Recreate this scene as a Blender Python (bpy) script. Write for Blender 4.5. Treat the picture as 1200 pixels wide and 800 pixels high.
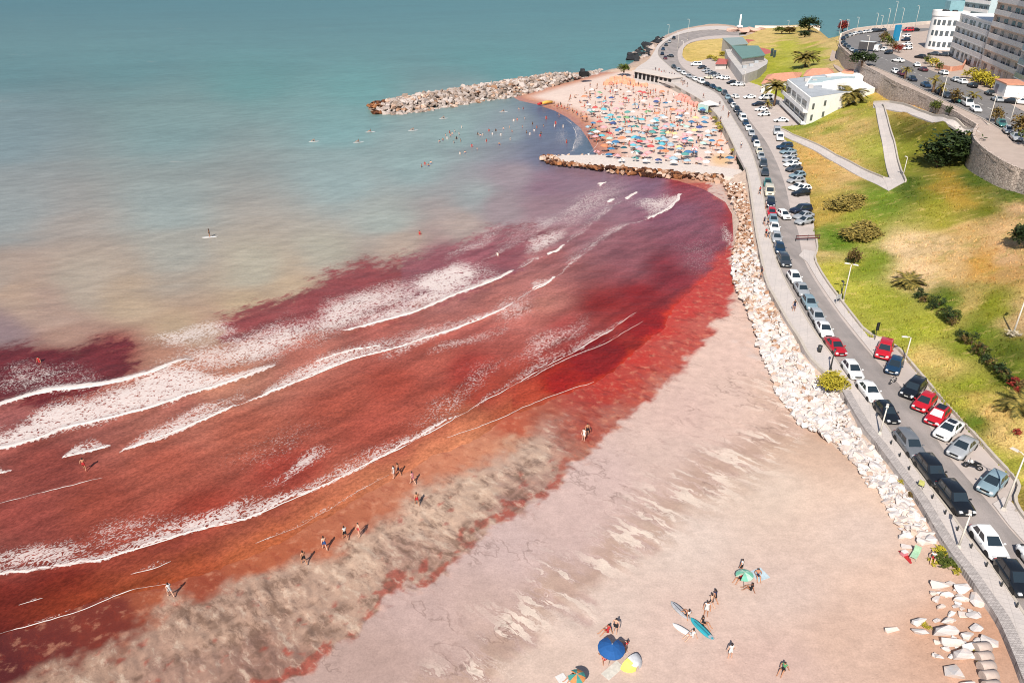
import bpy, bmesh, math, random
import numpy as np
from mathutils import Vector, Matrix
random.seed(7); RNG = np.random.default_rng(11)
scene = bpy.context.scene
for o in list(bpy.data.objects): bpy.data.objects.remove(o)
COL = scene.collection
# ------------------------------------------------------------------ camera, sky, sun, exposure
FPX, YH, CAMH = 871.0, -60.0, 50.0            # focal length in photo pixels, horizon row, drone height
TH = math.atan((400 - YH) / FPX); CT, ST = math.cos(TH), math.sin(TH)
cd = bpy.data.cameras.new('camera'); cam = bpy.data.objects.new('camera', cd); COL.objects.link(cam)
cd.sensor_width = 36.0; cd.lens = FPX / 1200 * 36.0; cd.clip_start = 0.5; cd.clip_end = 60000
cam.location = (0, 0, CAMH); cam.rotation_euler = (math.pi / 2 - TH, 0, 0)
scene.camera = cam
SUN_EL, SUN_AZ = 43.0, 18.0                   # elevation; azimuth the shadows point to (right of straight ahead)
w = bpy.data.worlds.new('World'); scene.world = w; w.use_nodes = True
nt = w.node_tree; bg = nt.nodes['Background']
sky = nt.nodes.new('ShaderNodeTexSky'); sky.sky_type = 'NISHITA'; sky.sun_disc = False
sky.sun_elevation = math.radians(SUN_EL); sky.sun_rotation = math.radians(180 + SUN_AZ)
sky.altitude = 20; sky.air_density = 1.0; sky.dust_density = 1.0
nt.links.new(sky.outputs[0], bg.inputs[0]); bg.inputs[1].default_value = 0.08
sl = bpy.data.lights.new('sun', 'SUN'); sl.energy = 4.7; sl.angle = math.radians(0.55); sl.color = (1.0, 0.93, 0.84)
sun = bpy.data.objects.new('sun', sl); COL.objects.link(sun)
az = math.radians(SUN_AZ); el = math.radians(SUN_EL)
sdir = Vector((math.sin(az) * math.cos(el), math.cos(az) * math.cos(el), -math.sin(el)))
sun.rotation_euler = sdir.to_track_quat('-Z', 'Y').to_euler(); sun.location = (-40, -60, 120)
scene.view_settings.view_transform = 'Standard'; scene.view_settings.look = 'None'
scene.view_settings.exposure = 0.6; scene.view_settings.gamma = 1.0
scene.render.engine = 'CYCLES'; scene.cycles.filter_width = 1.05
# ------------------------------------------------------------------ survey: photo reading -> place on the ground
def at(px, py, z=0.0):
    a = (px - 600) / FPX; b = (400 - py) / FPX
    d = (a, CT + b * ST, -ST + b * CT); t = (z - CAMH) / d[2]
    return np.array((d[0] * t, d[1] * t, z))
def plan(x, y):                               # ground point -> survey reading (photo pixels), z = 0
    zc = y * CT + CAMH * ST
    return 600 + FPX * x / zc, 400 - FPX * (y * ST - CAMH * CT) / zc
def poly(pts, z=0.0): return np.array([at(p[0], p[1], z)[:2] for p in pts])
# ------------------------------------------------------------------ number helpers
LIT = 1.67                                    # lit white reads this bright at the chosen exposure: readings / LIT = base colour
def lin(c):
    c = np.asarray(c, float) / 255.0
    return np.where(c <= 0.04045, c / 12.92, ((c + 0.055) / 1.055) ** 2.4) / LIT
def rgb(r, g, b, k=1.0):
    v = lin((r, g, b)) * k; return tuple(float(x) for x in v)
def _h(ix, iy, s):
    n = (ix.astype(np.int64) * 374761393 + iy.astype(np.int64) * 668265263 + s * 1442695041) & 0xffffffff
    n = ((n ^ (n >> 13)) * 1274126177) & 0xffffffff
    return ((n ^ (n >> 16)) & 0xffff) / 65535.0
def vn(x, y, s=0):
    x = np.asarray(x, float); y = np.asarray(y, float)
    ix = np.floor(x); iy = np.floor(y); fx = x - ix; fy = y - iy
    fx = fx * fx * fx * (fx * (fx * 6 - 15) + 10); fy = fy * fy * fy * (fy * (fy * 6 - 15) + 10)
    a = _h(ix, iy, s); b = _h(ix + 1, iy, s); c = _h(ix, iy + 1, s); d = _h(ix + 1, iy + 1, s)
    return (a + (b - a) * fx) * (1 - fy) + (c + (d - c) * fx) * fy
def fbm(x, y, s=0, o=4):
    v = 0; a = 0.5; t = 0
    for i in range(o):
        v = v + a * (vn(x, y, s + i * 17) * 2 - 1); t += a; a *= 0.5; x = x * 2.03 + 3.1; y = y * 2.03 - 1.7
    return v / t
def sstep(a, b, x):
    t = np.clip((x - a) / (b - a), 0, 1); return t * t * (3 - 2 * t)
def segdist(x, y, P, closed=False):
    """distance to a polyline, side sign (+ = left of travel) and travel fraction"""
    P = np.asarray(P, float); n = len(P); best = np.full(x.shape, 1e18); sg = np.ones(x.shape); tt = np.zeros(x.shape)
    L = np.r_[0, np.cumsum(np.hypot(*(P[1:] - P[:-1]).T))]; tot = L[-1]
    for i in range(n if closed else n - 1):
        a = P[i]; b = P[(i + 1) % n]; d = b - a; l2 = d @ d + 1e-12
        t = np.clip(((x - a[0]) * d[0] + (y - a[1]) * d[1]) / l2, 0, 1)
        ex = x - a[0] - t * d[0]; ey = y - a[1] - t * d[1]; q = ex * ex + ey * ey
        m = q < best; best = np.where(m, q, best)
        cr = d[0] * (y - a[1]) - d[1] * (x - a[0])
        sg = np.where(m, np.where(cr >= 0, 1.0, -1.0), sg)
        if not closed: tt = np.where(m, (L[i] + t * math.sqrt(l2)) / tot, tt)
    return np.sqrt(best), sg, tt
def inside(x, y, P):
    P = np.asarray(P, float); r = np.zeros(x.shape, bool); n = len(P)
    for i in range(n):
        x1, y1 = P[i]; x2, y2 = P[(i + 1) % n]
        if y1 == y2: continue
        c = ((y1 > y) != (y2 > y)) & (x < (x2 - x1) * (y - y1) / (y2 - y1) + x1); r ^= c
    return r
def sdpoly(x, y, P):                          # + inside
    d, _, _ = segdist(x, y, P, True); return np.where(inside(x, y, P), d, -d)
def idw(u, v, pts, p=3.0):
    num = np.zeros(u.shape + (3,)); den = np.zeros(u.shape)
    for px, py, c in pts:
        q = ((u - px) ** 2 + ((v - py) * 1.5) ** 2 + 60.0) ** (-p / 2); den += q; num += q[..., None] * lin(c)
    return num / den[..., None]
# ------------------------------------------------------------------ outlines of the place
PAVE_L = [(1440,1220),(1300,975),(1260,905),(1225,850),(1197,800),(1190,780),(1180,755),(1167,725),(1150,702),(1130,672),(1117,657),(1098,628),(1074,586),(1054,560),(1028,524),(1014,508),(1000,486),(986,460),(968,440),(950,424),(942,412),(935,397),(922,379),(907,351),(896,332),(890,300),(884,270),(879,230),(875,205),(873,197),(862,177),(850,152),(840,135),(825,120),(807,110),(786,98),(760,91),(742,84),(748,78),(760,71),(766,62),(771,52),(782,44),(797,37),(812,33),(835,30.5),(855,31),(875,37)]
PAVE_R = [(877,42),(860,45),(845,45),(820,47),(806,51),(800,58),(799,66),(806,73),(820,72),(838,66),(850,74),(860,84),(870,94),(893,101),(902,108),(922,118),(945,146),(908,149),(915,158),(924,168),(931,179),(940,195),(947,219),(950,240),(954,262),(955,280),(957,294),(952,304),(965,328),(989,360),(1016,395),(1045,402),(1080,444),(1112,480),(1140,511),(1168,543),(1194,568),(1184,589),(1200,611),(1260,688),(1360,800),(1520,985)]
PAVE = poly(PAVE_L + PAVE_R, 3.0)
PLAT_L = [(1330,270),(1260,235),(1200,203),(1185,198),(1165,187),(1150,176),(1140,166),(1138,158),(1143,150),(1120,136),(1092,119),(1070,109),(1047,99),(1032,90),(1010,78),(992,64),(982,54),(984,46),(998,39),(1020,35.5),(1048,33),(1085,29),(1120,27)]
PLAT = np.vstack([poly(PLAT_L, 15.0), [(420, 520), (420, 60)]])
SHORE = [(0,745),(66,726),(129,704),(198,684),(250,665),(300,648),(352,624),(391,600),(430,577),(480,550),(540,520),(608,485),(658,464),(697,450),(740,417),(770,387),(795,352),(825,327),(850,298),(862,275),(860,255),(850,237),(825,222),(795,212),(750,204),(706,193),(698,180),(690,165),(680,150),(665,138),(650,130),(630,123),(608,118),(600,113),(640,101),(690,88),(735,77),(752,68),(760,58),(770,47),(783,40.5),(800,34),(830,28.5),(858,30),(876,35),(900,36.8),(940,36.8),(962,37.5)]
CLIFF = np.vstack([poly([(972,34.5)], 5.0), poly([(984,32.0)], 10.0), poly([(994,31.0),(1006,31.5),(1022,32),(1050,30.5),(1090,26.5),(1130,24)], 15.0)])
COAST = np.vstack([[(-400, -300), (-400, -95), (-200, -20), (-80, 22)], poly(SHORE, 0.0), CLIFF, [(900, 540), (900, -300)]])
HILLPTS = [(p[0], p[1], 3.1) for p in PAVE_R[16:]] + [(1600,1090,3.1),
 (1045,213,7),(985,182,4.8),(935,158,3.4),(1028,127,10.5),(1060,132,12),(1100,143,14),(1135,153,15),(1030,100,10.5),(1047,106,11),(1060,116,11),(1083,131,12.2),(1110,140,13.8),
 (1080,150,11.5),(1110,180,9.2),(1085,195,8),(1100,232,9.5),(1130,252,9.3),(1160,222,10.8),(1145,185,10.5),(1170,203,11.2),(1200,220,11.6),(1200,255,12),(1100,275,7),(1200,330,10.5),(1200,420,8.2),(1200,490,6),(1150,450,5.2),(1150,380,7.0),(1100,330,6),(1060,290,5.5),(1060,360,4.5),(1000,280,4.2),(1010,240,5),(975,235,3.9),(968,200,3.9),(1000,150,7.0),(960,140,5.0),(985,128,7),(1012,112,9.5),(1120,470,4.2),(1080,400,4.2),(1195,560,3.6),(1260,600,4.5),(1300,450,9),(1300,300,13),
 (900,90,3.4),(930,100,5),(950,95,6),(1000,95,9),(960,70,7.5),(935,60,5.5),(965,50,9),(960,42,7),(905,45,4.6),(885,40,4),(978,48,11),(975,60,9.5),(985,70,11),(1000,82,11),(890,60,3.6),(860,65,3.2),(830,58,3.1),(815,52,3.1),(812,68,3.1),(870,42,3.3),(960,38,5.5),(880,95,3.2),(905,112,3.2),(925,125,3.4),(974,41,9.5),(984,41.5,12.5),(966,40,7.5)]
_hp = np.array([at(*p) for p in HILLPTS]); _hx = _hp[:, :2] / 50.0
_K = np.sqrt(((_hx[:, None] - _hx[None]) ** 2).sum(-1)); _n = len(_hp)
_A = np.zeros((_n + 1, _n + 1)); _A[:_n, :_n] = -_K - np.eye(_n) * 0.002; _A[_n, :_n] = 1; _A[:_n, _n] = 1
_W = np.linalg.solve(_A, np.r_[_hp[:, 2], 0])
def rbf(x, y):
    r = np.full(x.shape, _W[_n])
    for i in range(_n): r = r - _W[i] * np.sqrt((x / 50 - _hx[i, 0]) ** 2 + (y / 50 - _hx[i, 1]) ** 2)
    return r
GRASS_EDGE = poly(PAVE_R, 3.0)
HILL = np.vstack([poly(PAVE_R[::-1], 3.0), poly([(900,36.8),(940,36.8),(962,37.5)], 0.0), CLIFF, [(700, 520), (700, -100)]])
def coastd(x, y): return sdpoly(x, y, COAST) + (fbm(x * .22, y * .22, 301, 4) * 1.0 + fbm(x * 1.1, y * 1.1, 305, 3) * .35) * (y < 140)
WALL_NEAR = poly(PAVE_L[:14], 3.0)
def beach_z(x, y, d):
    z = np.where(d > 0, 1.7 * (1 - np.exp(-np.maximum(d, 0) * 0.022)), np.maximum(d * 0.05, -1.6)); m = (y < 75) & (x > 15)
    if m.any(): dw, _, _ = segdist(x[m], y[m], WALL_NEAR); z[m] = np.maximum(z[m], 2.75 - .17 * dw)
    return z
def heights(x, y):
    """ground height and zone (0 sand, 1 pavement bed, 2 grass, 3 upper plateau) and signed distance from the waterline"""
    x = np.asarray(x, float); y = np.asarray(y, float)
    d = coastd(x, y)
    z = beach_z(x, y, d); zone = np.zeros(x.shape, int)
    hl = inside(x, y, HILL); pv = inside(x, y, PAVE); pl = inside(x, y, PLAT)
    far = (~hl) & (~pv) & (d > 0) & (y > 360); z = np.where(far, np.minimum(0.2 + d * 0.12, 2.6), z)
    rb = rbf(x, y); rb = np.minimum(rb, 15.5)
    rb = rb * sstep(-1, 14, d) + (d * 0.3) * (1 - sstep(-1, 14, d)) if True else rb
    z = np.where(hl & (d > -3), rb, z); zone[hl] = 2
    z = np.where(pv, 2.9, z); zone[pv] = 1
    z = np.where(pl, 14.9, z); zone[pl] = 3
    return z, zone, d
def hit(px, py, guess=None):
    a = (px - 600) / FPX; b = (400 - py) / FPX; d = np.array((a, CT + b * ST, -ST + b * CT))
    t0 = (CAMH - 17) / -d[2]; t1 = (CAMH + 0.2) / -d[2]
    for _ in range(2):
        t = np.linspace(t0, t1, 60); X = d[0] * t; Y = d[1] * t; Z = CAMH + d[2] * t
        h, zo, dd = heights(X, Y); h = np.where(dd < -0.5, 0.0, h)
        k = np.argmax(Z <= np.maximum(h, 0)); k = max(k, 1)
        t0, t1 = t[k - 1], t[k]
    return Vector((d[0] * t1, d[1] * t1, CAMH + d[2] * t1))
# ------------------------------------------------------------------ object helpers
def link(name, me, parent=None, loc=None, rz=0.0, sc=None):
    o = bpy.data.objects.new(name, me); COL.objects.link(o)
    if parent: o.parent = parent
    if loc is not None: o.location = loc
    if rz: o.rotation_euler = (0, 0, rz)
    if sc is not None: o.scale = sc if hasattr(sc, '__len__') else (sc, sc, sc)
    return o
def tag(o, label=None, cat=None, group=None, kind=None):
    if label: o['label'] = label
    if cat: o['category'] = cat
    if group: o['group'] = group
    if kind: o['kind'] = kind
    return o
def empty(name, loc, rz=0.0, label=None, cat=None, group=None):
    o = link(name, None, None, loc, rz); o.empty_display_size = 0.2; return tag(o, label, cat, group)
class MB:
    def __init__(s): s.v = []; s.f = []; s.mi = []; s.sm = []
    def add(s, vs, fs, mi=0, smooth=False):
        k = len(s.v); s.v += [tuple(map(float, p)) for p in vs]; s.f += [tuple(i + k for i in f) for f in fs]; s.mi += [mi] * len(fs); s.sm += [smooth] * len(fs); return s
    def box(s, c, d, mi=0, rz=0.0, tp=1.0):
        x, y, z = d[0] / 2, d[1] / 2, d[2] / 2; cr, sr = math.cos(rz), math.sin(rz); vs = []
        for sz in (-1, 1):
            k = tp if sz > 0 else 1
            for sx, sy in ((-1, -1), (1, -1), (1, 1), (-1, 1)):
                X, Y = sx * x * k, sy * y * k; vs.append((c[0] + X * cr - Y * sr, c[1] + X * sr + Y * cr, c[2] + sz * z))
        return s.add(vs, [(3, 2, 1, 0), (4, 5, 6, 7), (0, 1, 5, 4), (1, 2, 6, 5), (2, 3, 7, 6), (3, 0, 4, 7)], mi)
    def tube(s, path, rad, n=6, mi=0, cap=True, smooth=True):
        P = [Vector(p) for p in path]; m = len(P); R = rad if hasattr(rad, '__len__') else [rad] * m; vs = []
        for i, p in enumerate(P):
            d = (P[min(i + 1, m - 1)] - P[max(i - 1, 0)]).normalized(); a = d.orthogonal().normalized()
            if abs(d.z) > .9: a = (Vector((1, 0, 0)) - d * d.x).normalized()
            else: a = d.cross(Vector((0, 0, 1))).normalized()
            b = d.cross(a)
            for k in range(n):
                t = 2 * math.pi * k / n; vs.append(p + (a * math.cos(t) + b * math.sin(t)) * R[i])
        fs = [(i * n + k, i * n + (k + 1) % n, (i + 1) * n + (k + 1) % n, (i + 1) * n + k) for i in range(m - 1) for k in range(n)]
        s.add(vs, fs, mi, smooth)
        if cap: k0 = len(s.v) - len(vs); s.f += [tuple(k0 + k for k in range(n))[::-1], tuple(k0 + (m - 1) * n + k for k in range(n))]; s.mi += [mi] * 2; s.sm += [False] * 2
        return s
    def prism(s, pts, z0, z1, mi=0, tri=True):
        """closed plan outline extruded from z0 to z1"""
        P = [tuple(p[:2]) for p in pts]; n = len(P)
        ar = sum(P[i][0] * P[(i + 1) % n][1] - P[(i + 1) % n][0] * P[i][1] for i in range(n))
        if ar < 0: P = P[::-1]
        bm = bmesh.new(); vs = [bm.verts.new((p[0], p[1], z1)) for p in P]
        es = [bm.edges.new((vs[i], vs[(i + 1) % n])) for i in range(n)]
        r = bmesh.ops.triangle_fill(bm, edges=es, use_beauty=True); bm.normal_update()
        bm.verts.index_update()
        fs = []
        for f in bm.faces:
            t = [v.index for v in f.verts]; fs.append(t if f.normal.z > 0 else t[::-1])
        bm.free()
        s.add([(p[0], p[1], z1) for p in P], fs, mi)
        s.add([(p[0], p[1], z0) for p in P] + [(p[0], p[1], z1) for p in P], [(i, (i + 1) % n, n + (i + 1) % n, n + i) for i in range(n)], mi)
        return s
    def mesh(s, name, mats):
        me = bpy.data.meshes.new(name); me.from_pydata(s.v, [], s.f)
        for m in (mats if isinstance(mats, (list, tuple)) else [mats]): me.materials.append(m)
        me.polygons.foreach_set('material_index', s.mi); me.polygons.foreach_set('use_smooth', s.sm); me.update(); return me
    def build(s, name, mats, parent=None, loc=None, rz=0.0, sc=None): return link(name, s.mesh(name, mats), parent, loc, rz, sc)
# ------------------------------------------------------------------ material helpers
class NT:
    def __init__(s, name):
        s.m = bpy.data.materials.new(name); s.m.use_nodes = True; s.t = s.m.node_tree; s.n = s.t.nodes; s.b = s.n['Principled BSDF']
    def new(s, t, **k):
        n = s.n.new(t)
        for a, v in k.items(): setattr(n, a, v)
        return n
    def put(s, sock, v):
        if isinstance(v, bpy.types.NodeSocket): s.t.links.new(v, sock)
        else: sock.default_value = v
    def coord(s, kind='Object'): return s.new('ShaderNodeTexCoord').outputs[kind]
    def mapping(s, v, scale=(1, 1, 1), rot=(0, 0, 0), loc=(0, 0, 0)):
        n = s.new('ShaderNodeMapping'); s.put(n.inputs[0], v); n.inputs['Scale'].default_value = scale; n.inputs['Rotation'].default_value = rot; n.inputs['Location'].default_value = loc; return n.outputs[0]
    def noise(s, v, scale, detail=4, rough=0.55, dist=0.0, out=0):
        n = s.new('ShaderNodeTexNoise'); s.put(n.inputs['Vector'], v); s.put(n.inputs['Scale'], scale); n.inputs['Detail'].default_value = detail; n.inputs['Roughness'].default_value = rough; n.inputs['Distortion'].default_value = dist; return n.outputs[out]
    def voro(s, v, scale, feature='F1', out='Distance', rand=1.0):
        n = s.new('ShaderNodeTexVoronoi', feature=feature); s.put(n.inputs['Vector'], v); s.put(n.inputs['Scale'], scale); n.inputs['Randomness'].default_value = rand; return n.outputs[out]
    def math(s, op, a, b=0.0, c=0.0, clamp=False):
        n = s.new('ShaderNodeMath', operation=op, use_clamp=clamp); s.put(n.inputs[0], a); s.put(n.inputs[1], b)
        if op in ('MULTIPLY_ADD', 'SMOOTH_MIN'): s.put(n.inputs[2], c)
        return n.outputs[0]
    def ramp(s, x, a, b, lo=0.0, hi=1.0):
        n = s.new('ShaderNodeMapRange', interpolation_type='SMOOTHSTEP'); s.put(n.inputs[0], x); s.put(n.inputs[1], a); s.put(n.inputs[2], b); s.put(n.inputs[3], lo); s.put(n.inputs[4], hi); return n.outputs[0]
    def mix(s, f, a, b, blend='MIX'):
        n = s.new('ShaderNodeMix', data_type='RGBA', blend_type=blend); s.put(n.inputs[0], f)
        for k, v in ((6, a), (7, b)):
            if isinstance(v, bpy.types.NodeSocket): s.put(n.inputs[k], v)
            else: n.inputs[k].default_value = (*v[:3], 1)
        return n.outputs[2]
    def attr(s, name, out='Fac'): return s.new('ShaderNodeAttribute', attribute_name=name).outputs[out]
    def scale(s, col, f):
        n = s.new('ShaderNodeVectorMath', operation='SCALE'); s.put(n.inputs[0], col); s.put(n.inputs[3], f); return n.outputs[0]
    def bump(s, h, strength=0.3, dist=0.05, prev=None):
        n = s.new('ShaderNodeBump'); s.put(n.inputs['Height'], h); n.inputs['Strength'].default_value = strength; n.inputs['Distance'].default_value = dist
        if prev is not None: s.put(n.inputs['Normal'], prev)
        return n.outputs[0]
    def done(s, col=None, rough=None, normal=None, **k):
        if col is not None:
            if isinstance(col, bpy.types.NodeSocket): s.put(s.b.inputs['Base Color'], col)
            else: s.b.inputs['Base Color'].default_value = (*col[:3], 1)
        if rough is not None: s.put(s.b.inputs['Roughness'], rough)
        if normal is not None: s.put(s.b.inputs['Normal'], normal)
        for a, v in k.items(): s.put(s.b.inputs[a.replace('_', ' ')], v)
        return s.m
_M = {}
def simple(name, col, rough=0.7, var=0.12, scale=3.0, metal=0.0, spec=0.4, coat=0.0, bump=0.0):
    if name in _M: return _M[name]
    t = NT(name); c = t.coord('Object'); n = t.noise(c, scale, 4); f = t.ramp(n, 0.3, 0.7, 1 - var, 1 + var)
    v = t.new('ShaderNodeRGB'); v.outputs[0].default_value = (*col, 1)
    nb = t.bump(t.noise(c, scale * 6, 3), bump, 0.03) if bump else None
    m = t.done(t.scale(v.outputs[0], f), rough, nb, Metallic=metal, Specular_IOR_Level=spec, Coat_Weight=coat)
    _M[name] = m; return m
# ================================================================== SEA
def fan(rows_y, nx, u0, u1):
    Y = np.asarray(rows_y)[:, None]; U = np.linspace(u0, u1, nx)[None]
    X = U * (0.61 * Y + 17); return X, Y + 0 * X
def gridmesh(name, X, Y, Z, keep=None):
    ny, nx = X.shape; idx = np.arange(ny * nx).reshape(ny, nx)
    F = np.stack([idx[:-1, :-1], idx[:-1, 1:], idx[1:, 1:], idx[1:, :-1]], -1).reshape(-1, 4)
    if keep is not None: F = F[keep.reshape(-1)]
    used = np.zeros(ny * nx, bool); used[F.reshape(-1)] = True; remap = np.cumsum(used) - 1; F = remap[F]
    V = np.stack([X.ravel(), Y.ravel(), Z.ravel()], -1)[used]
    me = bpy.data.meshes.new(name); me.vertices.add(len(V)); me.vertices.foreach_set('co', V.astype(np.float32).ravel())
    me.loops.add(F.size); me.loops.foreach_set('vertex_index', F.astype(np.int32).ravel())
    me.polygons.add(len(F)); me.polygons.foreach_set('loop_start', np.arange(0, F.size, 4, dtype=np.int32)); me.polygons.foreach_set('loop_total', np.full(len(F), 4, np.int32))
    me.polygons.foreach_set('use_smooth', np.ones(len(F), bool)); me.update(calc_edges=True); me.validate(); return me, used
def fattr(me, name, a): x = me.attributes.new(name, 'FLOAT', 'POINT'); x.data.foreach_set('value', np.asarray(a, np.float32).ravel())
def cattr(me, name, a):
    x = me.attributes.new(name, 'FLOAT_COLOR', 'POINT'); a = np.c_[np.clip(a, 0, 1), np.ones(len(a))]; x.data.foreach_set('color', a.astype(np.float32).ravel())
def any4(m): return m[:-1, :-1] | m[1:, :-1] | m[:-1, 1:] | m[1:, 1:]
SEACOL = [(0,-6,(74,120,136)),(250,-6,(84,130,142)),(500,-6,(90,140,146)),(800,8,(88,142,148)),(1050,8,(86,140,146)),(0,22,(98,138,148)),(300,30,(104,148,152)),(150,60,(112,148,152)),
 (0,70,(112,146,152)),(300,80,(116,158,158)),(560,50,(108,158,158)),(760,25,(94,152,156)),(950,25,(86,148,152)),(420,100,(122,166,166)),(600,80,(112,160,162)),(700,60,(108,156,160)),
 (0,150,(134,152,156)),(200,150,(134,158,158)),(400,150,(134,168,168)),(0,250,(152,158,156)),(200,240,(154,164,160)),(400,210,(154,172,170)),(530,150,(150,172,170)),(480,190,(152,172,170)),
 (0,330,(178,160,146)),(20,345,(188,162,142)),(100,330,(180,166,150)),(300,310,(182,174,156)),(200,300,(168,166,156)),(150,355,(186,164,140)),(60,365,(176,150,136)),(450,255,(166,172,164)),(560,230,(158,164,162)),(380,290,(178,172,156)),
 (0,385,(148,126,128)),(70,390,(168,136,122)),(200,380,(184,160,134)),(290,355,(188,166,138)),(230,400,(180,150,130)),(340,330,(190,168,142)),(470,290,(184,164,148)),(540,262,(178,160,150)),
 (600,150,(150,160,165)),(630,165,(118,124,144)),(665,150,(104,116,142)),(690,175,(106,122,142)),(655,130,(104,112,138)),(560,120,(148,166,166)),(640,185,(112,112,134)),
 (610,205,(160,144,148)),(680,215,(146,116,128)),(590,245,(162,144,146)),(640,250,(158,126,132)),(700,240,(152,112,122)),(760,216,(138,104,122)),(800,218,(152,56,64)),
 (0,430,(112,38,46)),(60,425,(110,42,50)),(130,415,(140,62,62)),(300,385,(156,84,80)),(380,355,(146,72,74)),(450,335,(146,74,78)),(520,300,(152,92,98)),(200,420,(176,130,112)),(240,430,(178,110,92)),
 (570,300,(150,84,90)),(650,280,(160,98,102)),(700,280,(152,92,98)),(740,300,(142,76,84)),(800,250,(128,68,86)),(820,290,(136,62,76)),(780,320,(132,46,56)),(845,245,(138,58,70)),(858,262,(150,50,56)),
 (700,350,(132,40,42)),(660,390,(152,60,60)),(740,340,(130,36,42)),(690,425,(134,14,18)),(760,385,(142,22,24)),(640,300,(164,92,92)),(620,340,(172,100,98)),(600,380,(178,96,90)),
 (560,400,(172,84,78)),(500,425,(170,80,70)),(400,470,(164,74,62)),(540,440,(158,54,50)),(450,450,(160,66,56)),(300,500,(168,84,70)),(200,540,(164,78,66)),(120,580,(154,68,58)),(250,590,(148,56,48)),(340,540,(150,56,50)),(440,495,(164,72,62)),(60,540,(136,60,56)),(20,600,(142,62,58)),
 (0,480,(150,80,80)),(100,480,(158,84,78)),(200,460,(164,92,84)),(350,410,(172,96,86)),(450,390,(166,86,80)),
 (0,640,(140,66,62)),(0,700,(116,46,44)),(80,690,(122,46,42)),(200,655,(138,58,50)),(150,640,(142,58,50)),(300,620,(158,76,62)),(420,565,(172,92,74)),(550,490,(174,92,70)),(0,740,(100,36,36)),(100,715,(110,34,32)),(200,680,(120,36,30)),(620,475,(178,66,48)),(560,465,(160,60,50)),(650,455,(160,40,34))]
SEACOL = [(a_, b_, (c_[0] + 2, c_[1] + 11, c_[2] + 11) if (c_[0] - c_[1] > 50 and c_[1] > 50) else c_) for a_, b_, c_ in SEACOL] + [(822,274,(145,85,98)),(800,255,(142,86,100)),(644,219,(146,113,126)),(624,344,(186,122,110)),(600,355,(180,110,102))]
# breaking crests, left to right: (readings, solid width m, lace length m, lace density)
CRESTS = [
 ([(-60,500),(0,478),(15,472),(50,462),(87,457),(130,452),(175,440),(222,420)],0.80,3.2,0.80),
 ([(-60,540),(0,528),(20,524),(50,515),(75,504),(95,500),(125,492),(175,480),(225,463),(257,454),(295,440),(325,426)],0.50,13.0,1.0),
 ([(72,537),(100,531),(130,522)],0.22,3.4,0.80),
 ([(140,531),(187,515),(237,495),(282,474)],0.30,4.6,0.62),
 ([(-40,560),(0,555),(12,551)],0.20,2.0,0.7),
 ([(282,474),(350,446),(405,424),(450,412),(495,399),(550,380),(588,364),(603,354)],0.30,6.5,0.60),
 ([(370,425),(395,416),(420,410),(450,405)],0.22,2.0,0.5),
 ([(400,390),(450,377),(482,369),(525,351),(562,336),(590,325),(604,316)],0.55,10.0,0.66),
 ([(625,340),(640,333),(651,324)],0.34,5.0,0.50),
 ([(642,300),(652,296),(662,288)],0.60,0.8,0.4),
 ([(757,258),(770,253),(782,247),(793,238),(799,227)],0.50,13.0,0.58),
 ([(734,235),(741,231),(747,226)],0.60,1.0,0.4),
 ([(714,238),(721,235)],0.8,1.0,0.4),([(704,218),(711,215)],0.9,1.5,0.4),
 ([(-60,680),(0,672),(41,669),(77,664),(115,657),(154,645),(192,634),(233,621),(275,611),(300,603),(363,576),(419,550),(450,534),(500,508),(545,483)],0.17,5.0,0.62),
 ([(545,483),(575,465),(605,449),(650,423),(682,409),(700,395),(716,388),(732,376),(746,366)],0.13,4.0,0.42),
 ([(600,452),(650,429),(690,411),(715,398),(738,385),(752,376)],0.07,0.8,0.3),
 ([(0,741),(33,731),(66,723),(96,713),(129,700),(165,688),(198,682)],0.08,0.5,0.3),
 ([(154,670),(180,666),(200,657)],0.07,1.6,0.35),([(22,710),(50,701)],0.06,0.6,0.3),
 ([(300,637),(352,616),(391,592),(426,571),(455,556)],0.07,1.2,0.35),([(524,513),(552,504),(608,480)],0.06,0.6,0.2),([(600,484),(658,461),(697,448)],0.06,0.4,0.2),
 ([(603,354),(615,347),(625,340)],0.07,3.0,0.35),([(651,324),(675,307),(700,288),(715,277),(735,265),(757,258)],0.09,6.0,0.40),([(604,316),(625,306),(642,300)],0.10,3.0,0.4),([(662,288),(690,268),(720,242),(734,235)],0.09,6.0,0.40),([(560,310),(610,285),(650,262),(690,232)],0.07,6.0,0.42),([(0,590),(60,575),(120,560)],0.05,1.0,0.2),([(690,180),(700,172),(702,160),(694,148),(682,139)],0.1,1.0,0.2),
 ([(664,140),(672,147),(675,160),(672,172),(668,181)],0.13,5.0,0.42),
]
SWELLS = [([(604,316),(642,300),(680,274),(720,242),(747,226)],0.22),([(651,324),(675,307),(715,277),(735,265),(757,258)],0.25),([(550,312),(610,285),(650,262),(705,217)],0.18),([(600,205),(640,215),(660,230)],0.1)]
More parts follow.
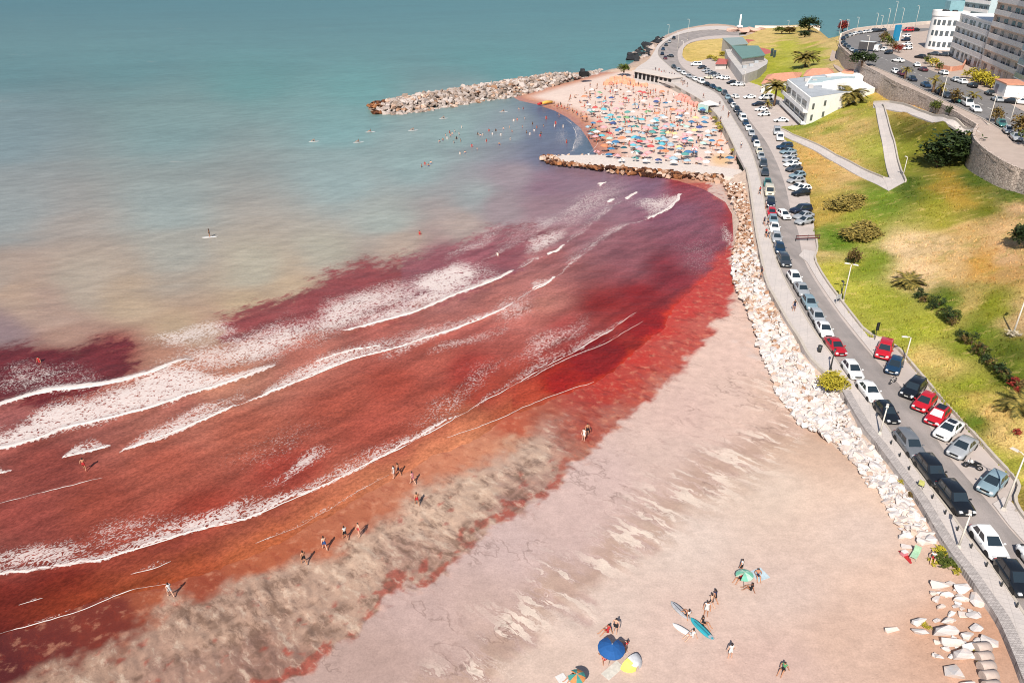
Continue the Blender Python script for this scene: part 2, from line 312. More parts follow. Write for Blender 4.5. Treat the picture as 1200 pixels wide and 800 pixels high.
# lacy foam patches: (centre px, radii px, tilt, density)
PATCH = [((525,330),(60,20),-0.32,0.86),((640,283),(42,13),-0.5,0.66),((545,400),(60,11),-0.35,0.45),((420,362),(120,24),-0.33,0.70),((300,398),(140,24),-0.27,0.70),((130,472),(160,20),-0.28,0.86),((225,392),(60,12),-0.2,0.58),((45,440),(80,22),-0.1,0.46),
 ((560,285),(60,12),-0.5,0.46),((690,240),(75,24),-0.5,0.44),((770,240),(28,11),-0.6,0.60),((350,548),(60,12),-0.45,0.60),((260,603),(70,12),-0.33,0.62),((30,650),(110,20),-0.1,0.62),((160,625),(90,26),-0.2,0.40),((640,400),(70,22),-0.5,0.44),((600,360),(50,22),-0.4,0.46),((240,478),(70,11),-0.42,0.56),((480,398),(70,11),-0.3,0.56),((820,300),(50,40),0.2,0.26),((855,280),(9,26),0,0.5),((400,560),(70,9),-0.45,0.5),((660,160),(14,16),0,0.35),((520,470),(90,20),-0.5,0.36),((330,520),(120,30),-0.4,0.26),((620,270),(70,20),-0.5,0.36),((560,440),(60,20),-0.5,0.34)]
RED1 = [(-80,425),(0,408),(35,402),(70,404),(100,400),(138,403),(158,411),(150,428),(110,452),(0,478),(-80,500)]
RED2 = [(255,388),(272,372),(300,358),(335,347),(372,335),(400,318),(432,307),(452,311),(470,305),(500,296),(540,285),(575,268),(620,262),(640,280),(600,320),(520,350),(430,372),(330,392),(270,404)]
def foam_fields(x, y):
    solid = np.zeros(x.shape); lace = np.zeros(x.shape); relief = np.zeros(x.shape)
    wx = x + fbm(x * .35, y * .35, 5, 3) * 0.5; wy = y + fbm(x * .35, y * .35, 9, 3) * 0.5
    for pts, wd, ln, den in CRESTS:
        P = poly(pts); lo = P.min(0) - ln - 4; hi = P.max(0) + ln + 4
        m = (x > lo[0]) & (x < hi[0]) & (y > lo[1]) & (y < hi[1])
        if not m.any(): continue
        X, Y = wx[m], wy[m]; d, s, t = segdist(X, Y, P); sd = d * s        # + = seaward
        end = np.minimum(sstep(0, .08, t + 0.02), sstep(0, .08, 1.02 - t)); endm = (t > 0.0005) & (t < 0.9995)
        ww = wd * (0.25 + 0.75 * end) * (0.75 + 0.7 * vn(X * .45, Y * .45, 31)); fr = max(0.10, wd * 0.25)
        sol = np.where(sd < 0, sstep(-fr, 0, sd), 1 - sstep(ww * .75, ww * 1.35, sd)) * endm
        lc = np.where(sd > -fr, den * (1 - sstep(.10, 1.0, np.maximum(sd, 0) / (ln * (.12 + .88 * np.minimum(sstep(0, .35, t), sstep(0, .35, 1 - t))) * (0.5 + 0.9 * vn(X * .13, Y * .13, 77)))) * .97) * (.75 + .5 * vn(X * .3, Y * .3, 78)), 0) * end * endm
        solid[m] = np.maximum(solid[m], sol * (0.35 + 0.65 * end) * (wd > .16)); lace[m] = np.maximum(lace[m], lc)
        relief[m] = np.maximum(relief[m], 0.55 * wd * np.exp(-((sd - wd * .3) / (wd * .9 + .25)) ** 2) * end * endm)
    for pts, h in SWELLS:
        P = poly(pts); d, s, t = segdist(wx, wy, P); sd = d * s
        relief = np.maximum(relief, h * np.exp(-(sd / 1.5) ** 2) * sstep(0, .2, t) * sstep(0, .2, 1 - t))
    return solid, lace, relief
_uq = lambda x, y: plan(x, y)
rows = list(np.exp(np.arange(math.log(12.0), math.log(150), 0.0052))) + list(np.exp(np.arange(math.log(150.5), math.log(1500), 0.0085))) + list(np.exp(np.linspace(math.log(1520), math.log(45000), 40)))
X, Y = fan(rows, 620, -1.5, 1.5)
D = coastd(X, Y)
u, v = plan(X, Y)
su = u + fbm(X * .03, Y * .07, 3, 5) * 22 * np.clip((v + 60) / 500, .15, 1); sv = v + fbm(X * .018 + Y * .01, Y * .075 - X * .03, 8, 5) * 20 * np.clip((v + 60) / 500, .1, 1)
seac = idw(su, np.maximum(sv, 0), SEACOL, 3.4); fu = np.clip(u / 1200, 0, 1)[..., None]; cf0 = lin((92, 136, 148)) * (1 - fu) + lin((92, 144, 150)) * fu; cf1 = lin((116, 150, 156)) * (1 - fu) + lin((106, 154, 158)) * fu; kf = sstep(-15, 60, v)[..., None]; seac = (cf0 * (1 - kf) + cf1 * kf) * (1 - sstep(30, 120, v)[..., None]) + seac * sstep(30, 120, v)[..., None]
wet_pts = [(600,500,(196,96,66)),(560,530,(212,142,108)),(540,534,(212,136,102)),(600,520,(208,152,120)),(480,560,(202,128,96)),(400,610,(192,114,82)),(320,650,(188,104,70)),(230,690,(164,82,56)),(130,730,(126,54,40)),(60,770,(116,48,38)),(0,780,(96,38,34)),(-100,820,(90,38,34)),(640,500,(176,96,72)),(680,500,(176,80,62)),(700,470,(180,60,46)),(740,440,(190,72,56)),(784,404,(194,86,70)),(820,380,(200,96,80)),(840,340,(194,70,56)),(860,300,(184,70,58)),(862,250,(186,66,58)),(845,228,(190,96,84)),(720,490,(184,112,94)),(770,450,(190,108,90)),(660,530,(176,124,104)),(200,716,(176,96,64)),(745,422,(204,56,40)),(775,392,(206,58,40)),(800,362,(206,58,42)),(832,335,(204,60,44)),(857,300,(200,60,46)),(866,270,(196,60,48)),(715,447,(196,58,42))]
ns_ = (D > -7) & (v > 230); ks = (sstep(np.where(u[ns_] > 600, -1.8, -6.0), .5, D[ns_] + fbm(X[ns_] * .5, Y[ns_] * .5, 351, 3) * 1.2) * .8)[..., None]; seac[ns_] = seac[ns_] * (1 - ks) + idw(u[ns_], v[ns_], wet_pts, 3.2) * ks
seac = np.maximum(seac - np.array((.037, .040, .052)) * sstep(260, 60, v)[..., None] - np.array((.0, .008, .008)) * sstep(70, 10, v)[..., None] - np.array((.0, .001, .004)) * sstep(200, 330, v)[..., None], .01)
solid, lace, relief = foam_fields(X, Y)
pu = u + fbm(X * .11, Y * .11, 341, 5) * 40 * np.clip((v - 150) / 300, .2, 1); pv = v + fbm(X * .11, Y * .11, 345, 5) * 16 * np.clip((v - 150) / 300, .2, 1)
for (c, r, a, den) in PATCH:
    q = ((pu - c[0]) * math.cos(a) + (pv - c[1]) * math.sin(a)) / r[0]; p = (-(pu - c[0]) * math.sin(a) + (pv - c[1]) * math.cos(a)) / r[1]
    lace = np.maximum(lace, den * (1 - sstep(0.1, 1.3, np.sqrt(q * q + p * p))))
fr_ = np.clip((v - 200) / 250, .25, 1)
wu = u + fbm(X * .14, Y * .14, 41, 6) * 34 * fr_; wv = v + fbm(X * .14, Y * .14, 45, 6) * 24 * fr_
red = np.maximum(sstep(-20, 20, sdpoly(wu, wv, np.array(RED1, float))), sstep(-22, 20, sdpoly(wu, wv, np.array(RED2, float))))
redc = np.where((u < 220)[..., None], lin((108, 42, 46)), np.where((u > 470)[..., None], lin((148, 84, 90)), lin((144, 70, 70))))
# open-water streaks: slightly paler and darker bands of silt along the set of the swell
st = fbm(X * .012 + Y * .004, Y * .05 - X * .018, 60, 5); band = sstep(60, 140, D * -1 + 100)
seac = seac * (1 + 0.10 * st * (v < 420) + 0.08 * fbm(X * .03, Y * .11, 66, 4) * (v < 420) + .10 * fbm(X * .08, Y * .08, 66, 4) * (v >= 420))[..., None]
far = np.exp(-np.maximum(-D, 0) / 14.0)
Z = relief * sstep(0.5, 6, -D) + 0.05 * fbm(X * .12 + Y * .05, Y * .35, 70, 3) * sstep(0, 12, -D)
Z = Z - 0.0 * Y
keep = any4(D < 2.5)
wz = (np.clip((seac[..., 0] / (seac[..., 1] + .01) - 1.3) / 1.2, 0, 1) * sstep(250, 400, v))[..., None]; seac = seac * (1 + wz * (np.array((1.06, 1.03, .95)) - 1))
me, used = gridmesh('sea', X, Y, Z, keep)
cattr(me, 'tint', seac.reshape(-1, 3)[used]); cattr(me, 'algae', redc.reshape(-1, 3)[used])
fattr(me, 'solid', solid.ravel()[used]); fattr(me, 'lace', lace.ravel()[used]); fattr(me, 'bloom', red.ravel()[used]); rdn = np.clip((seac[..., 0] / (seac[..., 1] + .01) - 1.3) / 1.2, 0, 1); fattr(me, 'redness', np.maximum(rdn, red).ravel()[used])
t = NT('sea_water'); P = t.coord('Object'); pr = t.mapping(P, (1, 1, 1), (0, 0, math.radians(-46)))
tint = t.attr('tint', 'Color'); bl = t.attr('bloom')
wv_ = t.new('ShaderNodeVectorMath', operation='MULTIPLY_ADD'); t.put(wv_.inputs[0], t.noise(P, .6, 2, .6, 0, 1)); wv_.inputs[1].default_value = (1.6, 1.6, 0); t.put(wv_.inputs[2], pr); pw = wv_.outputs[0]
n_b = t.noise(t.mapping(pw, (.45, .75, 1)), 1.0, 5, .72)
blf = t.ramp(t.math('ADD', bl, t.math('MULTIPLY', t.math('SUBTRACT', n_b, .5), 1.9)), .25, .80)
col = t.mix(t.math('MULTIPLY', blf, 0.95), tint, t.attr('algae', 'Color'))
# clumps of weed and silt: coarse swirls and fine grain
g1 = t.noise(t.mapping(pr, (2.4, 3.4, 1)), 1.0, 3, .7); g2 = t.noise(t.mapping(pw, (.10, .42, 1)), 1.0, 5, .66)
gs = t.ramp(t.attr('redness'), .0, 1, .35, 1.0)
f1 = t.math('MULTIPLY_ADD', t.math('SUBTRACT', t.ramp(g1, .28, .72, .74, 1.26), 1.0), gs, 1.0); f2 = t.math('MULTIPLY_ADD', t.math('SUBTRACT', t.ramp(g2, .3, .7, .74, 1.28), 1.0), gs, 1.0)
rp1 = t.noise(t.mapping(P, (.13, .62, 1), (0, 0, -.12)), 1.0, 4, .6); rp2 = t.noise(t.mapping(P, (.45, 1.9, 1), (0, 0, -.2)), 1.0, 3, .65)  # light and dark of the ripples, painted into the water colour
col = t.scale(col, t.math('MULTIPLY', t.math('MULTIPLY', f1, f2), t.math('MULTIPLY', t.ramp(rp1, .3, .7, .93, 1.07), t.ramp(rp2, .3, .7, .94, 1.06))))
# foam: fine mottling and vein lace
n1 = t.noise(t.mapping(pr, (1.7, 2.9, 1)), 1.7, 4, .66); n2 = t.noise(t.mapping(pw, (1.25, 2.0, 1)), 1.0, 2, .6); n3 = t.noise(t.mapping(pw, (.45, .75, 1), (0, 0, .5)), 1.0, 2, .55)
vein = t.math('SUBTRACT', 1.0, t.math('MULTIPLY', t.math('ABSOLUTE', t.math('SUBTRACT', n2, .5)), 6.0), 0, True); vein = t.math('MAXIMUM', vein, t.math('SUBTRACT', 1.0, t.math('MULTIPLY', t.math('ABSOLUTE', t.math('SUBTRACT', n3, .5)), 11.0), 0, True))
lc = t.attr('lace'); so = t.attr('solid')
T = t.math('MULTIPLY_ADD', t.ramp(n1, .26, .74), .46, t.math('MULTIPLY', vein, .58))
thr = t.math('MAXIMUM', t.math('MULTIPLY_ADD', lc, -0.72, 1.0), .44)
lf = t.math('MULTIPLY', t.ramp(t.math('SUBTRACT', T, thr), -.07, .10), t.ramp(lc, 0.05, .35))
lf = t.math('MULTIPLY', lf, t.ramp(lc, .2, .85, .42, .88))
sf = t.ramp(t.math('ADD', so, t.math('MULTIPLY', t.math('SUBTRACT', n1, .5), .7)), .35, .62)
ff = t.math('MAXIMUM', lf, sf)
wc = t.noise(t.mapping(P, (.02, .11, 1), (0, 0, -.1)), 1.0, 3, .6); wcn = t.noise(t.mapping(P, (.25, .7, 1)), 1.0, 2, .6)
sep = t.new('ShaderNodeSeparateXYZ'); t.put(sep.inputs[0], P); faru = t.math('MULTIPLY', t.ramp(sep.outputs[1], 150, 260), t.ramp(sep.outputs[1], 900, 600))
wcf = t.math('MULTIPLY', t.math('MULTIPLY', t.ramp(wc, .68, .74), t.ramp(wcn, .5, .62)), t.math('MULTIPLY', faru, .55))
ff = t.math('MAXIMUM', ff, wcf)
fcol = t.mix(t.ramp(n1, .35, .7), lin((244, 224, 216)), lin((255, 248, 242)))
col = t.mix(ff, col, fcol)
h = t.noise(t.mapping(P, (.16, .55, 1)), 1.0, 6, .66)
nb = t.bump(h, .55, .16)
mat_sea = t.done(col, t.ramp(ff, 0, 1, .32, .8), nb, IOR=1.33, Specular_IOR_Level=.14)
me.materials.append(mat_sea)
sea = link('sea', me); tag(sea, 'sea stained red by weed near the shore, teal farther out', None, None, 'structure')
# thin bright fronts of the breaking crests: low rounded rolls of foam lying on the water
mat_foam = simple('foam_white', tuple(lin((250, 240, 234))), .8, .08, 3.0)
def resample(P, step):
    P = np.asarray(P, float); L = np.r_[0, np.cumsum(np.sqrt(((P[1:] - P[:-1]) ** 2).sum(1)))]; n = max(3, int(L[-1] / step)); s_ = np.linspace(0, L[-1], n)
    return np.stack([np.interp(s_, L, P[:, k]) for k in range(P.shape[1])], -1), s_
def smooth_line(P, it=3):
    P = np.asarray(P, float)
    for _ in range(it):
        Q = [P[0]]
        for a_, b_ in zip(P[:-1], P[1:]): Q += [a_ * .75 + b_ * .25, a_ * .25 + b_ * .75]
        P = np.array(Q + [P[-1]])
    return P
for ci, (pts, wd, ln, den) in enumerate(CRESTS):
    P2 = poly(pts); far_ = P2[:, 1].mean(); Q, s_ = resample(smooth_line(P2), .12 if far_ < 90 else .35)
    T = np.gradient(Q, axis=0); T /= np.hypot(*T.T)[:, None] + 1e-9; N = np.stack([-T[:, 1], T[:, 0]], -1)
    fr2 = s_ / s_[-1]; end = np.minimum(np.clip(fr2 / .12, 0, 1), np.clip((1 - fr2) / .12, 0, 1))
    wr = np.clip(wd, .07, .34) * (0.45 + 0.55 * vn(s_ * .4, s_ * 0 + ci, 200) + .25 * vn(s_ * 3.0, s_ * 0 + ci, 207)) * (.2 + .8 * end)
    brk = sstep(.24, .40, vn(s_ * .35, s_ * 0 + ci * 3.3, 201)) if wd < .2 else 1.0
    wr = wr * brk + .012
    jit = fbm(s_ * .5, s_ * 0 + ci * 7, 202, 3) * .22 + fbm(s_ * .1, s_ * 0 + ci * 7, 203, 2) * .3
    c0 = Q + N * jit[:, None]; zz0 = .02 + .52 * wd * end; V = []; F = []
    for i in range(len(Q)):
        for k, hh in ((-.35, 0), (0, 1), (.65, 0)):
            p = c0[i] + N[i] * wr[i] * k; V.append((p[0], p[1], zz0[i] * (.75 if hh == 0 else 1) + (hh * .25 * wr[i]) + .012))
    for i in range(len(Q) - 1): F += [(3 * i, 3 * i + 3, 3 * i + 4, 3 * i + 1)[::-1], (3 * i + 1, 3 * i + 4, 3 * i + 5, 3 * i + 2)[::-1]]
    MB().add(V, F, 0, True).build('foam_crest', mat_foam, sea)
# ================================================================== LAND
rows = list(np.exp(np.arange(math.log(12.0), math.log(150), 0.0046))) + list(np.exp(np.arange(math.log(150.5), math.log(620), 0.0062)))
X, Y = fan(rows, 640, -1.3, 1.55)
Z, ZO, D = heights(X, Y)
u, v = plan(X, Y)
W2 = np.array([(-400,980),(-100,860),(0,812),(55,791),(91,778),(132,761),(165,737),(206,712),(250,692),(300,672),(335,662),(387,651),(433,620),(457,609),(496,574),(538,560),(580,543),(625,511),(655,490),(690,470)], float)
W3 = np.array([(-100,1300),(200,900),(340,800),(398,760),(440,721),(464,693),(485,690),(524,665),(559,627),(608,602),(632,588),(655,572),(665,549),(691,533),(704,516),(723,494),(762,471),(769,455),(792,442),(808,422),(824,406),(832,390),(850,370),(862,340),(868,300),(868,240),(850,215)], float)
W4 = np.array([(350,1100),(520,840),(600,760),(650,720),(690,690),(740,650),(790,610),(850,565),(900,540),(935,505),(952,485),(900,430),(890,400)], float)
nr = np.clip(60 / np.maximum(Y, 20), .25, 1.4)
wu = u + (fbm(X * .3, Y * .3, 91, 5) * 15 + fbm(X * 1.1, Y * 1.1, 92, 3) * 9) * nr; wv = v + (fbm(X * .3, Y * .3, 95, 5) * 12 + fbm(X * 1.1, Y * 1.1, 96, 3) * 8) * nr
def side(L, uu, vv):
    d, s, t_ = segdist(uu, vv, L); return d * -s                        # + = landward (below / right of the line)
# image rows grow downward, so the sign of the cross product flips
w2 = -side(W2, wu, wv); w3 = -side(W3, wu, wv); w4 = -side(W4, u + fbm(X * .3, Y * .3, 99, 4) * 26 * nr, v + fbm(X * .3, Y * .3, 98, 4) * 18 * nr)
C = lambda *c: lin(c)
def lerp(a, b, f): return a + (b - a) * f[..., None]
orange = idw(wu, wv, wet_pts, 3.2)
gr_pts = [(100,790,(186,152,130)),(250,740,(192,158,136)),(200,800,(176,140,122)),(350,700,(198,164,142)),(420,650,(214,182,158)),(500,600,(216,184,160)),(560,580,(214,182,158)),(620,540,(210,178,156)),(640,570,(178,140,124)),(480,660,(182,146,128)),(600,590,(178,138,122)),(300,780,(164,126,110)),(680,520,(176,108,92))]
grey = idw(wu, wv, gr_pts, 3.0)
ridg = fbm(X * 1.7 + Y * .9, Y * .55 - X * .5, 120, 5); grain = fbm(X * 2.6, Y * 2.6, 121, 4); mot = fbm(X * .5, Y * .5, 122, 5)
grey = grey * (1 + 0.05 * ridg + 0.06 * grain + .08 * mot)[..., None]; grey = grey * 1.0
redspot = sstep(.15, .5, fbm(X * 1.0, Y * 1.0, 130, 5) + (1 - np.clip(np.abs(w3 + 7) / 22, 0, 1)) * .75 - .22); grey = lerp(grey, C(178, 74, 58), redspot * .72)
dp_pts = [(900,400,(228,198,184)),(850,420,(226,196,184)),(800,480,(220,190,180)),(900,470,(226,196,180)),(700,560,(212,186,180)),(600,640,(204,180,176)),(500,720,(198,172,166)),(430,780,(186,160,152)),(650,620,(208,182,176)),(780,540,(216,190,180)),(560,720,(200,174,166)),(860,470,(222,194,182))]
damp = idw(u, v, [(a_, b_, (c_[0] + 6, c_[1] + 3, c_[2])) for a_, b_, c_ in dp_pts], 3.0) * (1 + .05 * mot + .05 * grain)[..., None]
dry_pts = [(620,790,(230,196,174)),(700,720,(232,200,180)),(800,640,(234,204,184)),(900,580,(234,202,178)),(960,540,(232,190,160)),(930,470,(228,192,168)),(880,420,(230,200,184)),(800,740,(230,194,174)),(900,700,(230,196,176)),(1000,640,(232,198,176)),(1000,760,(226,184,158)),(1100,760,(220,170,138)),(1150,760,(214,160,126)),(1040,700,(230,190,164)),(900,790,(226,186,166)),(1050,600,(234,196,168)),(980,520,(228,182,150)),(900,340,(224,190,170))]
dry = idw(u, v, [(a_, b_, (c_[0] - 5, c_[1] + 3, c_[2] + 9)) for a_, b_, c_ in dry_pts], 3.0) * (1 + .04 * mot + .03 * grain)[..., None]
# rill channels that drain the damp sand
rill = np.zeros(X.shape)
for pts, wd in (([(470,700),(475,715),(490,735),(495,760),(505,780)],.16),([(485,697),(500,700),(512,702)],.13),([(723,500),(735,515),(762,520),(775,540),(780,560),(795,575)],.15),([(762,472),(790,476),(810,470),(825,478),(838,480)],.15),([(820,410),(840,425),(868,432),(890,447),(905,452)],.16),([(560,690),(555,705),(562,720),(548,740)],.12),([(610,660),(640,680),(655,690)],.12),([(560,745),(590,750)],.13),([(400,740),(420,735),(440,738)],.12),([(640,730),(620,745),(612,770)],.12),([(690,560),(720,575),(735,600)],.11)):
    d_, s_, t_ = segdist(X + fbm(X * .8, Y * .8, 140, 3) * .7, Y + fbm(X * .8, Y * .8, 141, 3) * .7, poly(pts, .8)); rill = np.maximum(rill, 1 - sstep(wd * .4, wd * 1.5, d_))
rill = rill * 0
# beach cusps: pale tongues of dry sand with brown shadows painted along their flanks
ca = math.radians(-42); su_ = (X * math.cos(ca) + Y * math.sin(ca)); sv_ = (-X * math.sin(ca) + Y * math.cos(ca))
tong = fbm(su_ * .2, sv_ * .8, 150, 3) + .3 * fbm(X * 1.6, Y * 1.6, 151, 3); bandw = np.exp(-((w4 + 8) / 34) ** 2)
c_all = orange
c_all = lerp(c_all, grey, sstep(-14, 12, w2) * sstep(690, 640, wu))
m3 = sstep(-4, 4, w3); c_all = lerp(c_all, damp, m3)
m4 = sstep(-14, 12, w4 + tong * 40); c_all = lerp(c_all, dry, m4)
flank = sstep(.04, .16, tong) * bandw * m3 * sstep(960, 900, u) * sstep(430, 490, v)
pale = sstep(.13, .19, -tong) * bandw * m3 * sstep(930, 880, u) * sstep(430, 520, v)
# the crowded cove beach, its wet foot and the headland shore
farb = (v < 215) & (ZO == 0)
cove = lerp(lerp(np.broadcast_to(C(196, 134, 112), c_all.shape), np.broadcast_to(C(214, 158, 132), c_all.shape), sstep(1, 5, D)), np.broadcast_to(C(242, 218, 204), c_all.shape), sstep(4, 11, D))
cove = lerp(cove, np.broadcast_to(C(238, 196, 140), cove.shape), sstep(14, 4, np.hypot((u - 845) / 1.4, (v - 190) * 1.3)) * .8)
cove = lerp(cove, np.broadcast_to(C(244, 232, 222), cove.shape), sstep(202, 197, u * 0 + v) * sstep(188, 193, v - (u - 640) * .035) * .0)
cove = cove * (1 + .05 * mot)[..., None]
c_all = np.where(farb[..., None], cove, c_all)
cr_ = (v < 85) & (ZO == 0); c_all = np.where(cr_[..., None], C(214, 186, 164) * (1 + .2 * grain)[..., None], c_all)
# lawn colours
LAWN = [(950,142,(140,148,56)),(985,128,(188,172,84)),(1000,150,(206,176,108)),(970,165,(214,180,108)),(990,200,(226,186,120)),(955,190,(216,172,98)),(1030,172,(186,174,92)),(1010,120,(176,166,80)),(1040,108,(212,176,88)),(1070,125,(218,168,96)),(1085,136,(214,172,104)),(1068,160,(88,82,18)),(1085,165,(88,84,20)),(1055,165,(104,100,30)),(1090,150,(84,84,22)),(1055,190,(146,140,56)),(1060,222,(86,102,36)),(1088,235,(158,146,56)),(1120,222,(186,148,56)),(1150,200,(86,102,36)),(1190,218,(88,104,40)),(1150,240,(128,122,42)),(1105,255,(176,156,74)),(1130,268,(218,178,112)),(1192,245,(222,182,132)),(1180,290,(226,182,132)),(1100,290,(240,204,150)),(1060,292,(240,206,156)),(1035,236,(126,142,52)),(1010,262,(164,160,68)),(962,250,(190,162,76)),(975,282,(112,134,46)),(958,302,(216,190,120)),(1020,312,(140,148,54)),(985,325,(200,180,88)),(1000,340,(196,180,88)),(1030,352,(176,168,72)),(1080,320,(238,202,152)),(1120,310,(228,188,128)),(1160,310,(218,166,82)),(1190,320,(202,160,98)),(1130,352,(190,166,94)),(1102,345,(118,130,44)),(1160,358,(148,142,46)),(1192,370,(206,172,122)),(1150,380,(116,126,40)),(1180,402,(102,110,36)),(1190,432,(104,112,42)),(1132,400,(146,146,56)),(1080,378,(184,172,76)),(1060,390,(174,168,72)),(1085,415,(218,188,112)),(1110,432,(212,186,106)),(1060,422,(192,176,80)),(1100,462,(166,162,62)),(1140,450,(160,156,58)),(1130,470,(198,176,90)),(1120,492,(142,146,52)),(1155,502,(104,120,42)),(1150,470,(200,174,90)),(1172,490,(218,182,108)),(1190,512,(222,188,118)),(1185,545,(176,160,78)),(1196,592,(150,132,60)),(1280,400,(190,165,95)),(1280,600,(170,150,75)),
 (830,60,(228,198,122)),(815,70,(218,188,106)),(900,45,(222,192,122)),(930,60,(194,180,84)),(905,75,(186,174,68)),(915,85,(168,164,62)),(940,75,(204,184,122)),(975,55,(212,186,122)),(960,44,(216,182,120)),(955,62,(176,170,70)),(985,72,(202,176,130)),(925,130,(170,165,80))]
LAWN = [(a_, b_, ((c_[0] * .95, c_[1] * 1.02, c_[2] * .8) if c_[1] > c_[0] * .885 else (c_[0] + 4, c_[1] + 3, c_[2] + 4))) for a_, b_, c_ in LAWN]
zz = np.maximum(Z, 0.0)
zc = Y * CT - (zz - CAMH) * ST; uu = 600 + FPX * X / zc; vv = 400 - FPX * (Y * ST + (zz - CAMH) * CT) / zc
hm = ZO == 2
lu = uu[hm] + fbm(X[hm] * .12, Y[hm] * .12, 160, 4) * 22; lv_ = vv[hm] + fbm(X[hm] * .12, Y[hm] * .12, 165, 4) * 16
lawn = idw(lu, lv_, LAWN, 3.6) * (1.03 + .16 * fbm(X[hm] * .35, Y[hm] * .35, 170, 4))[..., None]
Z[hm] = Z[hm] + .12 * fbm(X[hm] * .1, Y[hm] * .1, 180, 3)
wet = sstep(14, -6, w3) * (~farb) * (ZO == 0) * .9
wet = np.where(farb, sstep(6, 1, D), wet)
# small relief in the sand
rel = (.13 * ridg * sstep(-10, 20, w2) * sstep(20, -10, w3) + .035 * tong * bandw * 2 - .06 * rill + .018 * grain * m4) * (~farb) * sstep(1.5, 4, D)
Z = np.where(ZO == 0, Z + rel, Z)
# sand: two sheets (beach, hillside)
cc = c_all.copy(); cc[hm] = lawn
def cellzone(k):
    m = ZO == k; return m[:-1, :-1] & m[1:, :-1] & m[:-1, 1:] & m[1:, 1:]
landk = any4(D > -9)
kb = landk & any4(ZO == 0)
Zb = np.where(ZO == 0, Z, np.minimum(beach_z(X, Y, D), 2.8))
me, used = gridmesh('beach', X, Y, Zb, kb)
cattr(me, 'tint', cc.reshape(-1, 3)[used]); fattr(me, 'wet', wet.ravel()[used])
gm = sstep(-14, 12, w2) * sstep(700, 640, wu) * (1 - m3) * (~farb); cu = np.exp(-((w4 + 12) / 27) ** 2) * m3 * sstep(965, 915, u) * sstep(425, 485, v) * (~farb); dpm = m3 * (1 - m4) * (~farb) * sstep(2, 6, D); scr = sstep(640, 700, u) * (1 - m3) * (~farb)
fattr(me, 'cusp', cu.ravel()[used]); fattr(me, 'churn', gm.ravel()[used]); fattr(me, 'flat', dpm.ravel()[used]); fattr(me, 'weed', scr.ravel()[used])
t = NT('beach_sand'); P = t.coord('Object'); wt = t.attr('wet')
g1 = t.noise(P, 6.0, 3, .7); g2 = t.noise(P, .9, 4, .6); g3 = t.noise(t.mapping(P, (.5, 2.2, 1), (0, 0, -.6)), 1.0, 3, .6)
f = t.math('MULTIPLY', t.math('MULTIPLY', t.ramp(g1, .25, .75, .90, 1.10), t.ramp(g2, .25, .75, .93, 1.07)), t.ramp(g3, .25, .75, .97, 1.03))
q = t.mapping(P, (1, 1, 1), (0, 0, math.radians(-48))); qw = t.new('ShaderNodeVectorMath', operation='MULTIPLY_ADD'); t.put(qw.inputs[0], t.noise(P, .5, 2, .6, 0, 1)); qw.inputs[1].default_value = (1.2, 1.2, 0); t.put(qw.inputs[2], q); qw = qw.outputs[0]
base = t.attr('tint', 'Color'); ch = t.attr('churn'); cu = t.attr('cusp'); fl = t.attr('flat'); wd_ = t.attr('weed')
s1 = t.noise(t.mapping(qw, (1.1, .40, 1)), 1.0, 6, .70); s2 = t.noise(t.mapping(q, (3.2, 1.6, 1)), 1.0, 4, .7)
clu = t.ramp(t.noise(t.mapping(q, (.22, .5, 1)), 1.0, 3, .6), .36, .58); chd = t.math('MULTIPLY', ch, clu)
base = t.mix(t.math('MULTIPLY', t.ramp(s1, .54, .40), t.math('MULTIPLY', chd, .62)), base, lin((110, 82, 66)))
base = t.mix(t.math('MULTIPLY', t.ramp(s1, .53, .66), t.math('MULTIPLY', ch, .52)), base, lin((236, 212, 188)))
base = t.mix(t.math('MULTIPLY', t.ramp(s2, .50, .36), t.math('MULTIPLY', chd, .4)), base, lin((116, 86, 70)))
c1 = t.noise(t.mapping(qw, (.95, .24, 1), (0, 0, .10)), 1.0, 5, .60)
base = t.mix(t.math('MULTIPLY', t.ramp(c1, .51, .455), t.math('MULTIPLY', cu, .70)), base, lin((190, 158, 138)))  # brown shadow painted into the sand colour beside the pale tongues
base = t.mix(t.math('MULTIPLY', t.ramp(c1, .535, .56), t.math('MULTIPLY', cu, .85)), base, lin((246, 226, 208)))
base = t.mix(t.math('MULTIPLY', t.math('MULTIPLY', t.ramp(c1, .545, .53), t.ramp(c1, .50, .53)), t.math('MULTIPLY', cu, .55)), base, lin((160, 124, 104)))  # darker rim of that painted shadow
base = t.mix(t.math('MULTIPLY', t.ramp(s1, .44, .32), t.math('MULTIPLY', fl, .42)), base, lin((178, 148, 138)))
rl_ = t.noise(t.mapping(qw, (.30, .16, 1)), 1.0, 4, .58); rv = t.math('SUBTRACT', 1.0, t.math('MULTIPLY', t.math('ABSOLUTE', t.math('SUBTRACT', rl_, .5)), 55.0), 0, True)
base = t.mix(t.math('MULTIPLY', t.math('MULTIPLY', rv, t.ramp(t.noise(P, .09, 2), .50, .58)), t.math('MULTIPLY', fl, .42)), base, lin((112, 86, 76)))
base = t.mix(t.math('MULTIPLY', t.ramp(s2, .52, .70), t.math('MULTIPLY', wd_, .55)), base, lin((232, 120, 92))); base = t.mix(t.math('MULTIPLY', t.ramp(s1, .47, .32), t.math('MULTIPLY', wd_, .6)), base, lin((140, 40, 36)))
wf = t.math('MULTIPLY', wt, t.math('SUBTRACT', 1.0, ch)); base = t.mix(t.math('MULTIPLY', t.ramp(s1, .50, .36), t.math('MULTIPLY', wf, .42)), base, lin((150, 62, 42))); base = t.mix(t.math('MULTIPLY', t.ramp(g2, .52, .70), t.math('MULTIPLY', wf, .40)), base, lin((226, 164, 130)))
col = t.scale(base, f)
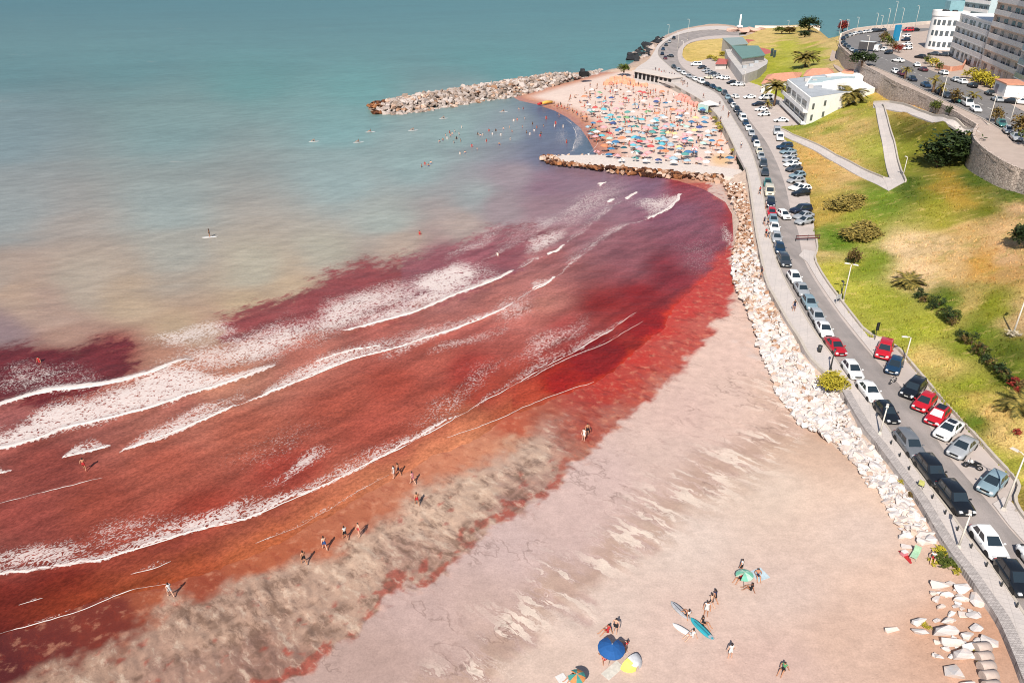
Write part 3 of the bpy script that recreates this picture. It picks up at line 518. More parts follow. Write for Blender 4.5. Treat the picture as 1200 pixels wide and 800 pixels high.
foot = t.voro(P, 2.3, 'F1'); fm = t.math('MULTIPLY', t.ramp(foot, .20, .10), t.ramp(t.noise(P, .13, 3), .48, .56))
hh = t.math('ADD', t.math('MULTIPLY', g2, .5), t.math('ADD', t.math('MULTIPLY', g1, .22), t.math('MULTIPLY', fm, -.22)))
mat_sand = t.done(col, t.ramp(wt, 0, 1, .92, .38), t.bump(t.math('ADD', hh, t.math('MULTIPLY', t.math('ADD', t.math('MULTIPLY', s1, 1.2), t.math('MULTIPLY', s2, .3)), t.math('ADD', ch, t.math('MULTIPLY', cu, .4)))), .42, .11), Specular_IOR_Level=.25)
me.materials.append(mat_sand); beach = link('beach', me); tag(beach, 'pale sand beach with damp mauve flats and red weed', None, None, 'structure')
kh = landk & any4(ZO == 2) & ~kb
ru = ZO == 3; Zh = np.where(ZO == 1, 2.55, Z); Zh[ru] = np.minimum(rbf(X[ru], Y[ru]), 13.0)
me, used = gridmesh('hillside', X, Y, Zh, kh)
lc_ = cc.copy(); 
# carry lawn colour to rim vertices
for _ in range(2):
    for ax, sh in ((0, 1), (0, -1), (1, 1), (1, -1)):
        r = np.roll(lc_, sh, ax); rm = np.roll(hm, sh, ax); fix = (~hm) & rm; lc_[fix] = r[fix]
    hm = hm | np.roll(hm, 1, 0) | np.roll(hm, -1, 0) | np.roll(hm, 1, 1) | np.roll(hm, -1, 1)
cattr(me, 'tint', lc_.reshape(-1, 3)[used])
t = NT('lawn_grass'); P = t.coord('Object')
a = t.noise(P, .22, 6, .72); b = t.noise(P, 5.0, 3, .7); c = t.noise(t.mapping(P, (.35, .6, .4)), 1.0, 6, .75)
base = t.attr('tint', 'Color')
mg = t.mix(t.ramp(a, .52, .60, 0, .35), base, lin((134, 142, 44))); mg = t.mix(t.ramp(c, .54, .66, 0, .40), mg, lin((236, 198, 130))); mg = t.mix(t.ramp(c, .46, .34, 0, .35), mg, lin((150, 128, 36)))
col = t.scale(mg, t.math('MULTIPLY', t.ramp(b, .28, .72, .66, 1.32), t.ramp(c, .25, .75, .88, 1.10)))
mat_lawn = t.done(col, .9, t.bump(t.math('ADD', b, t.math('MULTIPLY', c, 1.5)), .6, .12), Specular_IOR_Level=.15)
me.materials.append(mat_lawn); hillside = link('hillside', me); tag(hillside, 'grassy slope with sun-dried yellow patches', None, None, 'structure')
# ================================================================== PAVING, ROADS, WALLS
t = NT('promenade_concrete'); P = t.coord('Object'); n = t.noise(P, .35, 5, .65); n2 = t.noise(P, 7, 2, .6)
br = t.new('ShaderNodeTexBrick'); t.put(br.inputs['Vector'], t.mapping(P, (1, 1, 1), (0, 0, .35))); br.inputs['Scale'].default_value = .5; br.inputs['Mortar Size'].default_value = .012; br.offset = 0
br.inputs['Color1'].default_value = (1, 1, 1, 1); br.inputs['Color2'].default_value = (.95, .95, .95, 1); br.inputs['Mortar'].default_value = (.80, .80, .80, 1)
c_ = t.mix(t.ramp(n, .3, .7), lin((224, 214, 208)), lin((238, 226, 218))); c_ = t.mix(1.0, c_, br.outputs[0], 'MULTIPLY')
mat_prom = t.done(t.scale(c_, t.ramp(n2, .3, .7, .93, 1.05)), .85, t.bump(n2, .2, .02), Specular_IOR_Level=.25)
t = NT('road_asphalt'); P = t.coord('Object'); n = t.noise(P, .25, 5, .65); n2 = t.noise(P, 9, 2, .6); n3 = t.noise(t.mapping(P, (.5, .06, 1), (0, 0, .35)), 1, 4, .6)
c_ = t.mix(t.ramp(n, .3, .7), lin((164, 156, 152)), lin((184, 173, 168))); c_ = t.scale(c_, t.math('MULTIPLY', t.ramp(n2, .3, .7, .92, 1.06), t.ramp(n3, .3, .7, .88, 1.10)))
mat_road = t.done(c_, .85, t.bump(n2, .25, .01), Specular_IOR_Level=.25)
mat_road2 = simple('upper_asphalt', rgb(138, 134, 132), .85, .08, .4)
mat_park = simple('parking_paving', rgb(214, 200, 192), .88, .07, .5)
mat_kerb = simple('kerb_stone', rgb(216, 204, 190), .85, .08, 1.5)
mat_plaza = simple('plaza_paving', rgb(206, 186, 172), .88, .06, .5)
ROAD_L = [(1430,1080),(1290,860),(1240,780),(1200,718),(1167,667),(1136,633),(1112,597),(1076,553),(1050,514),(1024,478),(1006,452),(988,433),(972,412),(952,385),(935,355),(921,330),(912,310),(906,290),(901,265),(897,240),(893,220),(887,195),(879,172),(871,158),(861,142),(851,125),(844,113),(834,106),(820,100),(805,92),(790,83),(781,75),(771,66),(771,59),(775,53),(783,47),(795,41),(810,37.5),(830,35),(850,35),(866,37.5)]
ROAD_R = [(1490,975),(1330,790),(1260,700),(1200,638),(1180,616),(1160,590),(1126,552),(1100,520),(1078,478),(1054,450),(1020,416),(980,366),(954,328),(942,306),(938,289),(936,272),(929,255),(925,240),(920,215),(908,185),(896,163),(885,150),(871,131),(860,118),(848,107),(835,98),(820,92),(806,84),(797,76),(794,68),(794,60),(798,53.5),(807,48),(820,44),(840,41.5),(866,42)]
rl = poly(ROAD_L, 3.0); rr = poly(ROAD_R, 3.0)
def stuffless(o, kind='structure'): o['kind'] = kind; return o
RDP = np.vstack([smooth_line(rl, 2), smooth_line(rr, 2)[::-1]])
stuffless(MB().prism(RDP, 2.7, 3.0).build('road', mat_road))
# promenade between sea wall and road, raised kerb
pl = poly(PAVE_L, 3.0)
prom = np.vstack([smooth_line(pl, 1), smooth_line(rl, 2)[::-1]])
stuffless(MB().prism(prom, 2.4, 3.13).build('promenade', mat_prom))
gl = smooth_line(poly(PAVE_R[::-1], 3.0), 1)
pk = np.vstack([smooth_line(rr, 2), gl[::-1]])
i0 = 0
stuffless(MB().prism(np.vstack([smooth_line(rr, 2), poly([(872,41)],3.0), gl[::-1]]), 2.5, 3.02).build('parking_apron', mat_park))
def strip(P, w_in, z0, z1, mi=0, mb=None):
    """a band of width w_in on the left of the line P, from z0 to z1 (numbers or per-point)"""
    P = np.asarray(P, float)[:, :2]; n = len(P); T = np.gradient(P, axis=0); T /= np.hypot(*T.T)[:, None] + 1e-9; N = np.stack([-T[:, 1], T[:, 0]], -1)
    Q = P + N * w_in; z0 = np.broadcast_to(z0, n); z1 = np.broadcast_to(z1, n); V = []
    for i in range(n): V += [(*P[i], z0[i]), (*P[i], z1[i]), (*Q[i], z1[i]), (*Q[i], z0[i])]
    F = []
    for i in range(n - 1):
        a, b = 4 * i, 4 * i + 4; F += [(a, b, b + 1, a + 1), (a + 1, b + 1, b + 2, a + 2), (a + 2, b + 2, b + 3, a + 3)]
    F += [(0, 1, 2, 3), (4 * n - 1, 4 * n - 2, 4 * n - 3, 4 * n - 4)]
    if w_in > 0: F = [f[::-1] for f in F]
    return (mb or MB()).add(V, F, mi)
# kerbs
kl, _ = resample(smooth_line(rl, 2), 2.0); stuffless(strip(kl, .22, 2.8, 3.17).build('seafront_kerb', mat_kerb))
k2, _ = resample(smooth_line(poly(ROAD_R[3:16], 3.0), 2), 1.5)
gk, _ = resample(smooth_line(poly(PAVE_R[25:], 3.0), 1), 1.0)
stuffless(strip(gk, .30, 2.6, 3.42).build('lawn_kerb', mat_kerb))
# pavement beside the lower lawn (light, one step up) north of the parking bays
sw = poly([(936,300),(946,308),(958,329),(984,367),(1024,417),(1050,402),(1044,400),(1018,396),(990,360),(966,328),(953,304),(957,296),(942,293)], 3.0)
stuffless(MB().prism(sw, 2.7, 3.14).build('pavement', mat_prom))
sw = poly([(1163,591),(1182,616),(1202,638),(1262,700),(1330,784),(1359,800),(1262,690),(1202,612),(1186,590),(1176,583)], 3.0)
stuffless(MB().prism(sw, 2.7, 3.14).build('pavement', mat_prom))
# low sea wall with capping
t = NT('sea_wall_stone'); P = t.coord('Object'); br = t.new('ShaderNodeTexBrick'); t.put(br.inputs['Vector'], P); br.inputs['Scale'].default_value = 1.6; br.inputs['Mortar Size'].default_value = .03
br.inputs['Color1'].default_value = (*lin((216, 206, 200)), 1); br.inputs['Color2'].default_value = (*lin((196, 187, 182)), 1); br.inputs['Mortar'].default_value = (*lin((160, 150, 146)), 1)
n = t.noise(P, 2.5, 4, .6); mat_swall = t.done(t.scale(br.outputs[0], t.ramp(n, .3, .7, .85, 1.1)), .9, t.bump(n, .3, .03))
sl_, _ = resample(smooth_line(poly(PAVE_L[:18], 3.0), 2), .8)
wl = strip(sl_[::-1], .95, .2, 3.40).build('sea_wall', mat_swall)
tag(wl, 'low grey masonry sea wall edging the promenade above the near sand', 'sea wall')
sl2, _ = resample(smooth_line(poly(PAVE_L[17:30], 3.0), 2), 1.0)
wl = strip(sl2[::-1], .4, .2, 3.28).build('sea_wall', mat_kerb)
tag(wl, 'thin concrete edge wall of the promenade above the rock slope', 'sea wall')
sl3, _ = resample(smooth_line(poly(PAVE_L[30:36], 3.0), 2), 1.0)
wl = strip(sl3[::-1], .35, .2, 3.25).build('sea_wall', mat_kerb)
tag(wl, 'low pale wall curving between the crowded cove beach and promenade', 'sea wall')
# ---- upper plateau: road, plaza, pavement
pp = smooth_line(PLAT, 0)
stuffless(MB().prism(pp, 14.75, 15.0).build('upper_terrace', mat_plaza))
UR = [(1330,245),(1260,205),(1200,167),(1172,151),(1152,139),(1130,129),(1102,116),(1084,107),(1064,96.5),(1042,85.5),(1015,75),(1001,65),(990,57),(986,51.5),(989,46.5),(1001,41.5),(1022,38),(1048,35.6),(1090,32.5),(1092,36),(1050,40),(1030,47),(1034,57),(1046,63),(1059,69),(1076,77),(1110,90),(1150,105),(1172,115),(1200,131),(1260,160),(1330,200)]
stuffless(MB().prism(smooth_line(poly(UR, 15.0), 2), 14.6, 15.01).build('upper_road', mat_road2))
cm = MB(); cl = smooth_line(poly([(1300,205),(1200,148),(1150,122),(1110,104),(1076,87),(1050,76),(1030,66)], 15.0), 2); cl, _ = resample(cl, 3.0)
for i in range(0, len(cl) - 1, 2):
    a, b = cl[i], cl[i + 1]; d = (b - a) / np.hypot(*(b - a)); nn = np.array((-d[1], d[0])) * .10
    cm.add([(*(a - nn), 15.016), (*(b - nn), 15.016), (*(b + nn), 15.016), (*(a + nn), 15.016)], [(0, 1, 2, 3)])
stuffless(cm.build('lane_marking', simple('road_paint', rgb(230, 226, 216), .7)))
uk, _ = resample(smooth_line(poly(UR[:16], 15.0), 2), 2.0); stuffless(strip(uk, .25, 14.8, 15.16).build('upper_kerb', mat_kerb))
# stone retaining walls
t = NT('rubble_stone'); P = t.coord('Object'); vv_ = t.voro(t.mapping(P, (1, 1, 1.4)), 1.5, 'DISTANCE_TO_EDGE'); vc = t.voro(t.mapping(P, (1, 1, 1.4)), 1.5, 'F1', 'Color'); sp = t.new('ShaderNodeSeparateColor'); t.put(sp.inputs[0], vc)
c_ = t.mix(sp.outputs[0], lin((250, 228, 212)), lin((206, 186, 172))); c_ = t.mix(t.ramp(vv_, .06, .02), c_, lin((150, 132, 120)))
mat_rubble = t.done(c_, .9, t.bump(t.ramp(vv_, 0, .15), .6, .08))
def terrain_wall(pts, z, top, w_in, label):
    P, _ = resample(smooth_line(poly(pts, z), 1), 1.2); h, _, _ = heights(*(P - 0.0).T)
    o = strip(P, w_in, 5.5, top).build('retaining_wall', mat_rubble); return tag(o, label, 'wall')
terrain_wall(PLAT_L[8:18], 15.0, 15.85, -.5, 'long rubble stone retaining wall holding up the avenue above the lawn')
terrain_wall(PLAT_L[0:9], 15.0, 15.6, -.6, 'curved stone wall of the terrace beside the dark tree')
# ---- footpaths on the slope
PATHS = []
def drape(A, B, name, mat, dz=.10, nk=5, step=1.5):
    A3 = np.array([hit(*p) for p in A])[:, :2]; B3 = np.array([hit(*p) for p in B])[:, :2]; n = max(6, int(np.hypot(*(A3[-1] - A3[0])) / step))
    A3 = resample(smooth_line(A3, 1), 1)[0]; B3 = resample(smooth_line(B3, 1), 1)[0]
    ra = np.stack([np.interp(np.linspace(0, 1, n), np.linspace(0, 1, len(A3)), A3[:, k]) for k in (0, 1)], -1); rb = np.stack([np.interp(np.linspace(0, 1, n), np.linspace(0, 1, len(B3)), B3[:, k]) for k in (0, 1)], -1)
    PATHS.append(np.vstack([ra, rb[::-1]]))
    G = np.stack([ra + (rb - ra) * k / (nk - 1) for k in range(nk)], 1); h, _, _ = heights(G[..., 0], G[..., 1]); h = np.maximum(h, h.mean(1, keepdims=True)) + dz
    V = [(*G[i, k], h[i, k]) for i in range(n) for k in range(nk)]; F = [(i * nk + k, (i + 1) * nk + k, (i + 1) * nk + k + 1, i * nk + k + 1) for i in range(n - 1) for k in range(nk - 1)]
    a = np.array(V[F[0][0]]); b = np.array(V[F[0][1]]); c = np.array(V[F[0][2]])
    if np.cross(b - a, c - a)[2] < 0: F = [f[::-1] for f in F]
    for side in (0, nk - 1):                      # skirts so the slab has thickness
        k0 = len(V); V += [(*G[i, side], h[i, side] - .5) for i in range(n)]
        F += [(i * nk + side, (i + 1) * nk + side, k0 + i + 1, k0 + i) for i in range(n - 1)]
    o = MB().add(V, F).build(name, mat); o['kind'] = 'structure'
    return np.c_[ra, h[:, 0]], np.c_[rb, h[:, -1]]
e1 = drape([(908,149),(925,155.5),(975,179),(1007,196),(1036,210)], [(902,153),(920,160.5),(970,186),(1017,212),(1041,224)], 'footpath', mat_prom)
e2 = drape([(1023,124),(1030,155),(1037,188),(1042,211)], [(1033,124),(1042,155),(1052,190),(1060,214)], 'footpath', mat_prom)
drape([(1034,209),(1044,211)], [(1041,224.5),(1060,214)], 'footpath', mat_prom, .13)
e3 = drape([(1023,122),(1048,121.5),(1083,133),(1120,143),(1141,149)], [(1023,127),(1036,128),(1072,136),(1110,147.5),(1150,157)], 'footpath', mat_prom, .12)
def kerbline(E, lab, hgt=.45, w=.3):
    P = E[:, :2]; o = strip(P, w, E[:, 2] - .5, E[:, 2] + hgt).build('path_kerb', mat_kerb); o['kind'] = 'structure'
kerbline(e2[1], '', .5); kerbline(e3[0], '', .55); kerbline(e1[0], '', .3, -.25)
# headland: stone apron and low paths
stuffless(MB().prism(poly([(985,64),(1000,77),(985,86),(978,80),(972,70),(975,60)], 9.5), 8.0, 9.9).build('courtyard', mat_plaza))
# ================================================================== ROCKS
def rockmesh(seed, mats, flat=.7):
    r = random.Random(seed); bm = bmesh.new()
    for _ in range(13):
        v_ = Vector((r.gauss(0, 1), r.gauss(0, 1), r.gauss(0, 1))).normalized(); k = (abs(v_.x) ** 5 + abs(v_.y) ** 5 + abs(v_.z) ** 5) ** (-1 / 5)
        v_ = v_ * k * r.uniform(.86, 1.0); bm.verts.new((v_.x * .56, v_.y * .46, v_.z * .5 * flat))
    res = bmesh.ops.convex_hull(bm, input=bm.verts); bmesh.ops.delete(bm, geom=[e for e in res['geom_interior'] if isinstance(e, bmesh.types.BMVert)], context='VERTS')
    me = bpy.data.meshes.new('rock'); bm.to_mesh(me); bm.free(); me.materials.append(mats); return me
def rockmat(name, c1, c2, c3=None):
    t = NT(name); P = t.coord('Object'); oi = t.new('ShaderNodeObjectInfo').outputs['Random']; ri = t.new('ShaderNodeNewGeometry').outputs['Random Per Island']
    r = t.math('FRACT', t.math('ADD', oi, ri)); n = t.noise(P, 2.2, 4, .65); c_ = t.mix(r, lin(c1), lin(c2))
    if c3: c_ = t.mix(t.ramp(t.math('ADD', n, t.math('MULTIPLY', t.math('FRACT', t.math('MULTIPLY', r, 7.3)), .35)), .62, .80), c_, lin(c3))
    return t.done(t.scale(c_, t.ramp(n, .3, .7, .88, 1.08)), .9, t.bump(n, .5, .06), Specular_IOR_Level=.2)
m_pale = rockmat('pale_boulder', (255, 248, 244), (226, 216, 212), (236, 218, 206))
m_tan = rockmat('tan_boulder', (240, 212, 192), (214, 178, 154), (176, 134, 106))
m_brown = rockmat('stained_boulder', (186, 126, 84), (120, 74, 50), (70, 42, 32))
m_grey = rockmat('breakwater_boulder', (228, 214, 206), (190, 174, 164), (160, 140, 126))
m_dark = rockmat('dark_boulder', (64, 66, 70), (40, 42, 46))
m_core = simple('mound_core', rgb(150, 132, 118), .95, .25, 1.0, bump=.5)
RK = {m.name: [rockmesh(100 + i, m, .75) for i in range(9)] for m in (m_pale, m_tan, m_brown, m_grey, m_dark)}
def scatter(P, n, rmin, seed, tries=12):
    """random points in outline P at least rmin apart (rmin may be a function of position)"""
    r = np.random.default_rng(seed); P = np.asarray(P); lo, hi = P.min(0), P.max(0); out = []; cell = {}
    c = r.uniform(lo, hi, (n * tries, 2)); c = c[inside(c[:, 0], c[:, 1], P)]
    for p in c:
        rm = rmin(p) if callable(rmin) else rmin; k = (int(p[0] // 2.5), int(p[1] // 2.5)); ok = True
        for i in (-1, 0, 1):
            for j in (-1, 0, 1):
                for q in cell.get((k[0] + i, k[1] + j), ()):
                    if (q[0] - p[0]) ** 2 + (q[1] - p[1]) ** 2 < rm * rm: ok = False; break
        if ok: cell.setdefault(k, []).append(p); out.append(p)
        if len(out) >= n: break
    return np.array(out)
def pile(root, pts, zf, size, matf, seed, limit=295):
    r = random.Random(seed); items = []; zs = zf(np.asarray(pts))
    for p, z in zip(pts, zs):
        s = size(p) * r.uniform(.75, 1.35); items.append((s / math.hypot(p[0], p[1]), p, s, z))
    items.sort(key=lambda q: -q[0]); rest = MB(); mats = [m_pale, m_tan, m_brown, m_grey, m_dark]
    base = Vector(root.location)
    for i, (_, p, s, z) in enumerate(items):
        m = matf(p); me = r.choice(RK[m.name]); rot = Matrix.Rotation(r.uniform(0, 6.28), 4, 'Z') @ Matrix.Rotation(r.gauss(0, .3), 4, 'X') @ Matrix.Rotation(r.gauss(0, .3), 4, 'Y')
        sc = (s * r.uniform(.85, 1.35), s * r.uniform(.8, 1.2), s * r.uniform(.7, 1.1))
        if i < limit:
            o = link('rock', me, root, Vector((p[0], p[1], z)) - base, 0, sc); o.rotation_euler = rot.to_euler()
        else:
            M = Matrix.Translation((p[0], p[1], z)) @ rot @ Matrix.Diagonal((*sc, 1))
            rest.add([M @ v_.co for v_ in me.vertices], [tuple(f.vertices) for f in me.polygons], mats.index(m))
    if rest.v: o = rest.build('rock_fill', mats, root, -base); o['kind'] = 'stuff'
def hz(x, y): return float(heights(np.array([x]), np.array([y]))[0][0])
# revetment under the promenade
REV_L = [(848,211),(858,235),(867,258),(864,275),(860,295),(858,312),(861,330),(868,345),(878,365),(885,385),(890,405),(897,425),(906,440),(915,465),(940,497),(962,512),(980,526),(990,542),(1003,558),(1010,578),(1027,586),(1036,608),(1047,626),(1056,640)]
REV_R = [(1094,638),(1074,600),(1056,574),(1030,534),(1012,516),(998,494),(982,462),(963,446),(944,424),(936,412),(930,398),(918,379),(903,351),(893,332),(887,300),(881,270),(876,232),(871,212)]
REV = np.vstack([poly(REV_L, 1.0), poly(REV_R, 2.4)])
wall_line = poly(PAVE_L[11:30], 3.0)
def rev_za(P):
    d, _, _ = segdist(P[:, 0], P[:, 1], wall_line); b = heights(P[:, 0], P[:, 1])[0]; b = np.where(b > 2.85, 2.0, b); return b + np.maximum(0, 2.5 - b) * np.exp(-d / 3.0) + .03
def rev_z(p): return float(rev_za(np.array([p]))[0])
root = empty('rock_revetment', at(985, 500, 0.5), 0, 'long slope of pale angular boulders piled below the promenade wall', 'rock slope')
pts = scatter(REV, 5200, lambda p: random.choice((.24, .32, .45)) if p[1] < 110 else .46, 5, 25)
def rev_mat(p):
    u_, v_ = plan(p[0], p[1]); k = random.random()
    if v_ < 300: return m_tan if k < .62 else (m_brown if k < .82 else m_pale)
    if v_ < 400: return m_tan if k < .30 else m_pale
    return m_pale if k < .97 else m_tan
pile(root, pts, rev_za, lambda p: random.choice((.38, .46, .55, .7, 1.0)) if p[1] < 110 else random.choice((.5, .65, .85)), rev_mat, 6)
# earth bed of the slope
G = resample(smooth_line(poly(PAVE_L[13:30], 3.0), 1), 1.5)[0]; T = np.gradient(G, axis=0); T /= np.hypot(*T.T)[:, None]; N = np.stack([-T[:, 1], T[:, 0]], -1)
V = []; nk = 6
for i in range(len(G)):
    for k in range(nk):
        q = G[i] + N[i] * (k * .72); V.append((q[0], q[1], 0))
Va = np.array(V); zb_ = np.minimum(heights(Va[:, 0], Va[:, 1])[0], 2.8); Va[:, 2] = np.where(np.arange(len(Va)) % nk < nk - 1, np.maximum(rev_za(Va[:, :2]) - .25, zb_ - .05), zb_ - .3); V = [tuple(q) for q in Va]
F = [(i * nk + k, i * nk + k + 1, (i + 1) * nk + k + 1, (i + 1) * nk + k) for i in range(len(G) - 1) for k in range(nk - 1)]
o = MB().add(V, F, 0, True).build('rubble_bed', simple('rubble_bed', rgb(226, 200, 180), .95, .15, 1.2, bump=.6), root, -Vector(root.location)); o.data.flip_normals()
# breakwaters
def mound(line, half, top, z, name, root, mat):
    L, _ = resample(smooth_line(poly(line, z), 2), 3.0); T = np.gradient(L, axis=0); T /= np.hypot(*T.T)[:, None]; N = np.stack([-T[:, 1], T[:, 0]], -1); prof = [(-1, -.6), (-.75, .35), (-.4, .9), (0, 1), (.4, .9), (.75, .35), (1, -.6)]; V = []
    for i in range(len(L)):
        k = min(1, .35 + i * .22)
        for a, b in prof: q = L[i] + N[i] * a * half * k; V.append((q[0], q[1], b * top * k))
    n = len(prof); F = [(i * n + k, (i + 1) * n + k, (i + 1) * n + k + 1, i * n + k + 1) for i in range(len(L) - 1) for k in range(n - 1)] + [tuple(range(n))]
    o = MB().add(V, F, 0, True).build('mound_core', mat, root, -Vector(root.location)); return L
def bw_z(L, half, top):
    def f(P):
        d, _, t_ = segdist(P[:, 0], P[:, 1], L); k = np.minimum(1.0, .45 + t_ * 6); return np.maximum(-.15, top * k * (1 - (d / half) ** 1.7))
    return f
root = empty('breakwater', at(560, 110, 0), 0, 'long curved breakwater of pale grey boulders reaching out into the sea', 'breakwater')
L = mound([(433,127),(470,124),(520,115),(570,107),(620,98),(660,92)], 8, 2.2, 0.6, 'x', root, m_core)
OUT = np.vstack([poly([(432,128),(440,134),(470,134),(500,131),(550,122),(590,116),(612,112),(640,104),(700,87)], 0), poly([(705,80),(680,84),(640,91),(590,97),(540,103),(500,109),(460,116),(438,122)], .8)])
pts = scatter(OUT, 1500, 1.25, 15, 60)
pile(root, pts, bw_z(L, 9.5, 2.7), lambda p: random.choice((1.4, 1.8, 2.3)), lambda p: m_brown if (plan(*p)[0] < 452 and random.random() < .75) else (m_grey if random.random() < .86 else m_tan), 16)
root = empty('breakwater', at(740, 195, 0), 0, 'short breakwater with pale gravel top and rust-stained boulders along its foot', 'breakwater')
top = poly([(648,184),(660,182),(700,181.5),(760,187),(820,193),(868,199),(876,206),(874,211),(845,205.5),(800,201.5),(740,196),(690,192),(658,188)], 1.1)
o = MB().prism(top, -.5, 1.1).build('gravel_top', simple('gravel_top', rgb(238, 224, 214), .95, .08, 1.6, bump=.5), root, -Vector(root.location))
SH = [(632,184),(640,191),(660,196),(700,201),(740,205.5),(780,208.5),(815,211),(845,215)]
OUT = np.vstack([poly(SH, 0.2), poly([(848,205.5),(800,201.5),(740,196),(690,192),(662,188.5),(652,186),(648,183),(640,181)], 1.0)])
pts = scatter(OUT, 600, .95, 25, 60)
ln_ = poly([(645,183),(658,190),(690,195),(740,198),(800,203),(850,207)], 1.1)
def sh_z(P): d, _, _ = segdist(P[:, 0], P[:, 1], ln_); return np.maximum(.1, 1.15 * np.exp(-d / 3.0))
pile(root, pts, sh_z, lambda p: 1.35, lambda p: (m_brown if random.random() < .68 else m_tan) if plan(*p)[0] < 800 else (m_tan if random.random() < .7 else m_brown), 26)
pts = scatter(np.vstack([poly([(640,183),(700,180),(760,185.5),(820,192)], .8), poly([(820,193.5),(760,187.5),(700,182.5),(655,185)], 1.2)]), 60, 1.3, 27, 60)
pile(root, pts, lambda P: np.full(len(P), .8), lambda p: .9, lambda p: m_pale if random.random() < .7 else m_tan, 28, 60)
# dark rocks off the headland
root = empty('rock_outcrop', at(755, 60, 0), 0, 'dark wet rocks and concrete slabs in the surf below the headland road', 'rocks')
pts = scatter(poly([(735,70),(745,60),(760,53),(772,46),(778,46),(768,56),(760,66),(748,73)], 0), 60, 3.4, 35, 60)
pile(root, pts, lambda P: np.full(len(P), .2), lambda p: random.choice((2.0, 3.0, 4.0)), lambda p: m_dark if random.random() < .7 else m_grey, 36)
# separate boulders on the near sand
BOULD = [(1101,685,16,8),(1114,682,8,8),(1127,687,14,12),(1098,701,10,7),(1110,697,12,8),(1127,703,14,7),(1143,698,12,22),(1104,711,9,7),(1114,719,9,5),(1109,727,12,6),(1128,718,7,10),(1140,719,12,12),(1110,741,22,14),(1143,734,11,11),(1133,744,12,8),(1116,753,18,9),(1137,757,14,9),(1159,750,13,14),(1131,768,18,17),(1118,784,16,18),(1135,802,14,8),(1078,729,16,6),(1078,740,14,7),(1045,738,12,5),(1060,628,13,8),(1073,618,12,7),(1082,634,14,9),(1062,640,10,6),(924,441,7,5),(903,439,5,4),(1146,718,4,4)]
rb_ = random.Random(77)
BOULD += [(rb_.uniform(1094, 1148), rb_.uniform(688, 770), rb_.uniform(4, 8), rb_.uniform(3, 6)) for _ in range(34)]
for (px, py, wp, hp_) in BOULD:
    p = hit(px, py + hp_ * .3); s = wp / 13.0; me = rb_.choice(RK[m_pale.name]); o = link('boulder', me, None, p + Vector((0, 0, .18 * s)), rb_.uniform(-.5, .5), (s * 1.15, max(.45, hp_ / 11.5), s * .75))
    sz = 'large' if s > 1.15 else ('middling' if s > .65 else 'small'); tag(o, {'large': 'large pale slab-sided boulder on the sand by the concrete drums', 'middling': 'middling pale boulder lying loose on the sand under the wall', 'small': 'small pale stone lying loose among the boulders'}[sz], 'boulder', sz + ' loose boulders on the near sand')
for k, (px, py) in enumerate([(1150,761),(1152,772),(1155,783),(1158,794),(1161,806)]):
    p = hit(px, py); mb = MB(); mb.tube([(-.55, 0, .25), (.55, 0, .25)], .42, 10); o = mb.build('concrete_block', simple('old_concrete', rgb(216, 196, 184), .9, .1, 2.0, bump=.3), None, p, math.radians(8))
    tag(o, 'rounded concrete drum half sunk in a row beside the boulders', 'concrete block', 'row of sunken concrete drums')

# tufts of longer grass over the slope: one mass nobody could count
rg = np.random.default_rng(91); nT = 26000; ty = np.exp(rg.uniform(math.log(52), math.log(240), nT)); tx = rg.uniform(.28, .95, nT) * (0.61 * ty + 17)
tz, tzo, td = heights(tx, ty); keepT = (tzo == 2) & (fbm(tx * .12, ty * .12, 401, 4) > -.12); tx, ty, tz = tx[keepT], ty[keepT], tz[keepT] + .10 * fbm(tx[keepT] * .1, ty[keepT] * .1, 180, 3); nT = len(tx)
okT = np.ones(nT, bool)
for Q_ in PATHS: okT &= sdpoly(tx, ty, Q_) < -.25
tx, ty, tz = tx[okT], ty[okT], tz[okT]; nT = len(tx)
V = np.zeros((nT, 9, 3)); sT = rg.uniform(.08, .20, nT) * (1 + ty / 160)
for k in range(3):
    an = rg.uniform(0, 6.28, nT); ln_t = rg.uniform(.1, .6, nT) * sT; dx, dy = np.cos(an), np.sin(an); ox, oy = rg.normal(0, .12, nT), rg.normal(0, .12, nT)
    V[:, 3 * k] = np.stack([tx + ox - dy * sT * .3, ty + oy + dx * sT * .3, tz - .06], -1); V[:, 3 * k + 1] = np.stack([tx + ox + dy * sT * .3, ty + oy - dx * sT * .3, tz - .06], -1); V[:, 3 * k + 2] = np.stack([tx + ox + dx * ln_t, ty + oy + dy * ln_t, tz + sT], -1)
me = bpy.data.meshes.new('grass_tufts'); me.vertices.add(nT * 9); me.vertices.foreach_set('co', V.astype(np.float32).ravel()); me.loops.add(nT * 9); me.loops.foreach_set('vertex_index', np.arange(nT * 9, dtype=np.int32)); me.polygons.add(nT * 3); me.polygons.foreach_set('loop_start', np.arange(0, nT * 9, 3, dtype=np.int32)); me.polygons.foreach_set('loop_total', np.full(nT * 3, 3, np.int32)); me.update(calc_edges=True)
zc = ty * CT - (tz - CAMH) * ST; tu = 600 + FPX * tx / zc + fbm(tx * .12, ty * .12, 160, 4) * 22; tv = 400 - FPX * (ty * ST + (tz - CAMH) * CT) / zc + fbm(tx * .12, ty * .12, 165, 4) * 16
tc = idw(tu, tv, LAWN, 3.6) * (1.0 + rg.uniform(-.25, .22, nT))[:, None]; tc[:, 0] *= 1 + rg.uniform(-.12, .1, nT); cattr(me, 'tint', np.repeat(tc, 9, 0))
t = NT('grass_blade'); ri = t.new('ShaderNodeNewGeometry').outputs['Random Per Island']; c_ = t.attr('tint', 'Color'); me.materials.append(t.done(t.scale(c_, t.ramp(ri, 0, 1, .85, 1.12)), .85, None, Specular_IOR_Level=.1))
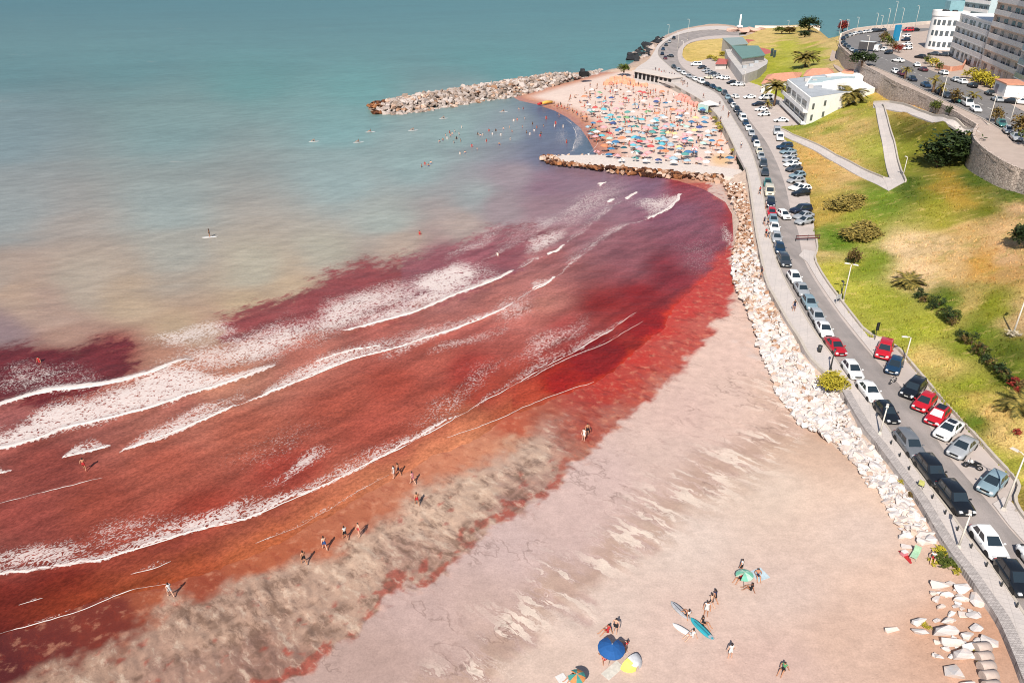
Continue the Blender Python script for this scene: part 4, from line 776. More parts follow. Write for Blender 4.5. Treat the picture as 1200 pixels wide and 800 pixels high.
tag(link('grass_tufts', me), 'short dry and green grass tufts over the slope', 'grass', None, 'stuff')
# ================================================================== CARS
def paint(name, c, coat=.6):
    t = NT('paint_' + name); oi = t.new('ShaderNodeObjectInfo').outputs['Random']; v = t.new('ShaderNodeRGB'); v.outputs[0].default_value = (*(lin(c) * (1.18 if name == 'white' else 1.0)), 1)
    n = t.noise(t.coord('Object'), 3.0, 3, .6); t.b.inputs['Coat Roughness'].default_value = .08
    return t.done(t.scale(v.outputs[0], t.math('MULTIPLY', t.ramp(oi, 0, 1, .88, 1.1), t.ramp(n, .3, .7, .95, 1.04))), .38, None, Specular_IOR_Level=.45, Coat_Weight=coat)
PAINT = {'white': (255, 254, 252), 'silver': (186, 190, 194), 'grey': (128, 132, 138), 'dark grey': (70, 76, 84), 'black': (26, 30, 36), 'red': (206, 30, 44), 'dark blue': (30, 62, 92), 'navy': (32, 42, 62), 'teal': (62, 122, 118), 'pale blue': (150, 176, 188), 'cream': (232, 222, 198), 'maroon': (104, 48, 58)}
PM = {k: paint(k.replace(' ', '_'), v) for k, v in PAINT.items()}
t = NT('car_glass'); mat_glass = t.done(rgb(46, 58, 66), .08, None, Specular_IOR_Level=.6, Coat_Weight=.5)
mat_tyre = simple('tyre_rubber', rgb(34, 34, 36), .85); mat_rim = simple('wheel_rim', rgb(150, 152, 156), .35, .05, metal=.6); mat_black = simple('black_trim', rgb(26, 27, 30), .6)
mat_lamp = simple('headlight_lens', rgb(238, 240, 242), .15, .03, spec=.8); mat_tail = simple('tail_light_lens', rgb(176, 26, 30), .25, .05); mat_plate = simple('number_plate', rgb(220, 220, 214), .5, .03); mat_shade = simple('windscreen_sunshade', rgb(236, 230, 234), .4, .1)
CT_ = {  # length, half width, stations (x, zlow, ztop, w factor), belt z, roof z, base front/rear x, roof front/rear x, half width base/roof
 'hatchback': (4.0, .87, [(2.0,.36,.52,.70),(1.93,.27,.64,.86),(1.65,.22,.74,.97),(1.0,.2,.87,1),(.6,.2,.93,1),(-1.2,.2,.96,1),(-1.72,.22,.95,.98),(-1.93,.3,.88,.92),(-2.0,.4,.74,.82)], .92, 1.48, .92, -1.90, .05, -1.42, .80, .60),
 'sedan': (4.45, .89, [(2.22,.36,.52,.70),(2.12,.27,.64,.86),(1.85,.22,.74,.97),(1.1,.2,.88,1),(.7,.2,.93,1),(-1.2,.2,.97,1),(-1.75,.22,.97,.98),(-2.12,.28,.92,.93),(-2.22,.4,.72,.82)], .92, 1.45, .95, -1.72, .10, -.98, .82, .60),
 'wagon': (4.6, .90, [(2.3,.36,.54,.72),(2.2,.28,.66,.87),(1.9,.24,.78,.97),(1.2,.22,.92,1),(.8,.22,.97,1),(-1.6,.22,1.0,1),(-2.1,.25,.98,.98),(-2.26,.32,.9,.94),(-2.3,.42,.76,.88)], .96, 1.58, 1.02, -2.18, .25, -1.95, .83, .66),
 'off-roader': (4.5, .93, [(2.25,.42,.62,.78),(2.17,.33,.78,.90),(1.9,.28,.90,.98),(1.2,.26,1.02,1),(.85,.26,1.06,1),(-1.6,.26,1.08,1),(-2.08,.28,1.06,.98),(-2.21,.36,1.0,.95),(-2.25,.46,.86,.90)], 1.04, 1.70, 1.0, -2.12, .30, -1.88, .86, .70),
 'van': (4.9, .97, [(2.45,.42,.66,.80),(2.38,.33,.86,.92),(2.1,.28,1.02,.98),(1.6,.26,1.12,1),(1.2,.26,1.16,1),(-1.9,.26,1.18,1),(-2.3,.28,1.16,.99),(-2.42,.36,1.1,.96),(-2.45,.46,.9,.94)], 1.12, 1.98, 1.75, -2.36, 1.05, -2.28, .92, .82),
 'pickup': (4.7, .90, [(2.35,.42,.60,.76),(2.27,.33,.74,.90),(2.0,.28,.86,.98),(1.3,.26,.97,1),(.9,.26,1.0,1),(-1.6,.26,1.02,1),(-2.1,.28,1.02,.98),(-2.31,.36,.98,.95),(-2.35,.46,.86,.92)], .98, 1.55, 1.05, -.62, .40, -.38, .83, .66)}
def quad_inset(A, B, C_, D_, u0, u1, v0, v1, off):
    A, B, C_, D_ = map(Vector, (A, B, C_, D_)); n = (B - A).cross(D_ - A).normalized() * off
    f = lambda u, v: (A.lerp(B, u)).lerp(D_.lerp(C_, u), v) + n
    return [f(u0, v0), f(u1, v0), f(u1, v1), f(u0, v1)]
def car_parts(kind):
    L, W, st, belt, roof, xf, xr, rf, rr, wb, wr = CT_[kind]; body = MB(); R = []
    for x, zl, zt, k in st:
        w = W * k; R.append([(x, -w * .86, zl), (x, -w, zl + .12), (x, -w, zl + (zt - zl) * .66), (x, -w * .95, zt - .035), (x, -w * .6, zt + .012), (x, 0, zt + .028), (x, w * .6, zt + .012), (x, w * .95, zt - .035), (x, w, zl + (zt - zl) * .66), (x, w, zl + .12), (x, w * .86, zl)])
    n = 11; V = [p for r in R for p in r]
    body.add(V, [(i * n + k, i * n + k + 1, (i + 1) * n + k + 1, (i + 1) * n + k) for i in range(len(R) - 1) for k in range(n - 1)], 0, True)
    body.add(R[0], [tuple(range(n))[::-1]], 0); body.add(R[-1], [tuple(range(n))], 0)
    z0 = belt - .06; zr = roof - .07
    b = [(xf, wb * .86, z0), (xf, -wb * .86, z0), (xr, -wb * .88, z0), (xr, wb * .88, z0)]; bm_ = [(xf - .28, wb, z0), (xf - .28, -wb, z0), (xr + .22, -wb, z0), (xr + .22, wb, z0)]
    r_ = [(rf, wr * .9, zr), (rf, -wr * .9, zr), (rr, -wr * .92, zr), (rr, wr * .92, zr)]; rm = [(rf - .12, wr, zr), (rf - .12, -wr, zr), (rr + .1, -wr, zr), (rr + .1, wr, zr)]
    tp = [(rf - .16, wr * .72, roof), (rf - .16, -wr * .72, roof), (rr + .14, -wr * .75, roof), (rr + .14, wr * .75, roof)]
    base = [bm_[0], b[0], b[1], bm_[1], bm_[2], b[2], b[3], bm_[3]]; up = [rm[0], r_[0], r_[1], rm[1], rm[2], r_[2], r_[3], rm[3]]; tt = [tp[0], tp[0], tp[1], tp[1], tp[2], tp[2], tp[3], tp[3]]
    body.add(base + up, [(i, (i + 1) % 8, 8 + (i + 1) % 8, 8 + i)[::-1] for i in range(8)], 0)
    body.add(up + tp, [(0, 1, 8)[::-1], (1, 2, 9, 8)[::-1], (2, 3, 9)[::-1], (3, 4, 10, 9)[::-1], (4, 5, 10)[::-1], (5, 6, 11, 10)[::-1], (6, 7, 11)[::-1], (7, 0, 8, 11)[::-1], (8, 9, 10, 11)[::-1]], 0, True)
    g = {}
    def q(*a): m = MB(); m.add(quad_inset(*a), [(0, 1, 2, 3)]); return m
    g['windshield'] = [q(b[1], b[0], r_[0], r_[1], .03, .97, .10, .96, .012)]
    g['rear_window'] = [q(b[3], b[2], r_[2], r_[3], .08, .92, .22, .93, .012)]
    sides = []
    spl = [(.04, .47), (.52, .95)] if kind != 'pickup' else [(.06, .92)]
    for u0, u1 in spl: sides.append(q(bm_[2], bm_[1], rm[1], rm[2], 1 - u1, 1 - u0, .16, .92, -.012 if False else .012)); sides.append(q(bm_[0], bm_[3], rm[3], rm[0], u0, u1, .16, .92, .012))
    g['side_window'] = sides
    wx = L * .5 - .78; wheels = [(wx, W - .1), (wx, -W + .1), (-wx + .02, W - .1), (-wx + .02, -W + .1)]
    for x, y in wheels:                                     # dark wheel arches
        s = 1 if y > 0 else -1; vs = [(x + .385 * math.cos(a), s * (W + .006), .33 + .385 * math.sin(a)) for a in [i * math.pi / 8 for i in range(9)]] + [(x - .385, s * (W + .006), .2), (x + .385, s * (W + .006), .2)]
        body.add(vs, [tuple(range(11)) if s < 0 else tuple(range(11))[::-1]], 1)
    if kind == 'pickup': body.box(((-.75 - L / 2 + .1) / 2, 0, 1.0), (L / 2 - .95, W * 1.6, .08), 1)
    body.box((0, 0, .3), (L * .86, W * 1.7, .2), 1)
    return L, W, belt, body, g, wheels, xf
WHEEL = MB()
for s in (1,):
    k = 16; pr = [(.20, -.10), (.31, -.09), (.325, -.04), (.325, .04), (.31, .09), (.20, .10)]
    V = [(r * math.cos(2 * math.pi * i / k), y, r * math.sin(2 * math.pi * i / k)) for i in range(k) for r, y in pr]
    WHEEL.add(V, [(i * 6 + j, i * 6 + j + 1, ((i + 1) % k) * 6 + j + 1, ((i + 1) % k) * 6 + j) for i in range(k) for j in range(5)], 0, True)
WHEEL = WHEEL.mesh('wheel', mat_tyre)
RIM = MB(); k = 14
for yy in (-.085, .085):
    V = [(0, yy * 1.12, 0)] + [(.205 * math.cos(2 * math.pi * i / k), yy, .205 * math.sin(2 * math.pi * i / k)) for i in range(k)]
    RIM.add(V, [(0, 1 + i, 1 + (i + 1) % k)[::(1 if yy < 0 else -1)] for i in range(k)])
RIM = RIM.mesh('rim', mat_rim)
_cp = {k: car_parts(k) for k in CT_}; _gm = {}; _bm = {}
for k, v in _cp.items():
    _gm[k] = {n: [m.mesh(n, mat_glass) for m in ms] for n, ms in v[4].items()}
    hl = MB(); hl.box((0, 0, 0), (.22, .34, .13), 0, 0, .8); v2 = {}
    _gm[k]['headlight'] = hl.mesh('headlight', mat_lamp)
HL = MB().box((0, 0, 0), (.24, .34, .13), 0, 0, .75).mesh('headlight', mat_lamp); TL = MB().box((0, 0, 0), (.14, .24, .2), 0, 0, .8).mesh('tail_light', mat_tail)
GR = MB().box((0, 0, 0), (.10, .8, .14)).mesh('grille', mat_black); NP = MB().box((0, 0, 0), (.05, .42, .11)).mesh('number_plate', mat_plate)
def body_mesh(kind, col, far=False):
    key = (kind, col, far)
    if key not in _bm:
        L, W, belt, body, g, wheels, xf = _cp[kind]; m = MB(); m.v = list(body.v); m.f = list(body.f); m.mi = list(body.mi); m.sm = list(body.sm)
        if far:
            for ms in g.values():
                for q in ms: m.add(q.v, q.f, 2)
            for x, y in wheels: m.tube([(x, y - .1, .32), (x, y + .1, .32)], .32, 10, 1)
        _bm[key] = m.mesh('body', [PM[col], mat_black, mat_glass])
    return _bm[key]
def car(kind, col, loc, rz, lod, label, group=None, name=None, shade=False, roofcol=None):
    L, W, belt, body, g, wheels, xf = _cp[kind]; nm = {'hatchback': 'hatchback_car', 'sedan': 'sedan_car', 'wagon': 'estate_car', 'off-roader': 'off_road_car', 'van': 'van', 'pickup': 'pickup_truck'}[kind]
    cat = {'van': 'van', 'pickup': 'pickup truck'}.get(kind, 'car')
    if lod == 2:
        o = link(nm, body_mesh(kind, col, True), None, loc, rz); return tag(o, label, cat, group)
    r = empty(nm, loc, rz, label, cat, group); link('body', body_mesh(kind, col), r)
    for n, ms in _gm[kind].items():
        if n == 'headlight': continue
        for me in ms:
            o = link(n, me, r)
            if shade and n == 'windshield': o.data = me.copy(); o.data.materials[0] = mat_shade; o['label'] = 'windscreen covered with a pale sunshade'
    for x, y in wheels:
        wv = link('wheel', WHEEL, r, (x, y, .325))
        if lod == 0: link('rim', RIM, wv)
    if lod == 0:
        zf = belt - .24
        for s in (1, -1):
            link('headlight', HL, r, (L / 2 - .14, s * W * .66, zf)); link('tail_light', TL, r, (-L / 2 + .05, s * W * .76, belt - .16))
            mm = MB().box((0, 0, 0), (.12, .2, .12), 0, 0, .8).mesh('mirror', PM[col]); link('mirror', mm, r, (xf - .35, s * (W + .07), belt + .05))
        link('grille', GR, r, (L / 2 - .03, 0, zf - .02)); link('number_plate', NP, r, (L / 2 + .01, 0, zf - .16)); link('number_plate', NP, r, (-L / 2 - .005, 0, belt - .25))
        if roofcol:
            st = CT_[kind]; rf, rr, wr = st[7], st[8], st[10]; m = MB().box(((rf + rr) / 2, 0, st[4] + .012), (rf - rr - .3, wr * 1.46, .02)); m.build('roof_panel', PM[roofcol], r)
    return r
LABELS = {}
def uniq(lb, alt):
    for c in [lb] + alt:
        if c not in LABELS: LABELS[c] = 1; return c
    return [lb] + alt and alt[-1]
def zf_at(p): return max(hz(p[0], p[1]), 0)
# --- seafront kerb row, from the near end to the headland: (reading, colour, kind)
ROW = [(1187,683,'black','hatchback'),(1157,641,'white','hatchback'),(1117,590,'black','off-roader'),(1090,558,'black','off-roader'),(1065,526,'grey','wagon'),(1038,488,'black','hatchback'),(1018,463,'white','sedan'),(998,438,'white','hatchback'),(978,410,'red','sedan'),(965,390,'white','sedan'),(957,375.5,'silver','hatchback'),(948,359,'pale blue','hatchback'),(939,343,'silver','sedan'),(930.5,329,'white','hatchback'),(918.5,309,'dark grey','wagon'),(913,294.5,'dark blue','hatchback'),(909.5,282,'silver','hatchback'),(907,270,'white','sedan'),(905.5,261,'pale blue','hatchback'),(903.8,252.5,'red','hatchback'),(902.3,241,'navy','off-roader'),(901,228,'cream','van'),(899,217.5,'teal','hatchback'),(896,204.5,'dark grey','sedan'),(894,195,'dark grey','off-roader'),(891.5,186,'silver','hatchback'),(889.5,179.5,'cream','sedan'),(886.5,171.5,'white','hatchback'),(884,165.5,'navy','sedan'),(880.5,158.5,'silver','hatchback'),(877,152.5,'white','sedan'),(873.5,146.5,'dark blue','hatchback'),(870,141.3,'white','van'),(866.5,136,'black','sedan'),(863,131,'navy','off-roader'),(859.5,126,'white','hatchback'),(856,121,'navy','sedan'),(852.5,116,'pale blue','hatchback'),(849,111.5,'dark grey','off-roader'),(842.5,107,'teal','sedan'),(835.5,103.6,'dark blue','hatchback'),(828.5,100.8,'black','sedan'),(821.5,97.8,'white','van'),(814.5,94.6,'white','hatchback'),(807.5,91.2,'silver','sedan'),(801,87.6,'white','hatchback'),(795,84,'silver','wagon'),(789.5,80,'dark grey','hatchback')]
def place_row(row, z, place, group, flip=False, near=0, mid=0, jitter=0.0):
    P = [at(r[0], r[1], z) for r in row]; rj = random.Random(len(row))
    for i, r in enumerate(row):
        a = P[max(i - 1, 0)]; b = P[min(i + 1, len(P) - 1)]; d = a - b
        if flip: d = -d
        rz = math.atan2(d[1], d[0]) + rj.gauss(0, .025)
        prv = f'{row[i-1][2]} {row[i-1][3]}' if i else None; nx = f'{row[i+1][2]} {row[i+1][3]}' if i + 1 < len(row) else None
        base = f'{r[2]} {r[3]} {place}'; alts = []
        if prv and nx: alts = [f'{base}, between {prv} and {nx}']
        elif prv: alts = [f'{base}, end car next to {prv}']
        elif nx: alts = [f'{base}, end car next to {nx}']
        first = alts[0] if alts else base
        lb = uniq(first, [first + k for k in (' ', '  ')])
        car(r[3], r[2], Vector((P[i][0], P[i][1], z)), rz, 0 if i < near else (1 if i < mid else 2), lb, group)
place_row(ROW, 3.0, 'at the seafront kerb', 'cars along the seafront kerb', near=22, mid=36)
LOOP = [(779.5,69.5,'maroon','hatchback'),(776,64.5,'navy','sedan'),(777,59,'dark blue','hatchback'),(780.5,54,'dark grey','sedan'),(784.5,50.2,'silver','hatchback'),(789.5,46.2,'black','off-roader')]
place_row(LOOP, 3.0, 'on the headland bend', 'cars on the headland bend')
# --- bays on the lawn side: reading of the middle and of the nose
BAYS = [((1035,413),(1031,424),'red','off-roader',''),((1047,431),(1042,442),'dark blue','hatchback',''),((1069,458),(1058,469),'black','wagon',''),((1082,474),(1072,484),'red','hatchback','with a red roof '),((1097,490),(1087,500),'red','hatchback','with black roof and white sunshade '),((1110,506),(1099,515),'white','sedan','with black windows '),((1126,527),(1115,537),'silver','sedan',''),((1161,569),(1152,578),'pale blue','hatchback','by the tall lamp post ')]
for i, (c, nz, col, kind, ex) in enumerate(BAYS):
    p = at(c[0], c[1] + 2, 3.02); q = at(nz[0], nz[1] + 2, 3.02); d = q - p
    car(kind, col, Vector(p), math.atan2(d[1], d[0]), 0, uniq(f'{col} {kind} {ex}nose-out in a bay beside the lawn', [f'{col} {kind} {ex}in a lawn-side bay']), 'cars in the lawn-side bays', shade=(i == 4), roofcol='black' if i in (4, 5) else None)
car('hatchback', 'white', Vector(at(918, 255, 3.0)), math.atan2(-1, .12), 0, 'white hatchback driving along the seafront road past the parked row', None)
car('hatchback', 'white', Vector(at(1213, 664, 3.0)), math.atan2(*(at(1170, 612, 3.0) - at(1210, 664, 3.0))[1::-1]), 0, 'white hatchback driving along the road beside the lower pavement', None)
FARB = [((938,249),'navy','off-roader'),((941,256),'silver','sedan'),((942,262),'silver','hatchback'),((938,229),'black','hatchback'),((940,224),'white','hatchback'),((934,222),'white','sedan'),((932,214),'silver','hatchback'),((934,208),'pale blue','hatchback'),((930,200.5),'dark grey','sedan'),((928,195),'white','sedan'),((926.5,190),'silver','sedan'),((925,185),'silver','hatchback'),((923,180),'pale blue','sedan'),((919,174.5),'dark blue','off-roader'),((913.5,164),'white','van'),((910,157),'silver','van')]
for i, (c, col, kind) in enumerate(FARB):
    p = at(*c, 3.02); car(kind, col, Vector(p), math.radians(200 + (i % 3) * 4) if i < 14 else math.radians(255), 1, uniq(f'{col} {kind} in the slanted bays' + ('' if i == 0 else f', beside a {FARB[i-1][1]} {FARB[i-1][2]}'), [f'{col} {kind} slanted in the bays, last before a {FARB[max(i-2,0)][1]} {FARB[max(i-2,0)][2]}', f'{col} {kind} in the slanted bays next to the kerb gap']), 'cars in the slanted bays')
LOT = [((888,124),'navy','sedan',200),((892,130),'white','sedan',200),((895,136),'white','hatchback',200),((860.5,115),'white','hatchback',110),((878,115.5),'white','sedan',190),((897,117),'white','van',190),((915,143),'white','sedan',180),((815.5,77.5),'white','van',175),((822.5,80.5),'dark grey','sedan',215),((827,84),'silver','hatchback',215),((831,86.5),'silver','sedan',215),((835,88.5),'dark grey','hatchback',215),((839,90.2),'silver','hatchback',215),((845,92.5),'white','sedan',190),((849.5,93.5),'white','hatchback',190),((857,98.5),'black','hatchback',200),((862,100.5),'white','sedan',200),((867,101),'white','hatchback',200),((785.5,67),'dark grey','sedan',110),((830,92.5),'cream','hatchback',150)]
for i, (c, col, kind, a) in enumerate(LOT):
    p = at(*c, 3.02); car(kind, col, Vector(p), math.radians(a), 2, uniq(f'{col} {kind} in the low-house yards' + (f', beside a {LOT[i-1][1]} {LOT[i-1][2]}' if i else ''), [f'{col} {kind} in the house yards, near a {LOT[(i+1)%len(LOT)][1]} {LOT[(i+1)%len(LOT)][2]}', f'{col} {kind} standing alone in the yards by the low houses']), 'cars in the yards by the low houses')
# --- upper avenue
UPL = [(1190,164,'silver','sedan'),(1181,156,'silver','hatchback'),(1173,148,'teal','hatchback'),(1143,130.5,'white','sedan'),(1133,124,'white','van'),(1122,120,'teal','hatchback'),(1109,114.5,'dark grey','sedan'),(1101,110,'black','hatchback'),(1084.5,102,'dark blue','sedan'),(1069,95,'navy','hatchback'),(1056,88.5,'maroon','sedan'),(1049,86,'white','hatchback'),(1012.5,69,'white','hatchback'),(1007,66,'dark grey','sedan'),(1002.5,63,'dark blue','hatchback'),(998,60.5,'silver','sedan'),(994,57.5,'dark grey','hatchback'),(990.5,55,'navy','sedan'),(988,52,'dark grey','hatchback')]
place_row(UPL, 15.0, 'on the stone-wall side', 'cars along the wall side of the avenue', mid=6)
UPR = [(1197,122.5,'white','off-roader'),(1182,121,'black','hatchback'),(1168,119,'silver','sedan'),(1159,111.5,'black','hatchback'),(1139,102.5,'black','hatchback'),(1127,98,'white','sedan'),(1119,95.5,'silver','hatchback'),(1105,87.5,'white','hatchback'),(1081,83.5,'maroon','sedan'),(1074,78,'white','sedan')]
place_row(UPR, 15.0, 'on the avenue opposite kerb', 'cars on the building side of the avenue', flip=True, mid=4)
UPF = [(988,46.8,'navy','sedan'),(991.5,44.5,'dark grey','hatchback'),(996,42.6,'silver','sedan'),(1001,41.2,'white','hatchback'),(1007,40.1,'silver','sedan'),(1013,39.2,'white','hatchback'),(1018,38.6,'white','sedan'),(1023,38,'dark grey','off-roader'),(1029,37.5,'black','sedan'),(1034.5,37,'dark grey','hatchback')]
place_row(UPF, 15.0, 'round the avenue bend', 'cars round the far bend of the avenue')
PLZ = [((1029,57.5),'dark blue','off-roader',230),((1035.5,60),'white','hatchback',230),((1041,63.5),'black','hatchback',220),((1052,73),'white','sedan',120),((1062,44),'white','hatchback',200),((1061,48.5),'navy','hatchback',200),((1062.5,53.5),'white','sedan',200),((1063,58.5),'white','hatchback',200),((1064,37.3),'red','van',190),((1072,36.5),'black','sedan',190),((1078,68.5),'black','hatchback',120),((1094,65),'dark grey','sedan',130),((1106,66),'dark grey','hatchback',130)]
for i, (c, col, kind, a) in enumerate(PLZ):
    p = at(*c, 15.0); car(kind, col, Vector((p[0], p[1], 15.02)), math.radians(a), 2, uniq(f'{col} {kind} about the plaza sign' + (f', next to a {PLZ[i-1][1]} {PLZ[i-1][2]}' if i else ''), [f'{col} {kind} on the plaza near the rounded white building', f'{col} {kind} on the plaza, last of its line']), 'cars about the plaza')
# --- motorcycle between the silver car and the pale blue car
p = at(1139, 549, 3.02); r = empty('motorcycle', Vector(p), math.radians(150), 'white and black motorcycle parked between a silver and a pale blue car', 'motorcycle')
for x in (.62, -.62): link('wheel', WHEEL, r, (x, 0, .3), 0, (.95, .6, .95))
MB().box((0, 0, .55), (.75, .26, .3), 0, 0, .8).build('engine', mat_black, r); MB().tube([(.1, 0, .72), (.25, 0, .86), (.45, 0, .78)], [.12, .19, .08], 8).build('fuel_tank', PM['white'], r)
MB().box((-.35, 0, .80), (.65, .26, .10), 0, 0, .85).build('seat', mat_black, r); MB().tube([(.62, 0, .3), (.42, 0, .92)], .05, 6).build('fork', mat_rim, r); MB().tube([(.36, -.38, .98), (.44, 0, .95), (.36, .38, .98)], .02, 6).build('handlebar', mat_black, r); MB().box((.52, 0, .82), (.12, .2, .18)).build('headlight', mat_lamp, r)
# --- box truck in the avenue, loader on the breakwater
p = at(1017, 60, 15.0); r = empty('box_truck', Vector(p), math.radians(-42), 'grey box truck with white roof on the avenue bend', 'truck')
MB().box((-.6, 0, 2.0), (5.6, 2.4, 2.7)).build('cargo_box', simple('truck_box', rgb(84, 82, 84), .6), r); MB().box((-.6, 0, 3.38), (5.64, 2.44, .06)).build('roof', PM['white'], r); MB().box((3.1, 0, 1.5), (1.7, 2.2, 2.0), 0, 0, .92).build('cab', PM['white'], r); MB().box((3.93, 0, 1.95), (.06, 1.9, .7)).build('windshield', mat_glass, r)
for x in (3.0, -2.2):
    for y in (-1.05, 1.05): link('wheel', WHEEL, r, (x, y, .45), 0, (1.4, 1.2, 1.4))
p = at(684, 90, 2.6); r = empty('tracked_loader', Vector(p), math.radians(20), 'dark machine standing on the landward end of the long breakwater', 'loader')
MB().box((0, 0, 1.3), (3.6, 2.2, 1.4)).build('body', mat_black, r); MB().box((-.6, 0, 2.5), (1.6, 1.9, 1.4), 0, 0, .85).build('cab', simple('loader_cab', rgb(52, 50, 54), .5), r); MB().box((-.6, -.98, 2.55), (1.1, .05, .8)).build('window', mat_glass, r); MB().box((2.3, 0, .9), (1.0, 2.4, 1.0), 0, 0, .7).build('bucket', simple('bucket_steel', rgb(90, 84, 80), .6), r)
for y in (-1.0, 1.0): MB().tube([(1.5, y - .25, .55), (1.5, y + .25, .55)], .55, 10).box((0, y, .5), (3.0, .5, .9)).build('track', mat_tyre, r)
# ================================================================== LAMPS, SIGNS, POSTS
m_post = simple('post_paint', rgb(236, 228, 216), .5, .06); m_dpost = simple('dark_post', rgb(60, 62, 62), .5, .06)
def lamp(px, py, z, h, lab, arm=.9, azi=180.0, dark=False, double=False, group=None):
    p = Vector(at(px, py, z)) if z is not None else hit(px, py); r = empty('street_lamp', p, math.radians(azi), lab, 'street lamp', group); m = m_dpost if dark else m_post
    MB().tube([(0, 0, -.1), (0, 0, h * .5), (0, 0, h)], [.11, .085, .06], 8).build('post', m, r); MB().box((0, 0, .15), (.34, .34, .3), 0, 0, .8).build('base', m, r)
    for s in ((1, -1) if double else (1,)):
        if arm: MB().tube([(0, 0, h - .05), (s * arm * .5, 0, h + .12), (s * arm, 0, h + .10)], .045, 6).build('arm', m, r)
        MB().box((s * (arm + .25), 0, h + .10), (.75, .3, .14), 0, 0, .7).build('lamp_head', m, r)
lamp(1123, 641, 3.13, 3.5, 'short white lamp post on the promenade behind a black off-roader', .25, 60)
lamp(1031, 508, 3.13, 3.3, 'short white lamp post beside the black hatchback on the promenade', .25, 60)
lamp(973, 433, 3.13, 2.6, 'short thin lamp post on the promenade beside the red sedan', .15, 60, True)
lamp(988, 353, None, 5.9, 'tall cream lamp post at the lawn edge beside the information board', .35, 150, double=True)
lamp(1060, 423, None, 3.4, 'cream lamp post on the lawn edge behind the parking bays', .5, 170)
lamp(1176, 597, 3.14, 6.3, 'thick pale lamp post at the corner of the lower pavement', .7, 120, double=True)
lamp(984, 353, None, 3.0, 'thin black lamp post at the lawn edge', .1, 90, True)
lamp(1058, 207, None, 4.0, 'lamp post in the angle of the zigzag footpath', .4, 90)
lamp(1187, 392, None, 4.8, 'leaning pale lamp post beside a stone on the upper lawn', .5, 40)
for i, (x, y, z, h) in enumerate([(783,44,3.13,7),(805.5,47,3.0,11),(794,57,3.1,8),(799,69,3.1,8),(871,103,3.02,6),(1012,79,10.5,11),(1026,34,15,7),(1032,34,15,6),(1039,34,15,9),(1046,33,15,12),(1055,33,15,9),(1072,33,15,10),(1004,36,14,6),(982,48,12,9),(991,45,13,8),(923,37,5.5,6),(1102,121,15.1,6.5),(1158,146,15.1,6.5),(1182,148,15,7)]):
    lamp(x, y, z, h, ['lamp post of the headland road', 'lamp post along the far avenue and sea parapet'][x > 950], .7, 200, group=['far lamp posts of the headland', 'far lamp posts of the avenue'][x > 950])
def post_row(line, z, step, lab, group, name='bollard', h=.55):
    me = MB().tube([(0, 0, 0), (0, 0, h * .8), (0, 0, h)], [.09, .08, .03], 6).mesh('bollard', m_dpost); P, _ = resample(smooth_line(poly(line, z), 2), step)
    for q in P: tag(link(name, me, None, (q[0], q[1], z - .02)), lab, 'bollard', group)
post_row([(1210,737),(1160,668),(1128,630),(1104,597),(1070,558),(1044,520)], 3.13, 1.9, 'small dark bollard in the line between promenade and parked cars', 'bollards along the promenade')
# traffic sign, information boards, barrier
p = Vector(at(1025, 398, 3.14)); r = empty('road_sign', p, .3, 'dark narrow road sign on a post at the pavement corner', 'sign'); MB().tube([(0, 0, -.1), (0, 0, 2.6)], .04, 6).build('post', m_dpost, r); MB().box((0, 0, 2.0), (.5, .06, 1.2)).build('panel', mat_black, r)
p = hit(981, 357); r = empty('notice_board', p, .5, 'small grey notice board on two legs at the lawn edge', 'notice board')
for x in (-.4, .4): MB().tube([(x, 0, -.1), (x, 0, 1.7)], .04, 6).build('leg', m_post, r)
MB().box((0, 0, 1.35), (1.1, .06, .7)).build('panel', simple('board_grey', rgb(186, 186, 190), .6), r)
p = Vector(at(946, 282, 3.02)); r = empty('road_barrier', p, .1, 'dark red barrier rail across the bay end beside the pavement', 'barrier')
for z in (.5, .95): MB().box((0, 0, z), (4.6, .1, .16)).build('rail', simple('rail_red', rgb(110, 50, 48), .6), r)
for x in (-2.2, 0, 2.2): MB().tube([(x, 0, 0), (x, 0, 1.1)], .06, 6).build('post', m_dpost, r)
p = Vector(at(1046, 449, 3.02)); r = empty('bicycle', p, .6, 'grey bicycle standing between a dark blue and a black car', 'bicycle')
for x in (-.5, .5): link('wheel', WHEEL, r, (x, 0, .33), 0, (1.0, .15, 1.0))
MB().tube([(-.5, 0, .33), (-.15, 0, .8), (.35, 0, .82), (0, 0, .3), (-.5, 0, .33)], .025, 5).build('frame', m_post, r); MB().box((-.17, 0, .92), (.24, .14, .06)).build('saddle', mat_black, r); MB().tube([(.34, -.28, 1.0), (.38, 0, 1.0), (.34, .28, 1.0)], .018, 5).build('handlebar', mat_black, r)
p = Vector(at(1079, 571, 3.13)); r = empty('folding_chair', p, .8, 'yellow folding chair on the promenade beside a black off-roader', 'chair'); my = simple('yellow_cloth', rgb(206, 206, 120), .8)
MB().box((0, 0, .42), (.5, .48, .04)).build('seat', my, r); MB().box((-.24, 0, .72), (.05, .48, .55)).build('backrest', my, r)
for x in (-.2, .2):
    for y in (-.2, .2): MB().tube([(x, y, 0), (x, y, .42)], .02, 5).build('leg', m_dpost, r)
# tall blue sign on the plaza
p = Vector(at(1049, 49, 15.0)); r = empty('billboard', p, math.radians(25), 'tall bright blue sign tower on the plaza', 'sign'); MB().box((0, 0, 3.4), (2.9, 1.0, 6.4)).build('panel', simple('sign_blue', rgb(40, 150, 196), .5, .05), r); MB().box((0, 0, .1), (3.3, 1.5, .2)).build('plinth', mat_kerb, r); MB().box((1.75, 0, 2.2), (.5, .9, 4.0)).build('side_panel', PM['white'], r)
